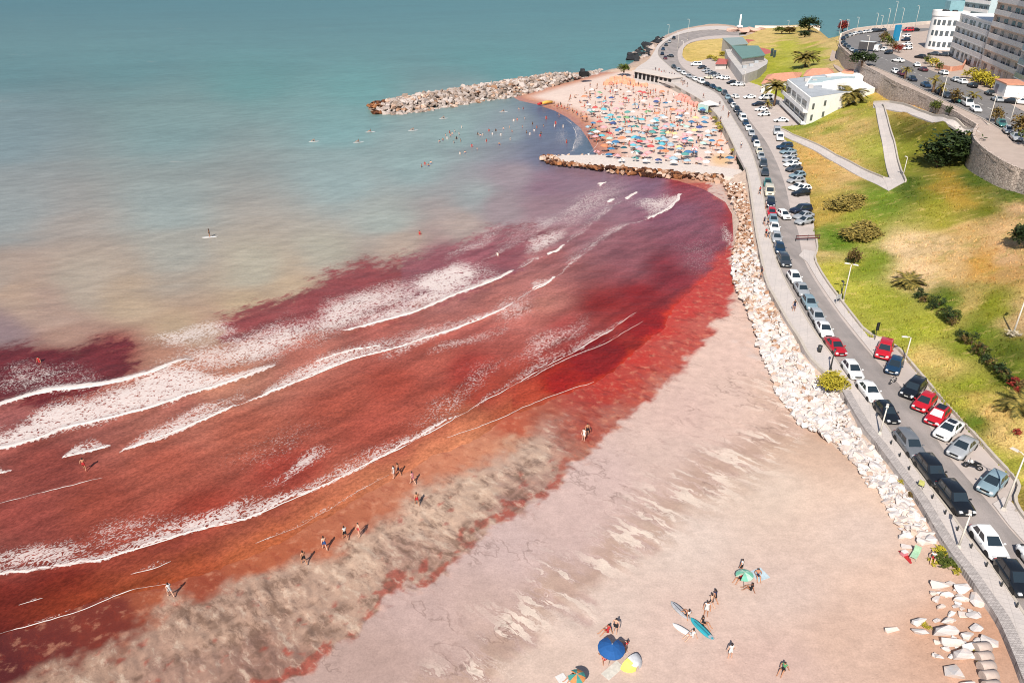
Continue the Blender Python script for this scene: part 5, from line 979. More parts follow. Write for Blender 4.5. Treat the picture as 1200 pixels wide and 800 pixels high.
# ================================================================== BUILDINGS
m_wh = simple('white_render', rgb(255, 253, 250, 1.22), .85, .04, .6); m_pink = simple('pink_render', rgb(250, 230, 216, 1.15), .85, .05, .6); m_gl = simple('window_glass', rgb(104, 112, 118), .15, .1, 2.0, spec=.7); m_gl2 = simple('blue_glass', rgb(150, 196, 206), .2, .08, 1.0, spec=.6)
m_bal = simple('balcony_parapet', rgb(252, 244, 238, 1.2), .8, .05, 1.0); m_groof = simple('green_sheet_roof', rgb(122, 158, 148), .55, .08, .8); m_grey = simple('grey_render', rgb(216, 210, 206), .85, .08, .5); m_slate = simple('flat_roof_grey', rgb(192, 198, 204), .8, .07, .4); m_terra = simple('terracotta_roof', rgb(238, 168, 138), .85, .12, 1.2); m_paleblue = simple('pale_blue_roof', rgb(196, 216, 220), .7, .06, .5); m_frame = simple('window_frame', rgb(238, 234, 228), .7, .04)
def W2_(p): return np.array(p[:2])
class Frame:
    """local frame of a facade: a = start, u along the wall, o outward"""
    def __init__(s, a, b, out):
        s.a = np.array(a[:2], float); d = np.array(b[:2], float) - s.a; s.L = float(np.hypot(*d)); s.u = d / s.L; n = np.array((-s.u[1], s.u[0])); s.o = n if n @ (np.array(out[:2]) - s.a) > 0 else -n
    def p(s, x, y, z): q = s.a + s.u * x + s.o * y; return (q[0], q[1], z)
    def box(s, x0, x1, y0, y1, z0, z1, mb=None):
        mb = mb or MB(); c = [s.p(x, y, z) for z in (z0, z1) for x, y in ((x0, y0), (x1, y0), (x1, y1), (x0, y1))]
        F = [(3, 2, 1, 0), (4, 5, 6, 7), (0, 1, 5, 4), (1, 2, 6, 5), (2, 3, 7, 6), (3, 0, 4, 7)]
        if np.cross(s.u, s.o) < 0: F = [f[::-1] for f in F]
        return mb.add(c, F)
def local(root, mb, name, mat, parent=None):
    o = mb.build(name, mat, parent or root)
    if parent is None: o.matrix_parent_inverse = root.matrix_basis.inverted() if False else Matrix.Translation(-Vector(root.location))
    else: o.matrix_parent_inverse = Matrix.Identity(4)
    return o
camxy = (0, 0)
def apartment(name, a, b, z0, floors, fh, depth, bays, label, wallm, parm, slabm, bdepth=1.3, gl=m_gl):
    f = Frame(a, b, camxy); root = empty(name, (*f.p(0, 0, z0)[:2], z0), 0, label, 'building'); H = floors * fh
    local(root, f.box(0, f.L, -depth, 0, z0 - 1, z0 + H), 'wall', wallm); local(root, f.box(-.3, f.L + .3, -depth - .3, .3, z0 + H, z0 + H + .5), 'roof', slabm)
    bw = f.L / bays
    for k in range(floors):
        z = z0 + k * fh
        if k: local(root, f.box(-.1, f.L + .1, .003, bdepth, z - .12, z + .12), 'floor_slab', slabm)
        for j in range(bays):
            x0_ = j * bw + bw * (.14 + .12 * ((j * 7 + k * 3) % 3)); x1_ = x0_ + bw * (.42 + .1 * ((j + k) % 2)); w = local(root, f.box(x0_, x1_, .02, .07, z + .25, z + fh - .75), 'window', gl); local(root, f.box((x0_ + x1_) / 2 - .05, (x0_ + x1_) / 2 + .05, .07, .12, z + .25, z + fh - .75), 'window_bar', m_frame, w).parent = w
            if k: local(root, f.box(j * bw + .06, (j + 1) * bw - .06, bdepth - .14, bdepth - .02, z + .12, z + 1.45), 'balcony_parapet', parm)
    for j in (0, bays): local(root, f.box(j * bw - .1, j * bw + .1, .0035, bdepth - .2, z0, z0 + H), 'party_wall', wallm)
    return root, f
def fixparent(root):
    # sub-parts were built in world coordinates; keep them there under their part
    for ch in root.children:
        for g in ch.children: g.matrix_parent_inverse = Matrix.Identity(4)
a1, r1 = apartment('apartment_building', at(1114, 66, 15), at(1149, 83, 15), 15, 4, 3.5, 14, 7, 'pale four-storey apartment wing joined to the rounded white building', m_wh, m_bal, m_wh, 1.0); fixparent(a1)
a2, r2 = apartment('apartment_building', at(1150, 84, 15), at(1189, 103, 15), 15, 11, 3.4, 16, 5, 'tall apartment block with pinkish balcony bands above the hedge', m_pink, m_bal, simple('pink_band', rgb(248, 214, 190, 1.1), .8), .95); fixparent(a2)
a3, r3 = apartment('apartment_building', at(1190, 106, 15), at(1222, 124, 15), 15, 11, 3.5, 14, 3, 'tower with wide blue-glass balconies next to the pinkish block', m_wh, m_gl2, m_wh, 1.5, m_gl); fixparent(a3)
bt, ft = apartment('tower_block', at(1122, 40, 15), at(1150, 46, 15), 15, 9, 3.4, 14, 4, 'pale blue-banded tower rising behind the lower apartments', m_paleblue, m_wh, m_paleblue, .5); fixparent(bt)
# rounded white building
c0 = np.array(at(1104, 57, 15)); R0 = 6.3; root = empty('round_building', Vector(c0), 0, 'rounded white three-storey building with roof terrace at the plaza', 'building'); H0 = 13.0
def ring(r, z0, z1, n=40, a0=0, a1=2 * math.pi, cap=True):
    mb = MB(); full = abs(a1 - a0 - 2 * math.pi) < 1e-6; A = [a0 + (a1 - a0) * i / n for i in range(n if full else n + 1)]; m = len(A)
    V = [(r * math.cos(t), r * math.sin(t), z) for z in (z0, z1) for t in A]; mb.add(V, [(i, (i + 1) % m, m + (i + 1) % m, m + i) for i in range(m if full else m - 1)], 0, True)
    if cap and full: mb.add([(r * math.cos(t), r * math.sin(t), z1) for t in A], [tuple(range(m))])
    return mb
ring(R0, -1, H0).build('wall', m_wh, root); ring(R0 + .25, H0 - 1.0, H0 + .8, cap=False).build('parapet', m_wh, root); ring(R0 + .12, H0 + .0, H0 + .02).build('roof_terrace', simple('terrace_floor', rgb(150, 112, 92), .8), root)
for k, z in enumerate((1.0, 5.0, 8.8)):
    for j in range(9):
        t0 = math.radians(180 + 8 + j * 17); o = ring(R0 + .03, z, z + 1.9, 4, t0, t0 + math.radians(11), False).build('window', m_gl, root)
for j in range(7):
    t0 = random.uniform(0, 6.28); rr_ = random.uniform(1, R0 - 1.5); MB().box((rr_ * math.cos(t0), rr_ * math.sin(t0), H0 + .5), (1.2, .9, .9)).build('roof_fitting', simple('roof_fitting', rgb(70, 74, 78), .7), root)
MB().box((2.5, 3.5, H0 + 2.0), (5.5, 4, 4.0)).build('stair_tower', m_gl2, root)
# white house in front of the wall
Cc = W2_(at(944, 146, 4)); Bc = W2_(at(1024, 111, 9.6)); Ac = W2_(at(918, 121, 4)); Dc = Ac + Bc - Cc; root = empty('white_house', (*Cc, 3.2), 0, 'large white house with balconies and grey flat roof below the stone wall', 'house'); ZR = 11.6
local(root, MB().prism([Cc, Bc, Dc, Ac], 2.5, ZR), 'wall', m_wh); cen = (Cc + Bc + Dc + Ac) / 4; rp = [q + (cen - q) * .03 for q in (Cc, Bc, Dc, Ac)]
local(root, MB().prism([Cc + (Bc - Cc) * .02, Cc + (Bc - Cc) * .62, Ac + (Bc - Cc) * .62, Ac + (Bc - Cc) * .02], ZR, ZR + .12), 'flat_roof', m_slate)
f = Frame(Ac, Cc, camxy); nb_ = 4
for k in range(2):
    z = 4.2 + k * 3.4
    for j in range(nb_):
        x0 = f.L * (.08 + j * .22); local(root, f.box(x0, x0 + f.L * .17, .02, .08, z + .2, z + 2.4), 'window', m_gl)
    local(root, f.box(0, f.L, .003, 1.4, z - .25, z), 'balcony_slab', m_wh); local(root, f.box(0, f.L, 1.28, 1.4, z, z + .9), 'balcony_parapet', m_wh)
f = Frame(Cc, Bc, camxy)
for k in range(2):
    for j, x in enumerate((.05, .22, .45, .62)): local(root, f.box(f.L * x, f.L * x + 1.0, .02, .08, 4.8 + k * 3.2 + x * 3, 6.5 + k * 3.2 + x * 2), 'window', m_gl if j < 2 else simple('pale_shutter', rgb(196, 190, 190), .8))
local(root, f.box(f.L * .55, f.L * .95, -9, -4, ZR, ZR + 2.0), 'upper_storey', m_wh)
for j, (x, y) in enumerate(((.15, .4), (.3, .65), (.42, .3), (.55, .7), (.22, .75))):
    q = Cc + (Bc - Cc) * x + (Ac - Cc) * y; local(root, MB().box((q[0], q[1], ZR + .6), (1.4, 1.1, 1.0)), 'roof_unit', m_grey)
root = empty('flat_roofed_house', Vector(at(965, 100, 6)), 0, 'low building with pale blue flat roof behind the white house', 'house')
local(root, MB().prism(poly([(944,99),(1000,96),(1005,89),(950,90)], 12.2), 5, 12.2), 'wall', m_wh); local(root, MB().prism(poly([(946,98),(998,95),(1003,90),(952,91)], 12.2), 12.2, 12.4), 'flat_roof', m_paleblue)
root = empty('small_house', Vector(at(995, 88, 8)), 0, 'small white house with terracotta roof against the stone wall', 'house')
local(root, MB().prism(poly([(985,88),(1012,90),(1010,82),(990,82)], 12.5), 8, 12.5), 'wall', m_wh); local(root, MB().prism(poly([(986,86),(1000,87),(1000,83),(990,83)], 12.6), 12.5, 13.2), 'roof', m_terra)
stuffless(MB().prism(poly([(988,110),(1022,103),(1040,98),(1012,97),(996,100)], 10.6), 7, 10.7).build('white_terrace', m_wh))
def hip(root, fp, z0, z1, m, name='roof'):
    P = [np.array(p) for p in fp]; m01 = (P[0] + P[3]) / 2; m23 = (P[1] + P[2]) / 2; ra = m01 + (m23 - m01) * .25; rb = m01 + (m23 - m01) * .75
    V = [(*p, z0) for p in P] + [(*ra, z1), (*rb, z1)]; o = MB().add(V, [(0, 1, 5, 4), (1, 2, 5), (2, 3, 4, 5), (3, 0, 4)]).build(name, m, root); o.matrix_parent_inverse = Matrix.Translation(-Vector(root.location)); return o
root = empty('tiled_house', Vector(at(912, 104, 3)), 0, 'low white house with terracotta hip roof beside the palm', 'house'); fp = poly([(893,98),(934,93.5),(940,85.5),(900,88)], 6.4)
local(root, MB().prism(fp, 2.8, 6.4), 'wall', m_wh); hip(root, fp + (fp - fp.mean(0)) * .06, 6.38, 8.2, m_terra); f = Frame(fp[0], fp[1], camxy)
for j in range(4): local(root, f.box(f.L * (.1 + j * .22), f.L * (.1 + j * .22) + 1.3, .02, .07, 3.8, 5.6), 'window', m_gl)
root = empty('tiled_house', Vector(at(962, 92, 6)), 0, 'second terracotta-roofed house behind the pale blue roof', 'house'); fp = poly([(942,89),(978,88),(975,82),(946,82.5)], 10.0)
local(root, MB().prism(fp, 5, 10.0), 'wall', m_wh); hip(root, fp + (fp - fp.mean(0)) * .06, 9.98, 11.6, m_terra)
# green-roofed restaurant
root = empty('green_roofed_building', Vector(at(875, 80, 3)), 0, 'long grey building with green sheet roof and red terraces on the headland', 'building')
q1 = poly([(850,58),(857,58),(893,66),(900,71),(899,75),(888,82),(870,88),(853,66)], 6.8); local(root, MB().prism(q1, 2.8, 6.8), 'wall', m_grey)
local(root, MB().prism(poly([(858,54.5),(888,54.5),(896,64.5),(870,68.5)], 9.4), 6.9, 9.2), 'upper_wall', m_grey); local(root, MB().prism(poly([(857,54),(888.5,54),(897,65),(869.5,69)], 9.4), 9.2, 9.55), 'roof', m_groof)
local(root, MB().prism(poly([(847,45.5),(870,44.5),(876,51.5),(857,53)], 9.0), 3, 8.9), 'rear_wall', m_grey); local(root, MB().prism(poly([(846.5,45),(870.5,44),(877,52),(856.5,53.5)], 9.0), 8.9, 9.15), 'rear_roof', simple('grey_green_roof', rgb(164, 180, 176), .6))
f = Frame(at(855, 71, 3), at(871, 94, 3), camxy)
for j in range(9): local(root, f.box(f.L * (.02 + j * .108), f.L * (.02 + j * .108) + f.L * .09, 1.2, 1.3, 3.4, 6.0), 'window', m_gl)
m_rt = simple('red_terrace', rgb(206, 112, 104), .85, .08)
for q in ([(890,56),(898,54),(908,62),(903,69),(896,66)], [(874,46),(884,47),(890,53),(879,53.5)], [(862,86),(868,93),(876,93),(871,88)]): local(root, MB().prism(poly(q, 4.2), 2.8, 4.2), 'terrace', m_rt)
for q in ((905, 58), (908, 60)): local(root, MB().prism(poly([(q[0] - 1.5, q[1] + 1.5), (q[0] + 1.5, q[1] + 1.5), (q[0] + 2, q[1] - 1), (q[0] - 1, q[1] - 1)], 7.5), 3, 7.5), 'tank', simple('dark_tank', rgb(54, 72, 70), .6))
root = empty('kiosk', Vector(at(846, 76, 3)), 0, 'small salmon-red kiosk roof in the car yard', 'kiosk'); fp = poly([(838,75),(852,75),(853,69),(842,68)], 5.4); local(root, MB().prism(fp + (fp.mean(0) - fp) * .1, 3, 5.2), 'wall', m_grey); hip(root, fp, 5.2, 6.4, m_rt)
f = Frame(at(870, 90, 3), at(888, 84, 3), camxy)
for j in range(5): local(root, f.box(f.L * (.06 + j * .19), f.L * (.06 + j * .19) + f.L * .12, -.2, .35, 3.6, 5.6), 'window', m_gl)
for j, (x, y) in enumerate(((878, 72), (886, 74), (880, 78), (872, 80))):
    q = at(x, y, 6.8); local(root, MB().box((q[0], q[1], 7.3), (1.6, 1.2, 1.0)), 'roof_unit', m_slate)
# long beach pavilion with dark bays
f = Frame(at(743, 91.5, 1.9), at(787, 100.5, 1.9), at(740, 130, 0)); root = empty('beach_pavilion', f.p(0, 0, 1.8), 0, 'long flat-roofed beach pavilion with a row of dark bays', 'building')
local(root, f.box(0, f.L, -5.5, 0, .5, 4.6), 'wall', m_grey); local(root, f.box(-.4, f.L + .4, -6.5, .9, 4.6, 4.95), 'roof', simple('pavilion_roof', rgb(234, 222, 212), .8, .05, .4))
for j in range(9): local(root, f.box(f.L * (j / 9) + .5, f.L * ((j + 1) / 9) - .5, .02, .12, 2.0, 4.2), 'bay_shade', mat_black)  # solid black panels standing in for the shade inside the open bays
# monument and parapet
root = empty('monument', hit(866, 37), 0, 'white column monument on a pink stone mound at the tip of the headland', 'monument'); m_pst = simple('pink_stone', rgb(226, 186, 168), .9, .12, .3, bump=.5)
for k in range(9):
    o = link('base_stone', rockmesh(600 + k, m_pst), root, ((k - 2) * 2.4, (k % 3) * 2.0 - 2, 1.0), k, (7, 5, 4.5))
MB().tube([(0, 0, 2), (0, 0, 7), (0, 0, 10)], [.75, .6, .4], 8).build('column', m_wh, root); MB().box((0, 0, 3.0), (3, 3, 1.0)).build('plinth', m_wh, root)
P_, _ = resample(poly([(884,37.3),(920,37.6),(960,37)], 2.0), 4.0); o = strip(P_, .6, 1, 5.6).build('sea_parapet', m_pink); tag(o, 'low pinkish parapet along the far cliff edge of the headland', 'wall')
P_, _ = resample(poly([(986,42),(1002,36),(1022,33.2),(1048,31),(1085,27.5),(1110,26)], 15.0), 4.0); o = strip(P_, .6, 13, 16.0).build('sea_parapet', m_pink); tag(o, 'pinkish parapet wall on the sea side of the avenue bend', 'wall')
# parked-yard gatehouse by the hedge
root = empty('gatehouse', Vector(at(1173, 103, 15)), 0, 'small white gatehouse at the foot of the apartment tower', 'house'); f = Frame(at(1163, 108, 15), at(1176, 114, 15), camxy); local(root, f.box(0, f.L, -5, 0, 14.8, 18.2), 'wall', m_wh); local(root, f.box(-.3, f.L + .3, -5.3, .3, 18.2, 18.5), 'roof', m_terra); local(root, f.box(1, 3.2, .02, .08, 15.1, 17.4), 'door', simple('grey_door', rgb(170, 160, 166), .7))
P_, _ = resample(poly([(1096,80),(1114,84),(1128,82),(1132,74)], 15.0), 1.0); o = strip(P_, .4, 14.8, 16.4).build('garden_wall', m_terra); tag(o, 'low orange garden wall between avenue and apartments', 'wall')
# ================================================================== PLANTS
def leafmat(name, c1, c2):
    t = NT(name); oi = t.new('ShaderNodeObjectInfo').outputs['Random']; ri = t.new('ShaderNodeNewGeometry').outputs['Random Per Island']; c_ = t.mix(ri, lin(c1), lin(c2))
    return t.done(t.scale(c_, t.ramp(oi, 0, 1, .85, 1.12)), .7, None, Specular_IOR_Level=.25)
L_DARK = leafmat('dark_leaf', (34, 50, 24), (66, 84, 36)); L_GREEN = leafmat('green_leaf', (66, 84, 30), (120, 128, 48)); L_YEL = leafmat('yellow_leaf', (170, 158, 40), (222, 202, 70)); L_BED = leafmat('bed_leaf', (128, 118, 52), (214, 186, 98)); L_PALM = leafmat('palm_leaf', (84, 84, 36), (176, 154, 76)); L_RED = leafmat('red_leaf', (120, 38, 34), (190, 70, 50)); L_BROWN = leafmat('brown_leaf', (96, 74, 44), (140, 118, 60))
m_trunk = simple('bark', rgb(120, 94, 72), .95, .2, 2.0)
def foliage(n, leaf, clumps, seed, spread=.30, flat=1.0, low=-.25):
    r = random.Random(seed); m = MB(); C_ = []
    while len(C_) < clumps:
        v_ = Vector((r.gauss(0, 1), r.gauss(0, 1), r.gauss(0, 1))).normalized() * r.uniform(.45, .8)
        if v_.z > low: C_.append(v_)
    for _ in range(n):
        c_ = r.choice(C_); p = c_ + Vector((r.gauss(0, 1), r.gauss(0, 1), r.gauss(0, 1))) * spread * .6
        a = Vector((r.gauss(0, 1), r.gauss(0, 1), r.gauss(0, .7))).normalized(); b = a.cross(Vector((r.gauss(0, .5), r.gauss(0, .5), 1))).normalized(); s = leaf * r.uniform(.6, 1.4)
        p.z *= flat; m.add([p - a * s - b * s * .45, p + a * s * .2 - b * s * .6, p + a * s + b * s * .1, p + a * s * .1 + b * s * .6], [(0, 1, 2, 3)])
    return m
FOL = {}
def folmesh(kind, mat, v):
    k = (kind, mat.name, v)
    if k not in FOL:
        n, leaf, cl, sp = {'shrub': (420, .13, 16, .34), 'tree': (1500, .085, 34, .26), 'bed': (1500, .07, 60, .22), 'small': (170, .17, 9, .36)}[kind]; FOL[k] = foliage(n, leaf, cl, hash(kind) % 97 + v * 13 + 5 if False else (len(kind) * 31 + v * 13), sp).mesh('foliage', mat)
    return FOL[k]
def shrub(p, R, mat, label, kind='shrub', name='shrub', cat='shrub', group=None, trunk=True):
    r = empty(name, p, random.uniform(0, 6.28), label, cat, group); f_ = link('foliage' if name == 'shrub' else 'crown', folmesh(kind, mat, random.randrange(3)), r, (0, 0, R[2] * .85), 0, R)
    if trunk:
        m = MB(); m.tube([(0, 0, -.1), (.02 * R[0], 0, R[2] * .5), (.05 * R[0], .03, R[2] * .95)], [.07 * R[0] + .03, .05 * R[0] + .02, .02 * R[0] + .01], 6)
        for k in range(4): a = k * 1.6 + .4; m.tube([(0, 0, R[2] * .35), (R[0] * .4 * math.cos(a), R[1] * .4 * math.sin(a), R[2] * .85)], [.03 * R[0] + .015, .01 * R[0] + .008], 5)
        m.build('trunk' if name != 'shrub' else 'stem', m_trunk, r)
    return r
FR = MB(); nseg = 9
for i in range(nseg):                                   # one feather frond, unit length, drooping
    t0, t1 = i / nseg, (i + 1) / nseg; z = lambda t: .42 * t - .72 * t * t; 
    FR.add([(t0, -.012, z(t0)), (t1, -.008, z(t1)), (t1, .008, z(t1)), (t0, .012, z(t0))], [(0, 1, 2, 3)])
    for s in (-1, 1):
        for q in (0, .5):
            tt_ = t0 + q / nseg; l = .26 * (math.sin(math.pi * min(1, tt_ * .9 + .1)) ** .6); FR.add([(tt_, 0, z(tt_)), (tt_ + .075, 0, z(tt_ + .075)), (tt_ + .18, s * l, z(tt_) - .07)], [(0, 1, 2)])
FROND = FR.mesh('frond', L_PALM)
def palm(p, h, fl, n, label, group=None, name='palm_tree'):
    r = empty(name, p, random.uniform(0, 6), label, 'palm tree'); 
    if group: r['group'] = group
    MB().tube([(0, 0, -.3), (.05, 0, h * .3), (.08, .05, h * .7), (.1, .05, h)], [.42, .34, .3, .36], 9).build('trunk', m_trunk, r)
    for k in range(n):
        a = k * 2.39996; e = random.uniform(-.35, .9) * (1 - k / n * .3); o = link('frond', FROND, r, (.1, .05, h), 0, fl * random.uniform(.8, 1.1)); o.rotation_euler = (0, -e, a)
palm(hit(943, 79), 3.8, 5.2, 54, 'palm tree on the headland lawn behind the terracotta roof'); palm(hit(995, 123), 3.0, 4.8, 54, 'palm tree at the white house corner beside the lawn'); palm(Vector(at(907, 124, 3.1)), 6.0, 4.2, 44, 'tall palm tree in front of the terracotta-roofed house'); palm(Vector(at(899, 127, 3.1)), 1.6, 1.8, 18, 'short palm beside the tall palm by the house')
palm(hit(1065, 333), .5, 2.4, 30, 'low spreading palm at the head of the lawn hedge'); palm(hit(1196, 478), .5, 2.2, 26, 'low dark palm on the lawn by the stone heap')
for x, y, h in ((1093, 108, 3.2), (1060, 92, 2.6), (1138, 124, 2.6), (1102, 112, 2.2)): palm(Vector(at(x, y, 15.1)), h, 2.0, 16, 'small street palm between parked cars above the stone wall', 'street palms above the stone wall')
shrub(hit(1112, 192), (6.4, 5.5, 4.0), L_DARK, 'broad dark evergreen tree in the hollow of the lawn', 'tree', 'evergreen_tree', 'tree'); shrub(hit(1128, 182), (3.4, 3.2, 2.6), L_DARK, 'dark evergreen beside the curved terrace wall', 'tree', 'evergreen_tree', 'tree'); shrub(hit(1098, 196), (3.0, 2.8, 2.0), L_DARK, 'low dark evergreen at the shady end of the hollow', 'tree', 'evergreen_tree', 'tree')
shrub(hit(1201, 290), (2.6, 2.4, 2.0), L_DARK, 'round dark bush on the bare upper slope', 'tree', 'shrub', 'shrub')
def bedmound(px, py, rx, ry, lab):
    p = hit(px, py); shrub(p - Vector((0, 0, .5)), (rx, ry, 1.3), L_BED, lab, 'bed', 'shrub', 'shrub', None, False)
bedmound(988, 243, 4.3, 4.6, 'wide speckled yellow-brown shrub mound on the slope, upper one'); bedmound(1000, 238, 3.4, 4.2, 'wide speckled shrub mound joined to the upper one'); bedmound(1006, 279, 3.5, 4.6, 'wide speckled shrub mound above the small dark tree'); bedmound(1016, 272, 3.0, 4.2, 'wide speckled shrub mound behind the small dark tree')
shrub(hit(1001, 309), (1.2, 1.2, 1.5), L_BROWN, 'small bare-stemmed dark tree by the tall cream lamp', 'shrub', 'small_tree', 'tree'); shrub(hit(998, 308), (.9, .9, 1.0), L_DARK, 'dark low shrub at the foot of the small tree', 'shrub')
HEDGE = [(1076,346),(1079,349),(1083,352),(1090,352),(1093,360),(1099,357),(1102,367),(1106,371),(1109,364),(1111,375),(1115,378),(1119,372),(1124,391),(1128,396),(1131,399),(1136,397),(1141,395),(1144,409),(1147,413),(1151,417),(1155,420),(1158,424),(1162,427),(1165,431),(1169,434),(1172,437),(1175,440),(1178,443),(1182,446)]
for i, (x, y) in enumerate(HEDGE):
    s = random.uniform(.55, .95); shrub(hit(x, y + 3), (s, s, s * random.uniform(.8, 1.2)), [L_DARK, L_DARK, L_BROWN, L_GREEN][i % 4], ['small dark shrub', 'small brownish shrub', 'small green shrub'][[0, 0, 1, 2][i % 4]] + ' in the row crossing the lawn', 'small', group=['dark shrubs of the lawn row', 'brown shrubs of the lawn row', 'green shrubs of the lawn row'][[0, 0, 1, 2][i % 4]])
for i, (x, y) in enumerate([(1187,449),(1191,455),(1195,460),(1198,452)]): shrub(hit(x, y + 3), (.8, .8, .6), L_BROWN if i % 2 else L_RED, ['reddish', 'brown'][i % 2] + ' clump at the lower end of the shrub row', 'small', group=['reddish end clumps', 'brown end clumps'][i % 2])
shrub(hit(1191, 509), (.45, .45, .4), L_RED, 'small dark red plant alone on the dry lawn', 'small'); shrub(hit(1138, 404), (.6, .6, .6), L_GREEN, 'single green shrub on the lawn behind the shrub row', 'small'); shrub(hit(1186, 394), (1.0, .6, .5), leafmat('pale_leaf', (206, 190, 160), (236, 224, 200)), 'pale stone-coloured clump at the leaning lamp foot', 'small')
for x, y in ((969, 453), (977, 449), (983, 455), (975, 457)): p = Vector(at(x, y, 2.7)); shrub(p, (1.3, 1.3, .85), L_YEL, 'yellow-green bush growing over the promenade edge', 'shrub', group='yellow-green bush clumps on the promenade edge')
for x, y, s, m in ((1102, 646, .7, L_YEL), (1108, 655, .9, L_GREEN), (1113, 662, .9, L_GREEN), (1119, 668, .7, L_YEL), (1092, 660, .5, L_YEL), (1068, 580, .5, L_BROWN), (1058, 565, .5, L_YEL), (1146, 762, .35, L_YEL), (1149, 775, .35, L_YEL), (1086, 733, .4, L_YEL)): shrub(hit(x, y), (s, s, s * .35), m, ['yellowish', 'green', 'brown'][[L_YEL, L_GREEN, L_BROWN].index(m)] + ' weed patch at the foot of the sea wall', 'small', group=['yellow weeds by the wall', 'green weeds by the wall', 'brown weeds by the wall'][[L_YEL, L_GREEN, L_BROWN].index(m)], trunk=False)
shrub(hit(1010, 78), (5, 4, 3.0), L_DARK, 'wide dark bush below the avenue bend behind the small houses', 'tree', 'shrub', 'shrub'); shrub(hit(947, 38), (9, 7, 5.0), L_DARK, 'large dark tree on the far cliff edge', 'tree', 'evergreen_tree', 'tree'); shrub(hit(987, 37), (6, 4, 4.0), L_RED, 'reddish bush by the avenue bend above the sea', 'tree', 'shrub', 'shrub'); shrub(hit(916, 40), (5, 4, 2.6), L_GREEN, 'rounded green bush on the far headland lawn', 'tree', 'shrub', 'shrub'); shrub(hit(925, 40), (4, 4, 2.4), L_BROWN, 'brownish bush beside the rounded green bush', 'tree', 'shrub', 'shrub'); shrub(hit(943, 44), (4, 3, 2), L_DARK, 'low dark hedge by the headland pavement', 'tree', 'shrub', 'shrub')
for x, y, s, m in ((1034, 46, 2.4, L_BROWN), (1040, 50, 2.4, L_GREEN), (1046, 56, 2.0, L_BROWN), (1052, 58, 1.8, L_RED), (1038, 43, 1.8, L_GREEN)): shrub(Vector(at(x, y + 4, 15)), (s, s, s), m, {L_BROWN: 'brown', L_GREEN: 'green', L_RED: 'reddish'}[m] + ' shrub in the planter beside the tall blue sign', 'shrub', group={L_BROWN: 'brown', L_GREEN: 'green', L_RED: 'red'}[m] + ' planter shrubs')
for x, y, s in ((1140, 90, 2.2), (1147, 93, 2.4), (1154, 96, 2.4), (1160, 100, 2.0), (1150, 97, 2.2)): shrub(Vector(at(x, y + 3, 15)), (s * 1.4, s, s * .8), L_YEL, 'yellow-green garden hedge under the apartment balconies', 'shrub', group='yellow-green garden hedge clumps')
for x, y, s, m in ((1087, 72, 1.6, L_GREEN), (1092, 76, 1.8, L_YEL), (1100, 80, 1.4, L_GREEN), (1100, 130, 1.3, L_GREEN), (1096, 130, 1.5, L_GREEN), (1112, 135, 1.2, L_DARK), (1118, 118, 1.9, L_BROWN), (1166, 140, 1.8, L_BROWN), (1193, 158, 2.6, L_BROWN), (1202, 168, 2.2, L_GREEN), (1186, 104, 1.4, L_BROWN)):
    z = 15.0 if y not in (130, 135) else None; shrub(Vector(at(x, y + 3, 15)) if z else hit(x, y), (s, s, s), m, {L_GREEN: 'green', L_YEL: 'yellowish', L_BROWN: 'brownish', L_DARK: 'dark green'}[m] + ' roadside bush along the avenue', 'shrub', group={L_GREEN: 'green', L_YEL: 'yellowish', L_BROWN: 'brownish', L_DARK: 'dark'}[m] + ' roadside bushes')
for x, y in ((832, 70), (846, 66), (850, 65), (838, 72)): shrub(hit(x, y), (2.2, 2, 1.2), L_YEL, 'olive bush in front of the green-roofed building', 'shrub', group='olive bushes before the green-roofed building')
for x, y in ((838, 133), (846, 148), (851, 152), (843, 141), (868, 178)): shrub(Vector(at(x - 3, y, 1.8)), (1.6, 2.2, .7), L_YEL, 'dry yellow grass clump between cove beach and promenade', 'small', group='dry grass clumps by the cove', trunk=False)
shrub(Vector(at(731, 85, 2)), (5, 3, 2.0), L_GREEN, 'green bush behind the orange tents on the cove beach', 'tree', 'shrub', 'shrub')
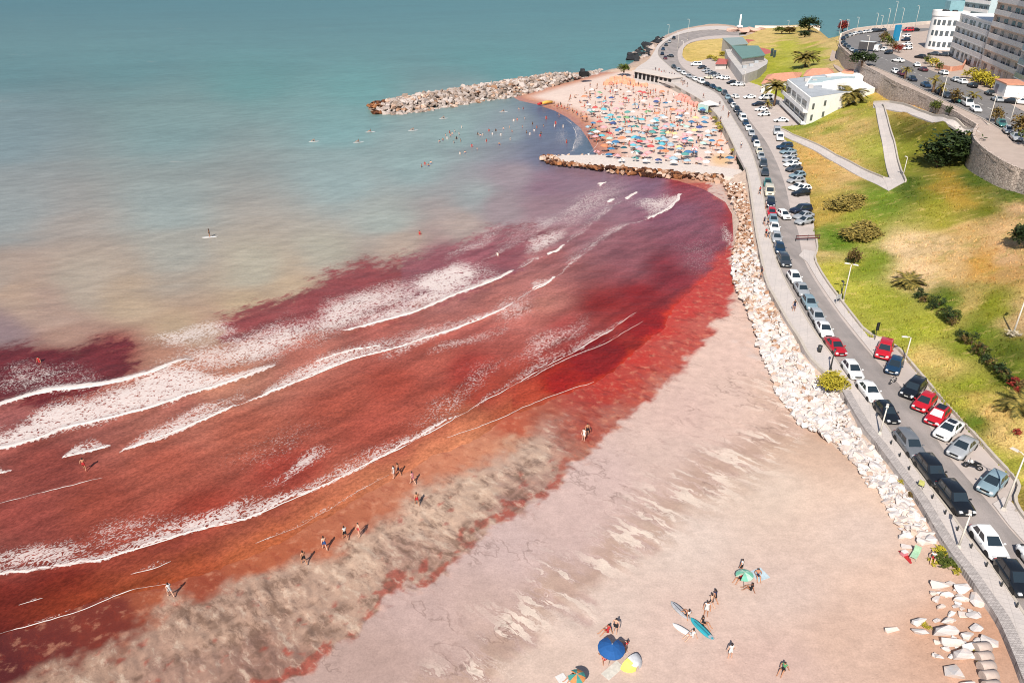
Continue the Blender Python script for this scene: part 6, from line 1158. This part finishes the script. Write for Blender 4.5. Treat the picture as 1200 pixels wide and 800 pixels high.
# ================================================================== PEOPLE
SKINS = {'fair': (236, 186, 158), 'tan': (204, 146, 112), 'brown': (168, 112, 82)}
def cloth(n, c): return simple('cloth_' + n, rgb(*c), .85, .08, 5.0)
SK = {k: simple('skin_' + k, rgb(*v), .6, .06, 4.0) for k, v in SKINS.items()}; HAIR = simple('hair_dark', rgb(48, 34, 28), .7)
CL = {k: cloth(k, v) for k, v in {'black': (34, 34, 40), 'white': (244, 240, 236), 'red': (206, 52, 56), 'blue': (58, 98, 160), 'navy': (36, 46, 84), 'pink': (236, 150, 160), 'green': (96, 160, 110), 'orange': (236, 130, 60), 'turquoise': (70, 186, 190)}.items()}
POSE = {
 'standing': dict(pel=(0, 0, .92), chest=(0, .01, 1.34), neck=(0, .01, 1.47), head=(0, .02, 1.58), top=(0, .01, 1.68), el=[(-.27, .0, 1.12), (.27, -.02, 1.12)], wr=[(-.29, .08, .88), (.28, .10, .89)], kn=[(-.11, .02, .48), (.12, .0, .48)], an=[(-.12, -.02, .07), (.15, -.03, .07)]),
 'walking': dict(pel=(0, 0, .90), chest=(0, .04, 1.32), neck=(0, .06, 1.45), head=(0, .08, 1.56), top=(0, .08, 1.66), el=[(-.25, -.12, 1.13), (.25, .14, 1.13)], wr=[(-.27, -.02, .90), (.26, .30, .98)], kn=[(-.10, .22, .50), (.10, -.06, .47)], an=[(-.10, .28, .08), (.10, -.34, .14)]),
 'sitting': dict(pel=(0, 0, .13), chest=(0, -.10, .55), neck=(0, -.10, .68), head=(0, -.08, .79), top=(0, -.08, .89), el=[(-.30, -.16, .32), (.30, -.12, .34)], wr=[(-.33, -.28, .07), (.24, .14, .36)], kn=[(-.13, .38, .40), (.14, .40, .38)], an=[(-.13, .66, .07), (.15, .70, .07)]),
 'lying': dict(pel=(0, 0, .12), chest=(0, -.42, .14), neck=(0, -.56, .14), head=(0, -.67, .15), top=(0, -.77, .14), el=[(-.32, -.30, .08), (.32, -.34, .08)], wr=[(-.30, -.06, .06), (.30, -.56, .07)], kn=[(-.12, .44, .13), (.13, .42, .16)], an=[(-.14, .84, .07), (.15, .82, .07)])}
_pg = {}
def person_mesh(pose, skin, top, bottom):
    if pose not in _pg: _pg[pose] = pose_mesh(pose)
    out = _pg[pose].copy()
    for k_, mt in enumerate((SK[skin], CL[top] if top else SK[skin], CL[bottom], HAIR)): out.materials[k_] = mt
    return out
def pose_mesh(pose):
    J = POSE[pose]; V = []; R = []; E = []; T = []
    def add(p, r): V.append(p); R.append(r); return len(V) - 1
    def ed(a, b, k): E.append((a, b)); T.append(k)
    L = lambda a, b, t: tuple(a[i] + (b[i] - a[i]) * t for i in range(3))
    pel = add(J['pel'], .125); sp = add(L(J['pel'], J['chest'], .5), .115); ch = add(J['chest'], .135); nk = add(J['neck'], .055); hd = add(J['head'], .092); tp = add(J['top'], .082)
    ed(pel, sp, 'b'); ed(sp, ch, 't'); ed(ch, nk, 't'); ed(nk, hd, 's'); ed(hd, tp, 'h')
    dn = np.array(J['neck']) - np.array(J['chest']); dn = dn / np.linalg.norm(dn)
    for s in (0, 1):
        sx = -1 if s == 0 else 1; sh = add(tuple(np.array(J['chest']) + dn * .05 + np.array((sx * .185, 0, 0))), .062); e = add(J['el'][s], .043); w_ = add(J['wr'][s], .030); fw = np.array(J['wr'][s]) - np.array(J['el'][s]); fw /= np.linalg.norm(fw); h1 = add(tuple(np.array(J['wr'][s]) + fw * .09), .036); h2 = add(tuple(np.array(J['wr'][s]) + fw * .17), .018)
        th = add(tuple(np.array(J['wr'][s]) + fw * .08 + np.array((-sx * .05, .03, 0))), .014)
        ed(ch, sh, 't'); ed(sh, e, 's'); ed(e, w_, 's'); ed(w_, h1, 's'); ed(h1, h2, 's'); ed(w_, th, 's')
        hp = add(tuple(np.array(J['pel']) + np.array((sx * .095, 0, -.03)) + (np.array(J['kn'][s]) - np.array(J['pel'])) * .08), .092); k = add(J['kn'][s], .058); a = add(J['an'][s], .040); fy = .18 if pose != 'lying' else .06; ft = add((J['an'][s][0] + sx * .02, J['an'][s][1] + fy, max(.04, J['an'][s][2] - .03 if pose != 'lying' else J['an'][s][2] + .1)), .036)
        mid = add(L(V[hp], V[k], .45), .080); ed(pel, hp, 'b'); ed(hp, mid, 'b'); ed(mid, k, 's'); ed(k, a, 's'); ed(a, ft, 's')
    me = bpy.data.meshes.new('person'); me.from_pydata(V, E, []); ob = bpy.data.objects.new('tmp', me); COL.objects.link(ob); ob.modifiers.new('s', 'SKIN'); sv = me.skin_vertices[0].data
    for i, r in enumerate(R): sv[i].radius = (r, r * (.78 if i in (0, 1, 2) else 1)); sv[i].use_root = i == 0
    m = ob.modifiers.new('d', 'SUBSURF'); m.levels = 1; m.render_levels = 1
    dg = bpy.context.evaluated_depsgraph_get(); out = bpy.data.meshes.new_from_object(ob.evaluated_get(dg)); bpy.data.objects.remove(ob)
    out.materials.clear()
    for k_ in range(4): out.materials.append(HAIR)
    A = np.array([V[e[0]] for e in E]); B = np.array([V[e[1]] for e in E]); c = np.array([p.center for p in out.polygons]); d = B - A
    t = np.clip(((c[:, None] - A) * d).sum(-1) / (d * d).sum(-1), 0, 1); q = np.linalg.norm(c[:, None] - A - t[..., None] * d, axis=-1); k = q.argmin(1)
    hdv = np.array(J['head']); mi = [{'s': 0, 't': 1, 'b': 2, 'h': 3}[T[i]] for i in k]
    mi = [3 if (np.linalg.norm(c[i] - hdv) < .16 and c[i][1] < hdv[1] - .02 and (pose != 'lying')) else v for i, v in enumerate(mi)]
    out.polygons.foreach_set('material_index', mi); out.polygons.foreach_set('use_smooth', [True] * len(mi)); out.name = 'person'; return out
for k_ in POSE: _pg[k_] = pose_mesh(k_)
_pc = {}
def person(p, rz, pose, skin, top, bottom, label, group=None, sc=1.0):
    k = (pose, skin, top, bottom)
    if k not in _pc: _pc[k] = person_mesh(*k)
    return tag(link('person', _pc[k], None, p, rz, sc), label, 'person', group)
def gp(px, py, z=None): return hit(px, py) if z is None else Vector(at(px, py, z))
shore = [(100,551,'walking','tan',None,'red',.4,'bather in red shorts walking through the shallow red water alone'),(201,699,'walking','fair','white','white',.9,'walker in white on the dark wet sand, alone'),(357,661,'walking','tan',None,'black',.8,'bather in black shorts, last of the file walking the wet sand'),(381,644,'walking','fair',None,'blue',.6,'bather in blue shorts in the file walking the wet sand'),(405,632,'walking','tan','white','black',.7,'walker in white top and black shorts on the wet sand'),(421,628,'standing','fair',None,'red',2.2,'bather in red shorts beside the white-topped walker'),(462,560,'standing','fair','white','white',1.2,'bather in white at the foam edge beside a companion'),(467,557,'walking','tan',None,'navy',1.0,'bather in navy shorts at the foam edge beside a companion in white'),(484,567,'walking','fair','pink','pink',.9,'bather in a pink swimsuit on the orange wet sand'),(489,592,'walking','tan',None,'red',.5,'bather in red shorts at the rim of the grey sand'),(684,516,'standing','fair','white','white',2.4,'person in white standing on the red weed, one of two'),(688,510,'standing','tan',None,'black',3.4,'person in black shorts standing on the red weed, one of two')]
for x, y, po, sk, tp_, bt_, rz, lb in shore: person(gp(x, y), rz, po, sk, tp_, bt_, lb)
# surfers and swimmers out on the water
mbd = MB()
def board_mesh(name, L, W, m):
    mb = MB(); n = 14; V = []
    for i in range(n + 1):
        t = -1 + 2 * i / n; wv = W / 2 * (1 - abs(t) ** 2.6) ** .7 + .004; zr_ = .10 * max(0, t - .5) ** 2 * 2
        V += [(t * L / 2, -wv, .05 + zr_), (t * L / 2, -wv * .5, .085 + zr_), (t * L / 2, wv * .5, .085 + zr_), (t * L / 2, wv, .05 + zr_), (t * L / 2, 0, .0 + zr_)]
    F = [(i * 5 + k, (i + 1) * 5 + k, (i + 1) * 5 + (k + 1) % 5, i * 5 + (k + 1) % 5) for i in range(n) for k in range(5)]; return mb.add(V, F, 0, True).mesh(name, m)
m_bw = simple('board_white', rgb(252, 250, 248), .35, .04, 2.0); m_bt = simple('board_turquoise', rgb(66, 180, 196), .35, .08, 2.0); m_bg = simple('board_grey', rgb(152, 176, 184), .4, .08, 2.0); m_bs = simple('board_stripe', rgb(60, 66, 84), .4)
BW = board_mesh('surfboard', 3.0, .8, m_bw)
for x, y, dark, lb in ((246,278,1,'white paddleboard far out on the open water'),(368,166,0,'white surfboard afloat farthest from the breakwater tip'),(420,167,1,'white surfboard below the breakwater tip'),(434,155,1,'white surfboard under a dark surfer near the breakwater tip'),(484,153,0,'white surfboard midway along the long breakwater'),(520,139,0,'white surfboard close under the long breakwater'),(590,131.5,1,'white surfboard near the cove beach')):
    p = Vector(at(x, y, .0)); tag(link('surfboard', BW, None, p, .2), lb, 'surfboard'); person(p + Vector((0, 0, .09)), 1.7, 'sitting' if y != 278 else 'standing', 'tan', 'black' if dark else None, 'black', lb.replace('white paddleboard', 'surfer in black standing on the paddleboard').replace('white surfboard', 'surfer sitting on the board'), sc=1.05)
rp_ = random.Random(5); swim = [(540,166),(535,163),(528,160),(530,158),(524,163),(532,168),(527,156),(522,160),(519,165),(515,167),(533,155),(538,158),(560,158),(563,160),(541,150),(566,159),(573,154),(581,154),(600,155),(598,164),(602,142),(615,140),(606,141),(617,156),(621,158),(626,154),(634,157),(637,149),(651,146),(650,149),(633,160),(655,137),(608,129),(613,128),(559,176),(553,172),(502,195),(494,196),(498,193),(545,180),(539,181),(505,192),(660,150),(664,168),(690,163),(46,424),(492,275),(583,300),(590,152),(577,158),(585,170),(612,150),(624,146),(640,140),(597,150),(570,166),(587,159),(629,150)]
for i, (x, y) in enumerate(swim):
    dp = -1.05 if x < 640 else -.7; c_ = rp_.choice([None, None, 'red', 'white', 'black']); c_ = 'red' if (x, y) == (46, 424) else c_
    lb = {None: 'bare-shouldered bather standing in the cove water', 'red': 'bather in red top standing in the water', 'white': 'bather in white top standing in the water', 'black': 'bather in black top standing in the water'}[c_]
    person(Vector(at(x, y, 0)) + Vector((0, 0, dp)), rp_.uniform(0, 6.28), 'standing', rp_.choice(['fair', 'tan']), c_, c_ or 'blue', lb, {None: 'bare-shouldered bathers in the water', 'red': 'bathers in red tops', 'white': 'bathers in white tops', 'black': 'bathers in black tops'}[c_], 1.15)
# ================================================================== BEACH THINGS, NEAR
def umbrella_meshes(c, c2=None):
    m1 = cloth('u%d_%d_%d' % c, c); n = 8; A = [2 * math.pi * i / n for i in range(n)]; mb = MB(); mats = [m1, cloth('u%d_%d_%d' % c2, c2) if c2 else m1]
    for i in range(n):
        a, b = A[i], A[(i + 1) % n]; mi = i % 2; P0 = (0, 0, .42); ring = [(.55, .27), (1.0, .0)]; pts = [[(r * math.cos(t), r * math.sin(t), z) for t in (a, (a + b) / 2, b)] for r, z in ring]
        for q in pts: q[1] = (q[1][0] * 1.0, q[1][1] * 1.0, q[1][2] - .015)
        mb.add([P0] + pts[0] + pts[1], [(0, 1, 2), (0, 2, 3), (1, 4, 5, 2), (2, 5, 6, 3)], mi)
        mb.add([pts[1][0], pts[1][1], pts[1][2]] + [(p[0] * .99, p[1] * .99, p[2] - .10) for p in pts[1]], [(0, 3, 4, 1), (1, 4, 5, 2)], mi)
    return mb.mesh('canopy', mats)
POLE = MB().tube([(0, 0, -1.85), (0, 0, .5)], .022, 6).mesh('pole', m_post)
_um = {}
def umbrella(p, c, label, group=None, c2=None, R=1.0, h=1.9, tilt=0.0):
    k = (c, c2)
    if k not in _um: _um[k] = umbrella_meshes(c, c2)
    r = empty('beach_umbrella', p, rp_.uniform(0, 6), label, 'umbrella', group); o = link('canopy', _um[k], r, (0, 0, h), 0, (R, R, R)); q = link('pole', POLE, r, (0, 0, h), 0, (1, 1, h / 1.85)); r.rotation_euler[0] = tilt; return r
def gz(px, py, dz):                               # ground under a thing seen at height dz
    p = hit(px, py)
    for _ in range(4): z = hz(p.x, p.y) + dz; q = at(px, py, z); p = Vector((q[0], q[1], z - dz))
    return p
p = gz(715, 757, 2.1); umbrella(p, (34, 98, 168), 'large royal blue beach umbrella on the near sand', None, None, 1.05, 1.9, .06)
p = gz(676, 791, 1.6); umbrella(p, (78, 160, 150), 'small umbrella with teal and orange panels on the near sand', None, (226, 150, 90), .65, 1.5)
tag(MB().box((0, 0, .012), (.75, 1.7, .024)).build('towel', CL['white'], None, gp(662, 800), .5), 'white towel beside the teal and orange umbrella', 'towel')
# pop-up shelter: half dome
r = empty('beach_shelter', gp(738, 776), math.radians(215), 'white and yellow pop-up beach shelter beside the blue umbrella', 'shelter'); mb = MB(); n = 10; V = []
for i in range(n + 1):
    a = math.pi * i / n
    for j in range(5): b = math.pi / 2 * j / 4; V.append((1.0 * math.cos(a) * math.cos(b * .9), .85 * math.sin(b), .85 * math.sin(a) * math.cos(b * .6)))
mb.add(V, [(i * 5 + j, i * 5 + j + 1, (i + 1) * 5 + j + 1, (i + 1) * 5 + j) for i in range(n) for j in range(4)], 0, True)
for i, f_ in enumerate(mb.f): mb.mi[i] = 1 if i < 14 else 0
mb.build('canopy', [simple('shelter_white', rgb(226, 228, 232), .7), simple('shelter_yellow', rgb(246, 236, 120), .7)], r)
tag(MB().box((0, 0, .012), (.8, 1.8, .024)).build('mat', simple('mat_pale', rgb(232, 226, 214), .9), None, gp(718, 785), math.radians(-48)), 'pale beach mat spread in front of the pop-up shelter', 'mat')
near = [(712,740,'sitting','tan','red','red',2.0,'person in red sitting behind the blue umbrella'),(721,741,'standing','fair',None,'black',2.6,'person in black shorts standing behind the blue umbrella'),(733,758,'sitting','fair','red','pink',1.0,'person in red top sitting right by the umbrella and shelter'),(709,774,'sitting','tan','pink','red',.4,'person in pink top sitting in front of the blue umbrella'),(716,772,'sitting','fair','red','black',5.6,'person in red top and black shorts sitting before the blue umbrella'),
 (806,722,'sitting','tan','white','black',.6,'person in white top sitting on the end of the grey board'),(811,746,'sitting','fair','white','white',2.0,'person in white sitting at the end of the white board'),(827,721,'standing','tan','white','white',2.8,'person in white standing by the turquoise board'),(833,712,'walking','fair',None,'black',.8,'person in black shorts walking away from the boards'),(837,707,'walking','tan','navy','black',.7,'person in dark clothes walking ahead of the boards'),(824,731,'sitting','tan','black','black',3.9,'person in black sitting beside the turquoise board'),(855,771,'standing','fair','white','white',.2,'person in white standing alone on the bare sand'),
 (868,671,'standing','tan','white','black',.8,'person in white top standing by the green umbrella'),(867,679,'sitting','tan','red','black',2.2,'person in red top sitting by the green umbrella'),(880,691,'sitting','brown','black','black',1.4,'person in black sitting alone below the green umbrella'),(888,675,'sitting','tan',None,'navy',3.0,'person in navy shorts sitting on the pale blue towel'),(918,785,'sitting','tan','green','black',2.4,'person in green top sitting alone on the sand'),(1093,655,'sitting','fair','white','red',2.6,'person in white top sitting on the weeds below the wall'),(672,796,'sitting','tan','black','black',2.0,'person in black sitting under the teal and orange umbrella')]
for x, y, po, sk, tp_, bt_, rz, lb in near: person(gp(x, y), rz, po, sk, tp_, bt_, lb)
p = gz(875, 672, 1.7); umbrella(p, (130, 206, 178), 'small mint green umbrella on the open sand', None, (196, 232, 210), .75, 1.5, .1)
tag(MB().box((0, 0, .012), (1.3, 1.3, .024)).build('towel', simple('towel_paleblue', rgb(206, 226, 234), .9), None, gp(890, 673), .4), 'pale blue towel beside the mint green umbrella', 'towel')
def board(p0, p1, me, label):
    a, b = gp(*p0), gp(*p1); c_ = (a + b) / 2; d = b - a; o = link('surfboard', me, None, c_ + Vector((0, 0, .03)), math.atan2(d.y, d.x)); o.scale = (d.length / 3.0, 1, 1); tag(o, label, 'surfboard'); return o
o = board((786, 705), (808, 726), board_mesh('surfboard', 3.0, .72, m_bg), 'grey surfboard lying on sand end to end with a turquoise one')
o2 = board((809, 724), (836, 750), board_mesh('surfboard', 3.0, .72, m_bt), 'turquoise surfboard lying on the sand'); MB().box((0, 0, .09), (2.0, .05, .012)).build('stringer', m_bs, o2); MB().box((1.2, 0, .10), (.5, .36, .012)).build('deck_pad', m_bg, o2); MB().box((0, 0, .09), (2.3, .04, .012)).build('stringer', m_bs, o)
board((788, 731), (813, 746), board_mesh('surfboard', 3.0, .62, m_bw), 'white surfboard lying on the sand beside the turquoise one')
tag(MB().box((0, 0, .012), (.6, 1.6, .024)).build('towel', CL['red'], None, gp(1063, 652), .2), 'red and white towel hung by the rocks', 'towel'); 
r = empty('deck_chair', gp(1071, 653), 2.4, 'mint green deck chair on the sand by the rocks', 'chair'); mg_ = simple('mint_cloth', rgb(186, 226, 190), .85); MB().box((0, 0, .32), (.55, .9, .03)).build('seat', mg_, r); MB().box((0, -.55, .62), (.55, .05, .7)).build('backrest', mg_, r)
for x in (-.25, .25):
    for y in (-.42, .42): MB().tube([(x, y, 0), (x, y, .34)], .02, 5).build('leg', m_post, r)
r = empty('cool_box', gp(1059, 650), .3, 'pink and white cool box on the sand by the rocks', 'cool box'); MB().box((0, 0, .2), (.5, .36, .36)).build('body', CL['pink'], r); MB().box((0, 0, .41), (.52, .38, .06)).build('lid', CL['white'], r)
# ================================================================== THE CROWDED COVE
UC = {'white': (250, 246, 242), 'blue': (70, 130, 176), 'pale blue': (172, 200, 216), 'teal': (96, 164, 160), 'dark teal': (36, 96, 110), 'turquoise': (104, 196, 214), 'red': (218, 92, 92), 'orange': (246, 152, 110), 'pink': (248, 178, 182), 'yellow': (250, 226, 160), 'mint': (196, 236, 222), 'navy': (70, 92, 150), 'green': (134, 182, 132)}
UM = [(664.7,120,'white'),(670,127,'blue'),(679,118,'orange'),(694,127,'teal'),(679,127,'white'),(695,139,'blue'),(702,112,'blue'),(698,122,'red'),(711,134,'turquoise'),(719,136,'turquoise'),(716,131,'turquoise'),(733,113,'red'),(737,106,'white'),(750,106,'red'),(755,107,'red'),(776,106,'orange'),(745,120,'pale blue'),(763,123,'pink'),(734,134,'green'),(747,136,'teal'),(736,139,'red'),(714,151,'red'),(728,146,'pale blue'),(736,150,'pale blue'),(782,143,'pink'),(777,150,'teal'),(776,157,'pale blue'),(789,145,'pale blue'),(702,106,'green'),(717,112,'navy'),(760,128,'green'),(703,138,'red'),(798,139,'dark teal'),(800,144,'mint'),(805,146,'mint'),(791,153,'yellow'),(815,136,'yellow'),(825,141,'blue'),(837,151,'pale blue'),(814,150,'yellow'),(722,161,'blue'),(732,168,'dark teal'),(730,157,'orange'),(750,161,'red'),(763,167,'red'),(723,176,'pink'),(730,181,'white'),(758,182,'white'),(749,168,'pale blue'),(737,159,'white'),(715,157,'mint'),(772,159,'turquoise'),(779,160,'pale blue'),(775,164,'turquoise'),(797,161,'pink'),(803,162,'pink'),(810,162,'teal'),(824,165,'mint'),(828,161,'white'),(840,167,'orange'),(845,163,'orange'),(796,168,'yellow'),(807,174,'blue'),(830,175,'white'),(856,181,'blue'),(828,184,'white'),(772,182,'navy'),(795,177,'white'),(780,173,'orange'),(784,152,'yellow'),(767,150,'pink'),(757,146,'pink'),(706,128,'white'),(722,124,'pink'),(690,119,'white'),(686,132,'orange'),(660,113,'white'),(755,116,'white'),(770,114,'pink'),(785,118,'white'),(742,128,'white'),(728,119,'pink'),(765,139,'white'),(752,152,'pale blue'),(742,163,'pink'),(786,166,'pale blue'),(815,170,'pink'),(845,175,'white'),(820,156,'pink'),(808,153,'white'),(708,144,'pink'),(700,149,'white'),(708,165,'orange'),(760,174,'pink'),(743,174,'white'),(790,184,'white'),(806,183,'pale blue'),(770,130,'orange'),(779,135,'white'),(795,128,'pink'),(788,126,'orange'),(805,131,'white'),(672,106,'white'),(694,103,'white'),(685,110,'orange'),(722,104,'white')] + [(rp_.uniform(690, 835), rp_.uniform(116, 182), rp_.choice(['blue', 'teal', 'pale blue', 'white', 'turquoise', 'pink', 'navy'])) for _ in range(80)]
UM = [q for q in UM if q[1] > 100 and (q[0] - 690) * .9 > (q[1] - 150) * .3 and q[0] < 822 + (q[1] - 118) * .62]
for x, y, c in UM:
    p = Vector(at(x, y, 3.3)); g = hz(p.x, p.y); p.z = g; umbrella(p, UC[c], f'{c} beach umbrella on the crowded cove sand', f'{c} umbrellas on the cove beach', None, rp_.uniform(.85, 1.2), 1.85, rp_.gauss(0, .08))
TENT = MB(); TENT.add([(-1.4, -1.2, 0), (1.4, -1.2, 0), (1.4, 1.2, 0), (-1.4, 1.2, 0), (-1.2, -1.0, 1.7), (1.2, -1.0, 1.7), (1.2, 1.0, 1.7), (-1.2, 1.0, 1.7), (0, 0, 2.4)], [(0, 1, 5, 4), (1, 2, 6, 5), (3, 0, 4, 7), (4, 5, 8), (5, 6, 8), (6, 7, 8), (7, 4, 8)])
m_to = simple('tent_orange', rgb(248, 176, 142), .8, .1, 1.0); m_tc = simple('tent_coral', rgb(248, 168, 154), .8, .1, 1.0); TM = {m.name: TENT.mesh('beach_tent', m) for m in (m_to, m_tc)}
for x, y in [(712,91.5),(717,90),(722,88.5),(727,87.5),(732,87.5),(736,90.5),(733,94),(738,95.5),(743,96.5),(748,97),(753,97.2),(757,97),(728,93),(722,93.5),(716,94.5),(741,93),(710,95)]:
    p = Vector(at(x, y + 1.5, 1.8)); p.z = hz(p.x, p.y); tag(link('beach_tent', TM['tent_orange'], None, p, rp_.uniform(-.3, .3), rp_.uniform(.55, .85)), 'orange beach tent in the cluster beside the pavilion', 'tent', 'orange tents by the pavilion')
for x, y in [(793,112),(797,113.5),(801,115),(805,116),(809,118),(798,110.5),(803,112.5),(807,114),(812,119.5),(816,121)]:
    p = Vector(at(x, y + 1.5, 1.8)); p.z = hz(p.x, p.y); tag(link('beach_tent', TM['tent_coral'], None, p, rp_.uniform(-.3, .3), rp_.uniform(.5, .8)), 'coral beach tent in the row under the promenade wall', 'tent', 'coral tents under the promenade wall')
r = empty('gazebo', Vector((*at(830, 130, 1.7)[:2], 1.65)), .5, 'large white gazebo with mint side panel at the head of the cove', 'gazebo')
MB().add([(-2.6, -2.6, 2.3), (2.6, -2.6, 2.3), (2.6, 2.6, 2.3), (-2.6, 2.6, 2.3), (0, 0, 3.5)], [(0, 1, 4), (1, 2, 4), (2, 3, 4), (3, 0, 4)]).build('canopy', CL['white'], r); MB().box((-2.5, 0, 1.2), (.05, 5, 2.2)).build('side_panel', simple('mint_panel', rgb(206, 232, 222), .8), r)
for x in (-2.45, 2.45):
    for y in (-2.45, 2.45): MB().tube([(x, y, 0), (x, y, 2.35)], .05, 6).build('leg', m_post, r)
p = Vector((*at(641, 121.5, .6)[:2], .35)); r = empty('inflatable', p, .6, 'yellow and red inflatable at the water edge of the cove', 'inflatable'); MB().tube([(-2.2, 0, .6), (0, .4, .65), (2.4, 0, .6)], [.45, .6, .45], 8).build('tube', simple('inflatable_yellow', rgb(250, 196, 92), .5), r); MB().tube([(-4.2, -.2, .5), (-2.6, 0, .6)], [.35, .5], 8).build('nose', CL['red'], r)
CB = poly([(652,122),(690,100),(735,97),(765,103),(800,116),(822,126),(836,140),(846,156),(856,174),(864,188),(835,188),(790,186),(730,182),(712,176),(703,160),(690,143),(672,130)], 1.4)
pp_ = scatter(CB, 300, 1.35, 55, 20); crowd = MB()
for i, q in enumerate(pp_):
    po = rp_.choice(['standing', 'sitting', 'sitting', 'lying', 'standing', 'walking']); c_ = rp_.choice(['black', 'red', 'blue', 'pink', 'white', 'navy']); sk = rp_.choice(['fair', 'tan']); 
    if i >= 148:
        M_ = Matrix.Translation((q[0], q[1], hz(*q))) @ Matrix.Rotation(rp_.uniform(0, 6.28), 4, 'Z') @ Matrix.Scale(1.1, 4); src = _pg[po]; mo = [0, 3, 6][i % 3]
        crowd.add([M_ @ v_.co for v_ in src.vertices], [tuple(p_.vertices) for p_ in src.polygons]); crowd.mi[-len(src.polygons):] = [[0, 0, 1 + i % 3, 4][p_.material_index] for p_ in src.polygons]; continue
    person((q[0], q[1], hz(*q)), rp_.uniform(0, 6.28), po, sk, c_ if rp_.random() < .4 else None, c_, f'{po} beachgoer in {c_} swimwear among the cove umbrellas', f'{po} beachgoers in {c_} on the cove', 1.12)
tag(crowd.build('crowd', [SK['tan'], CL['red'], CL['blue'], CL['black'], HAIR]), 'dense crowd of beachgoers between the cove umbrellas', 'crowd', None, 'stuff')
for i in range(22):
    s_ = rp_.random(); L_ = np.array([(700,172),(697,160),(688,147),(676,138),(662,131),(645,125)]); k = s_ * (len(L_) - 1); j = min(int(k), len(L_) - 2); q = L_[j] + (L_[j + 1] - L_[j]) * (k - j) + np.array((4, -1)) * rp_.random()
    person(Vector((*at(q[0], q[1], .2)[:2], hz(*at(q[0], q[1], .2)[:2]))), rp_.uniform(0, 6.28), rp_.choice(['standing', 'walking']), 'tan', None, rp_.choice(['red', 'black', 'blue']), 'bather on the wet sand of the cove edge', 'bathers along the cove edge', 1.12)
# strollers on the promenade
for i, (x, y) in enumerate([(843,123),(847,128),(854,134),(853,136),(844,141),(890,226),(897,243),(895,262),(899,263),(897,276),(900,277),(892,322),(930,362),(824,113),(868,172),(790,89),(778,85),(772,83),(780,86),(784,88),(790,91),(794,93),(798,95),(802,97),(768,82),(765,84),(787,87),(800,98),(805,100),(775,86),(771,88),(899,121)]):
    c_ = ['black', 'red', 'white', 'navy'][i % 4]; p = Vector(at(x, y + 2, 3.13)); person(p, i * 1.3, 'walking' if i % 3 else 'standing', 'tan', c_, ['navy', 'black'][i % 2], f'person in {c_} top strolling on the promenade', f'strollers in {c_} on the promenade', 1.08)
tag(link('bin', MB().tube([(0, 0, 0), (0, 0, .9)], [.25, .3], 8).mesh('bin', m_dpost), None, Vector(at(960, 412, 3.13))), 'small dark litter bin on the promenade beside the white sedan', 'bin')
print('objects', len(bpy.data.objects), 'tris', sum(len(m.polygons) for m in bpy.data.meshes))
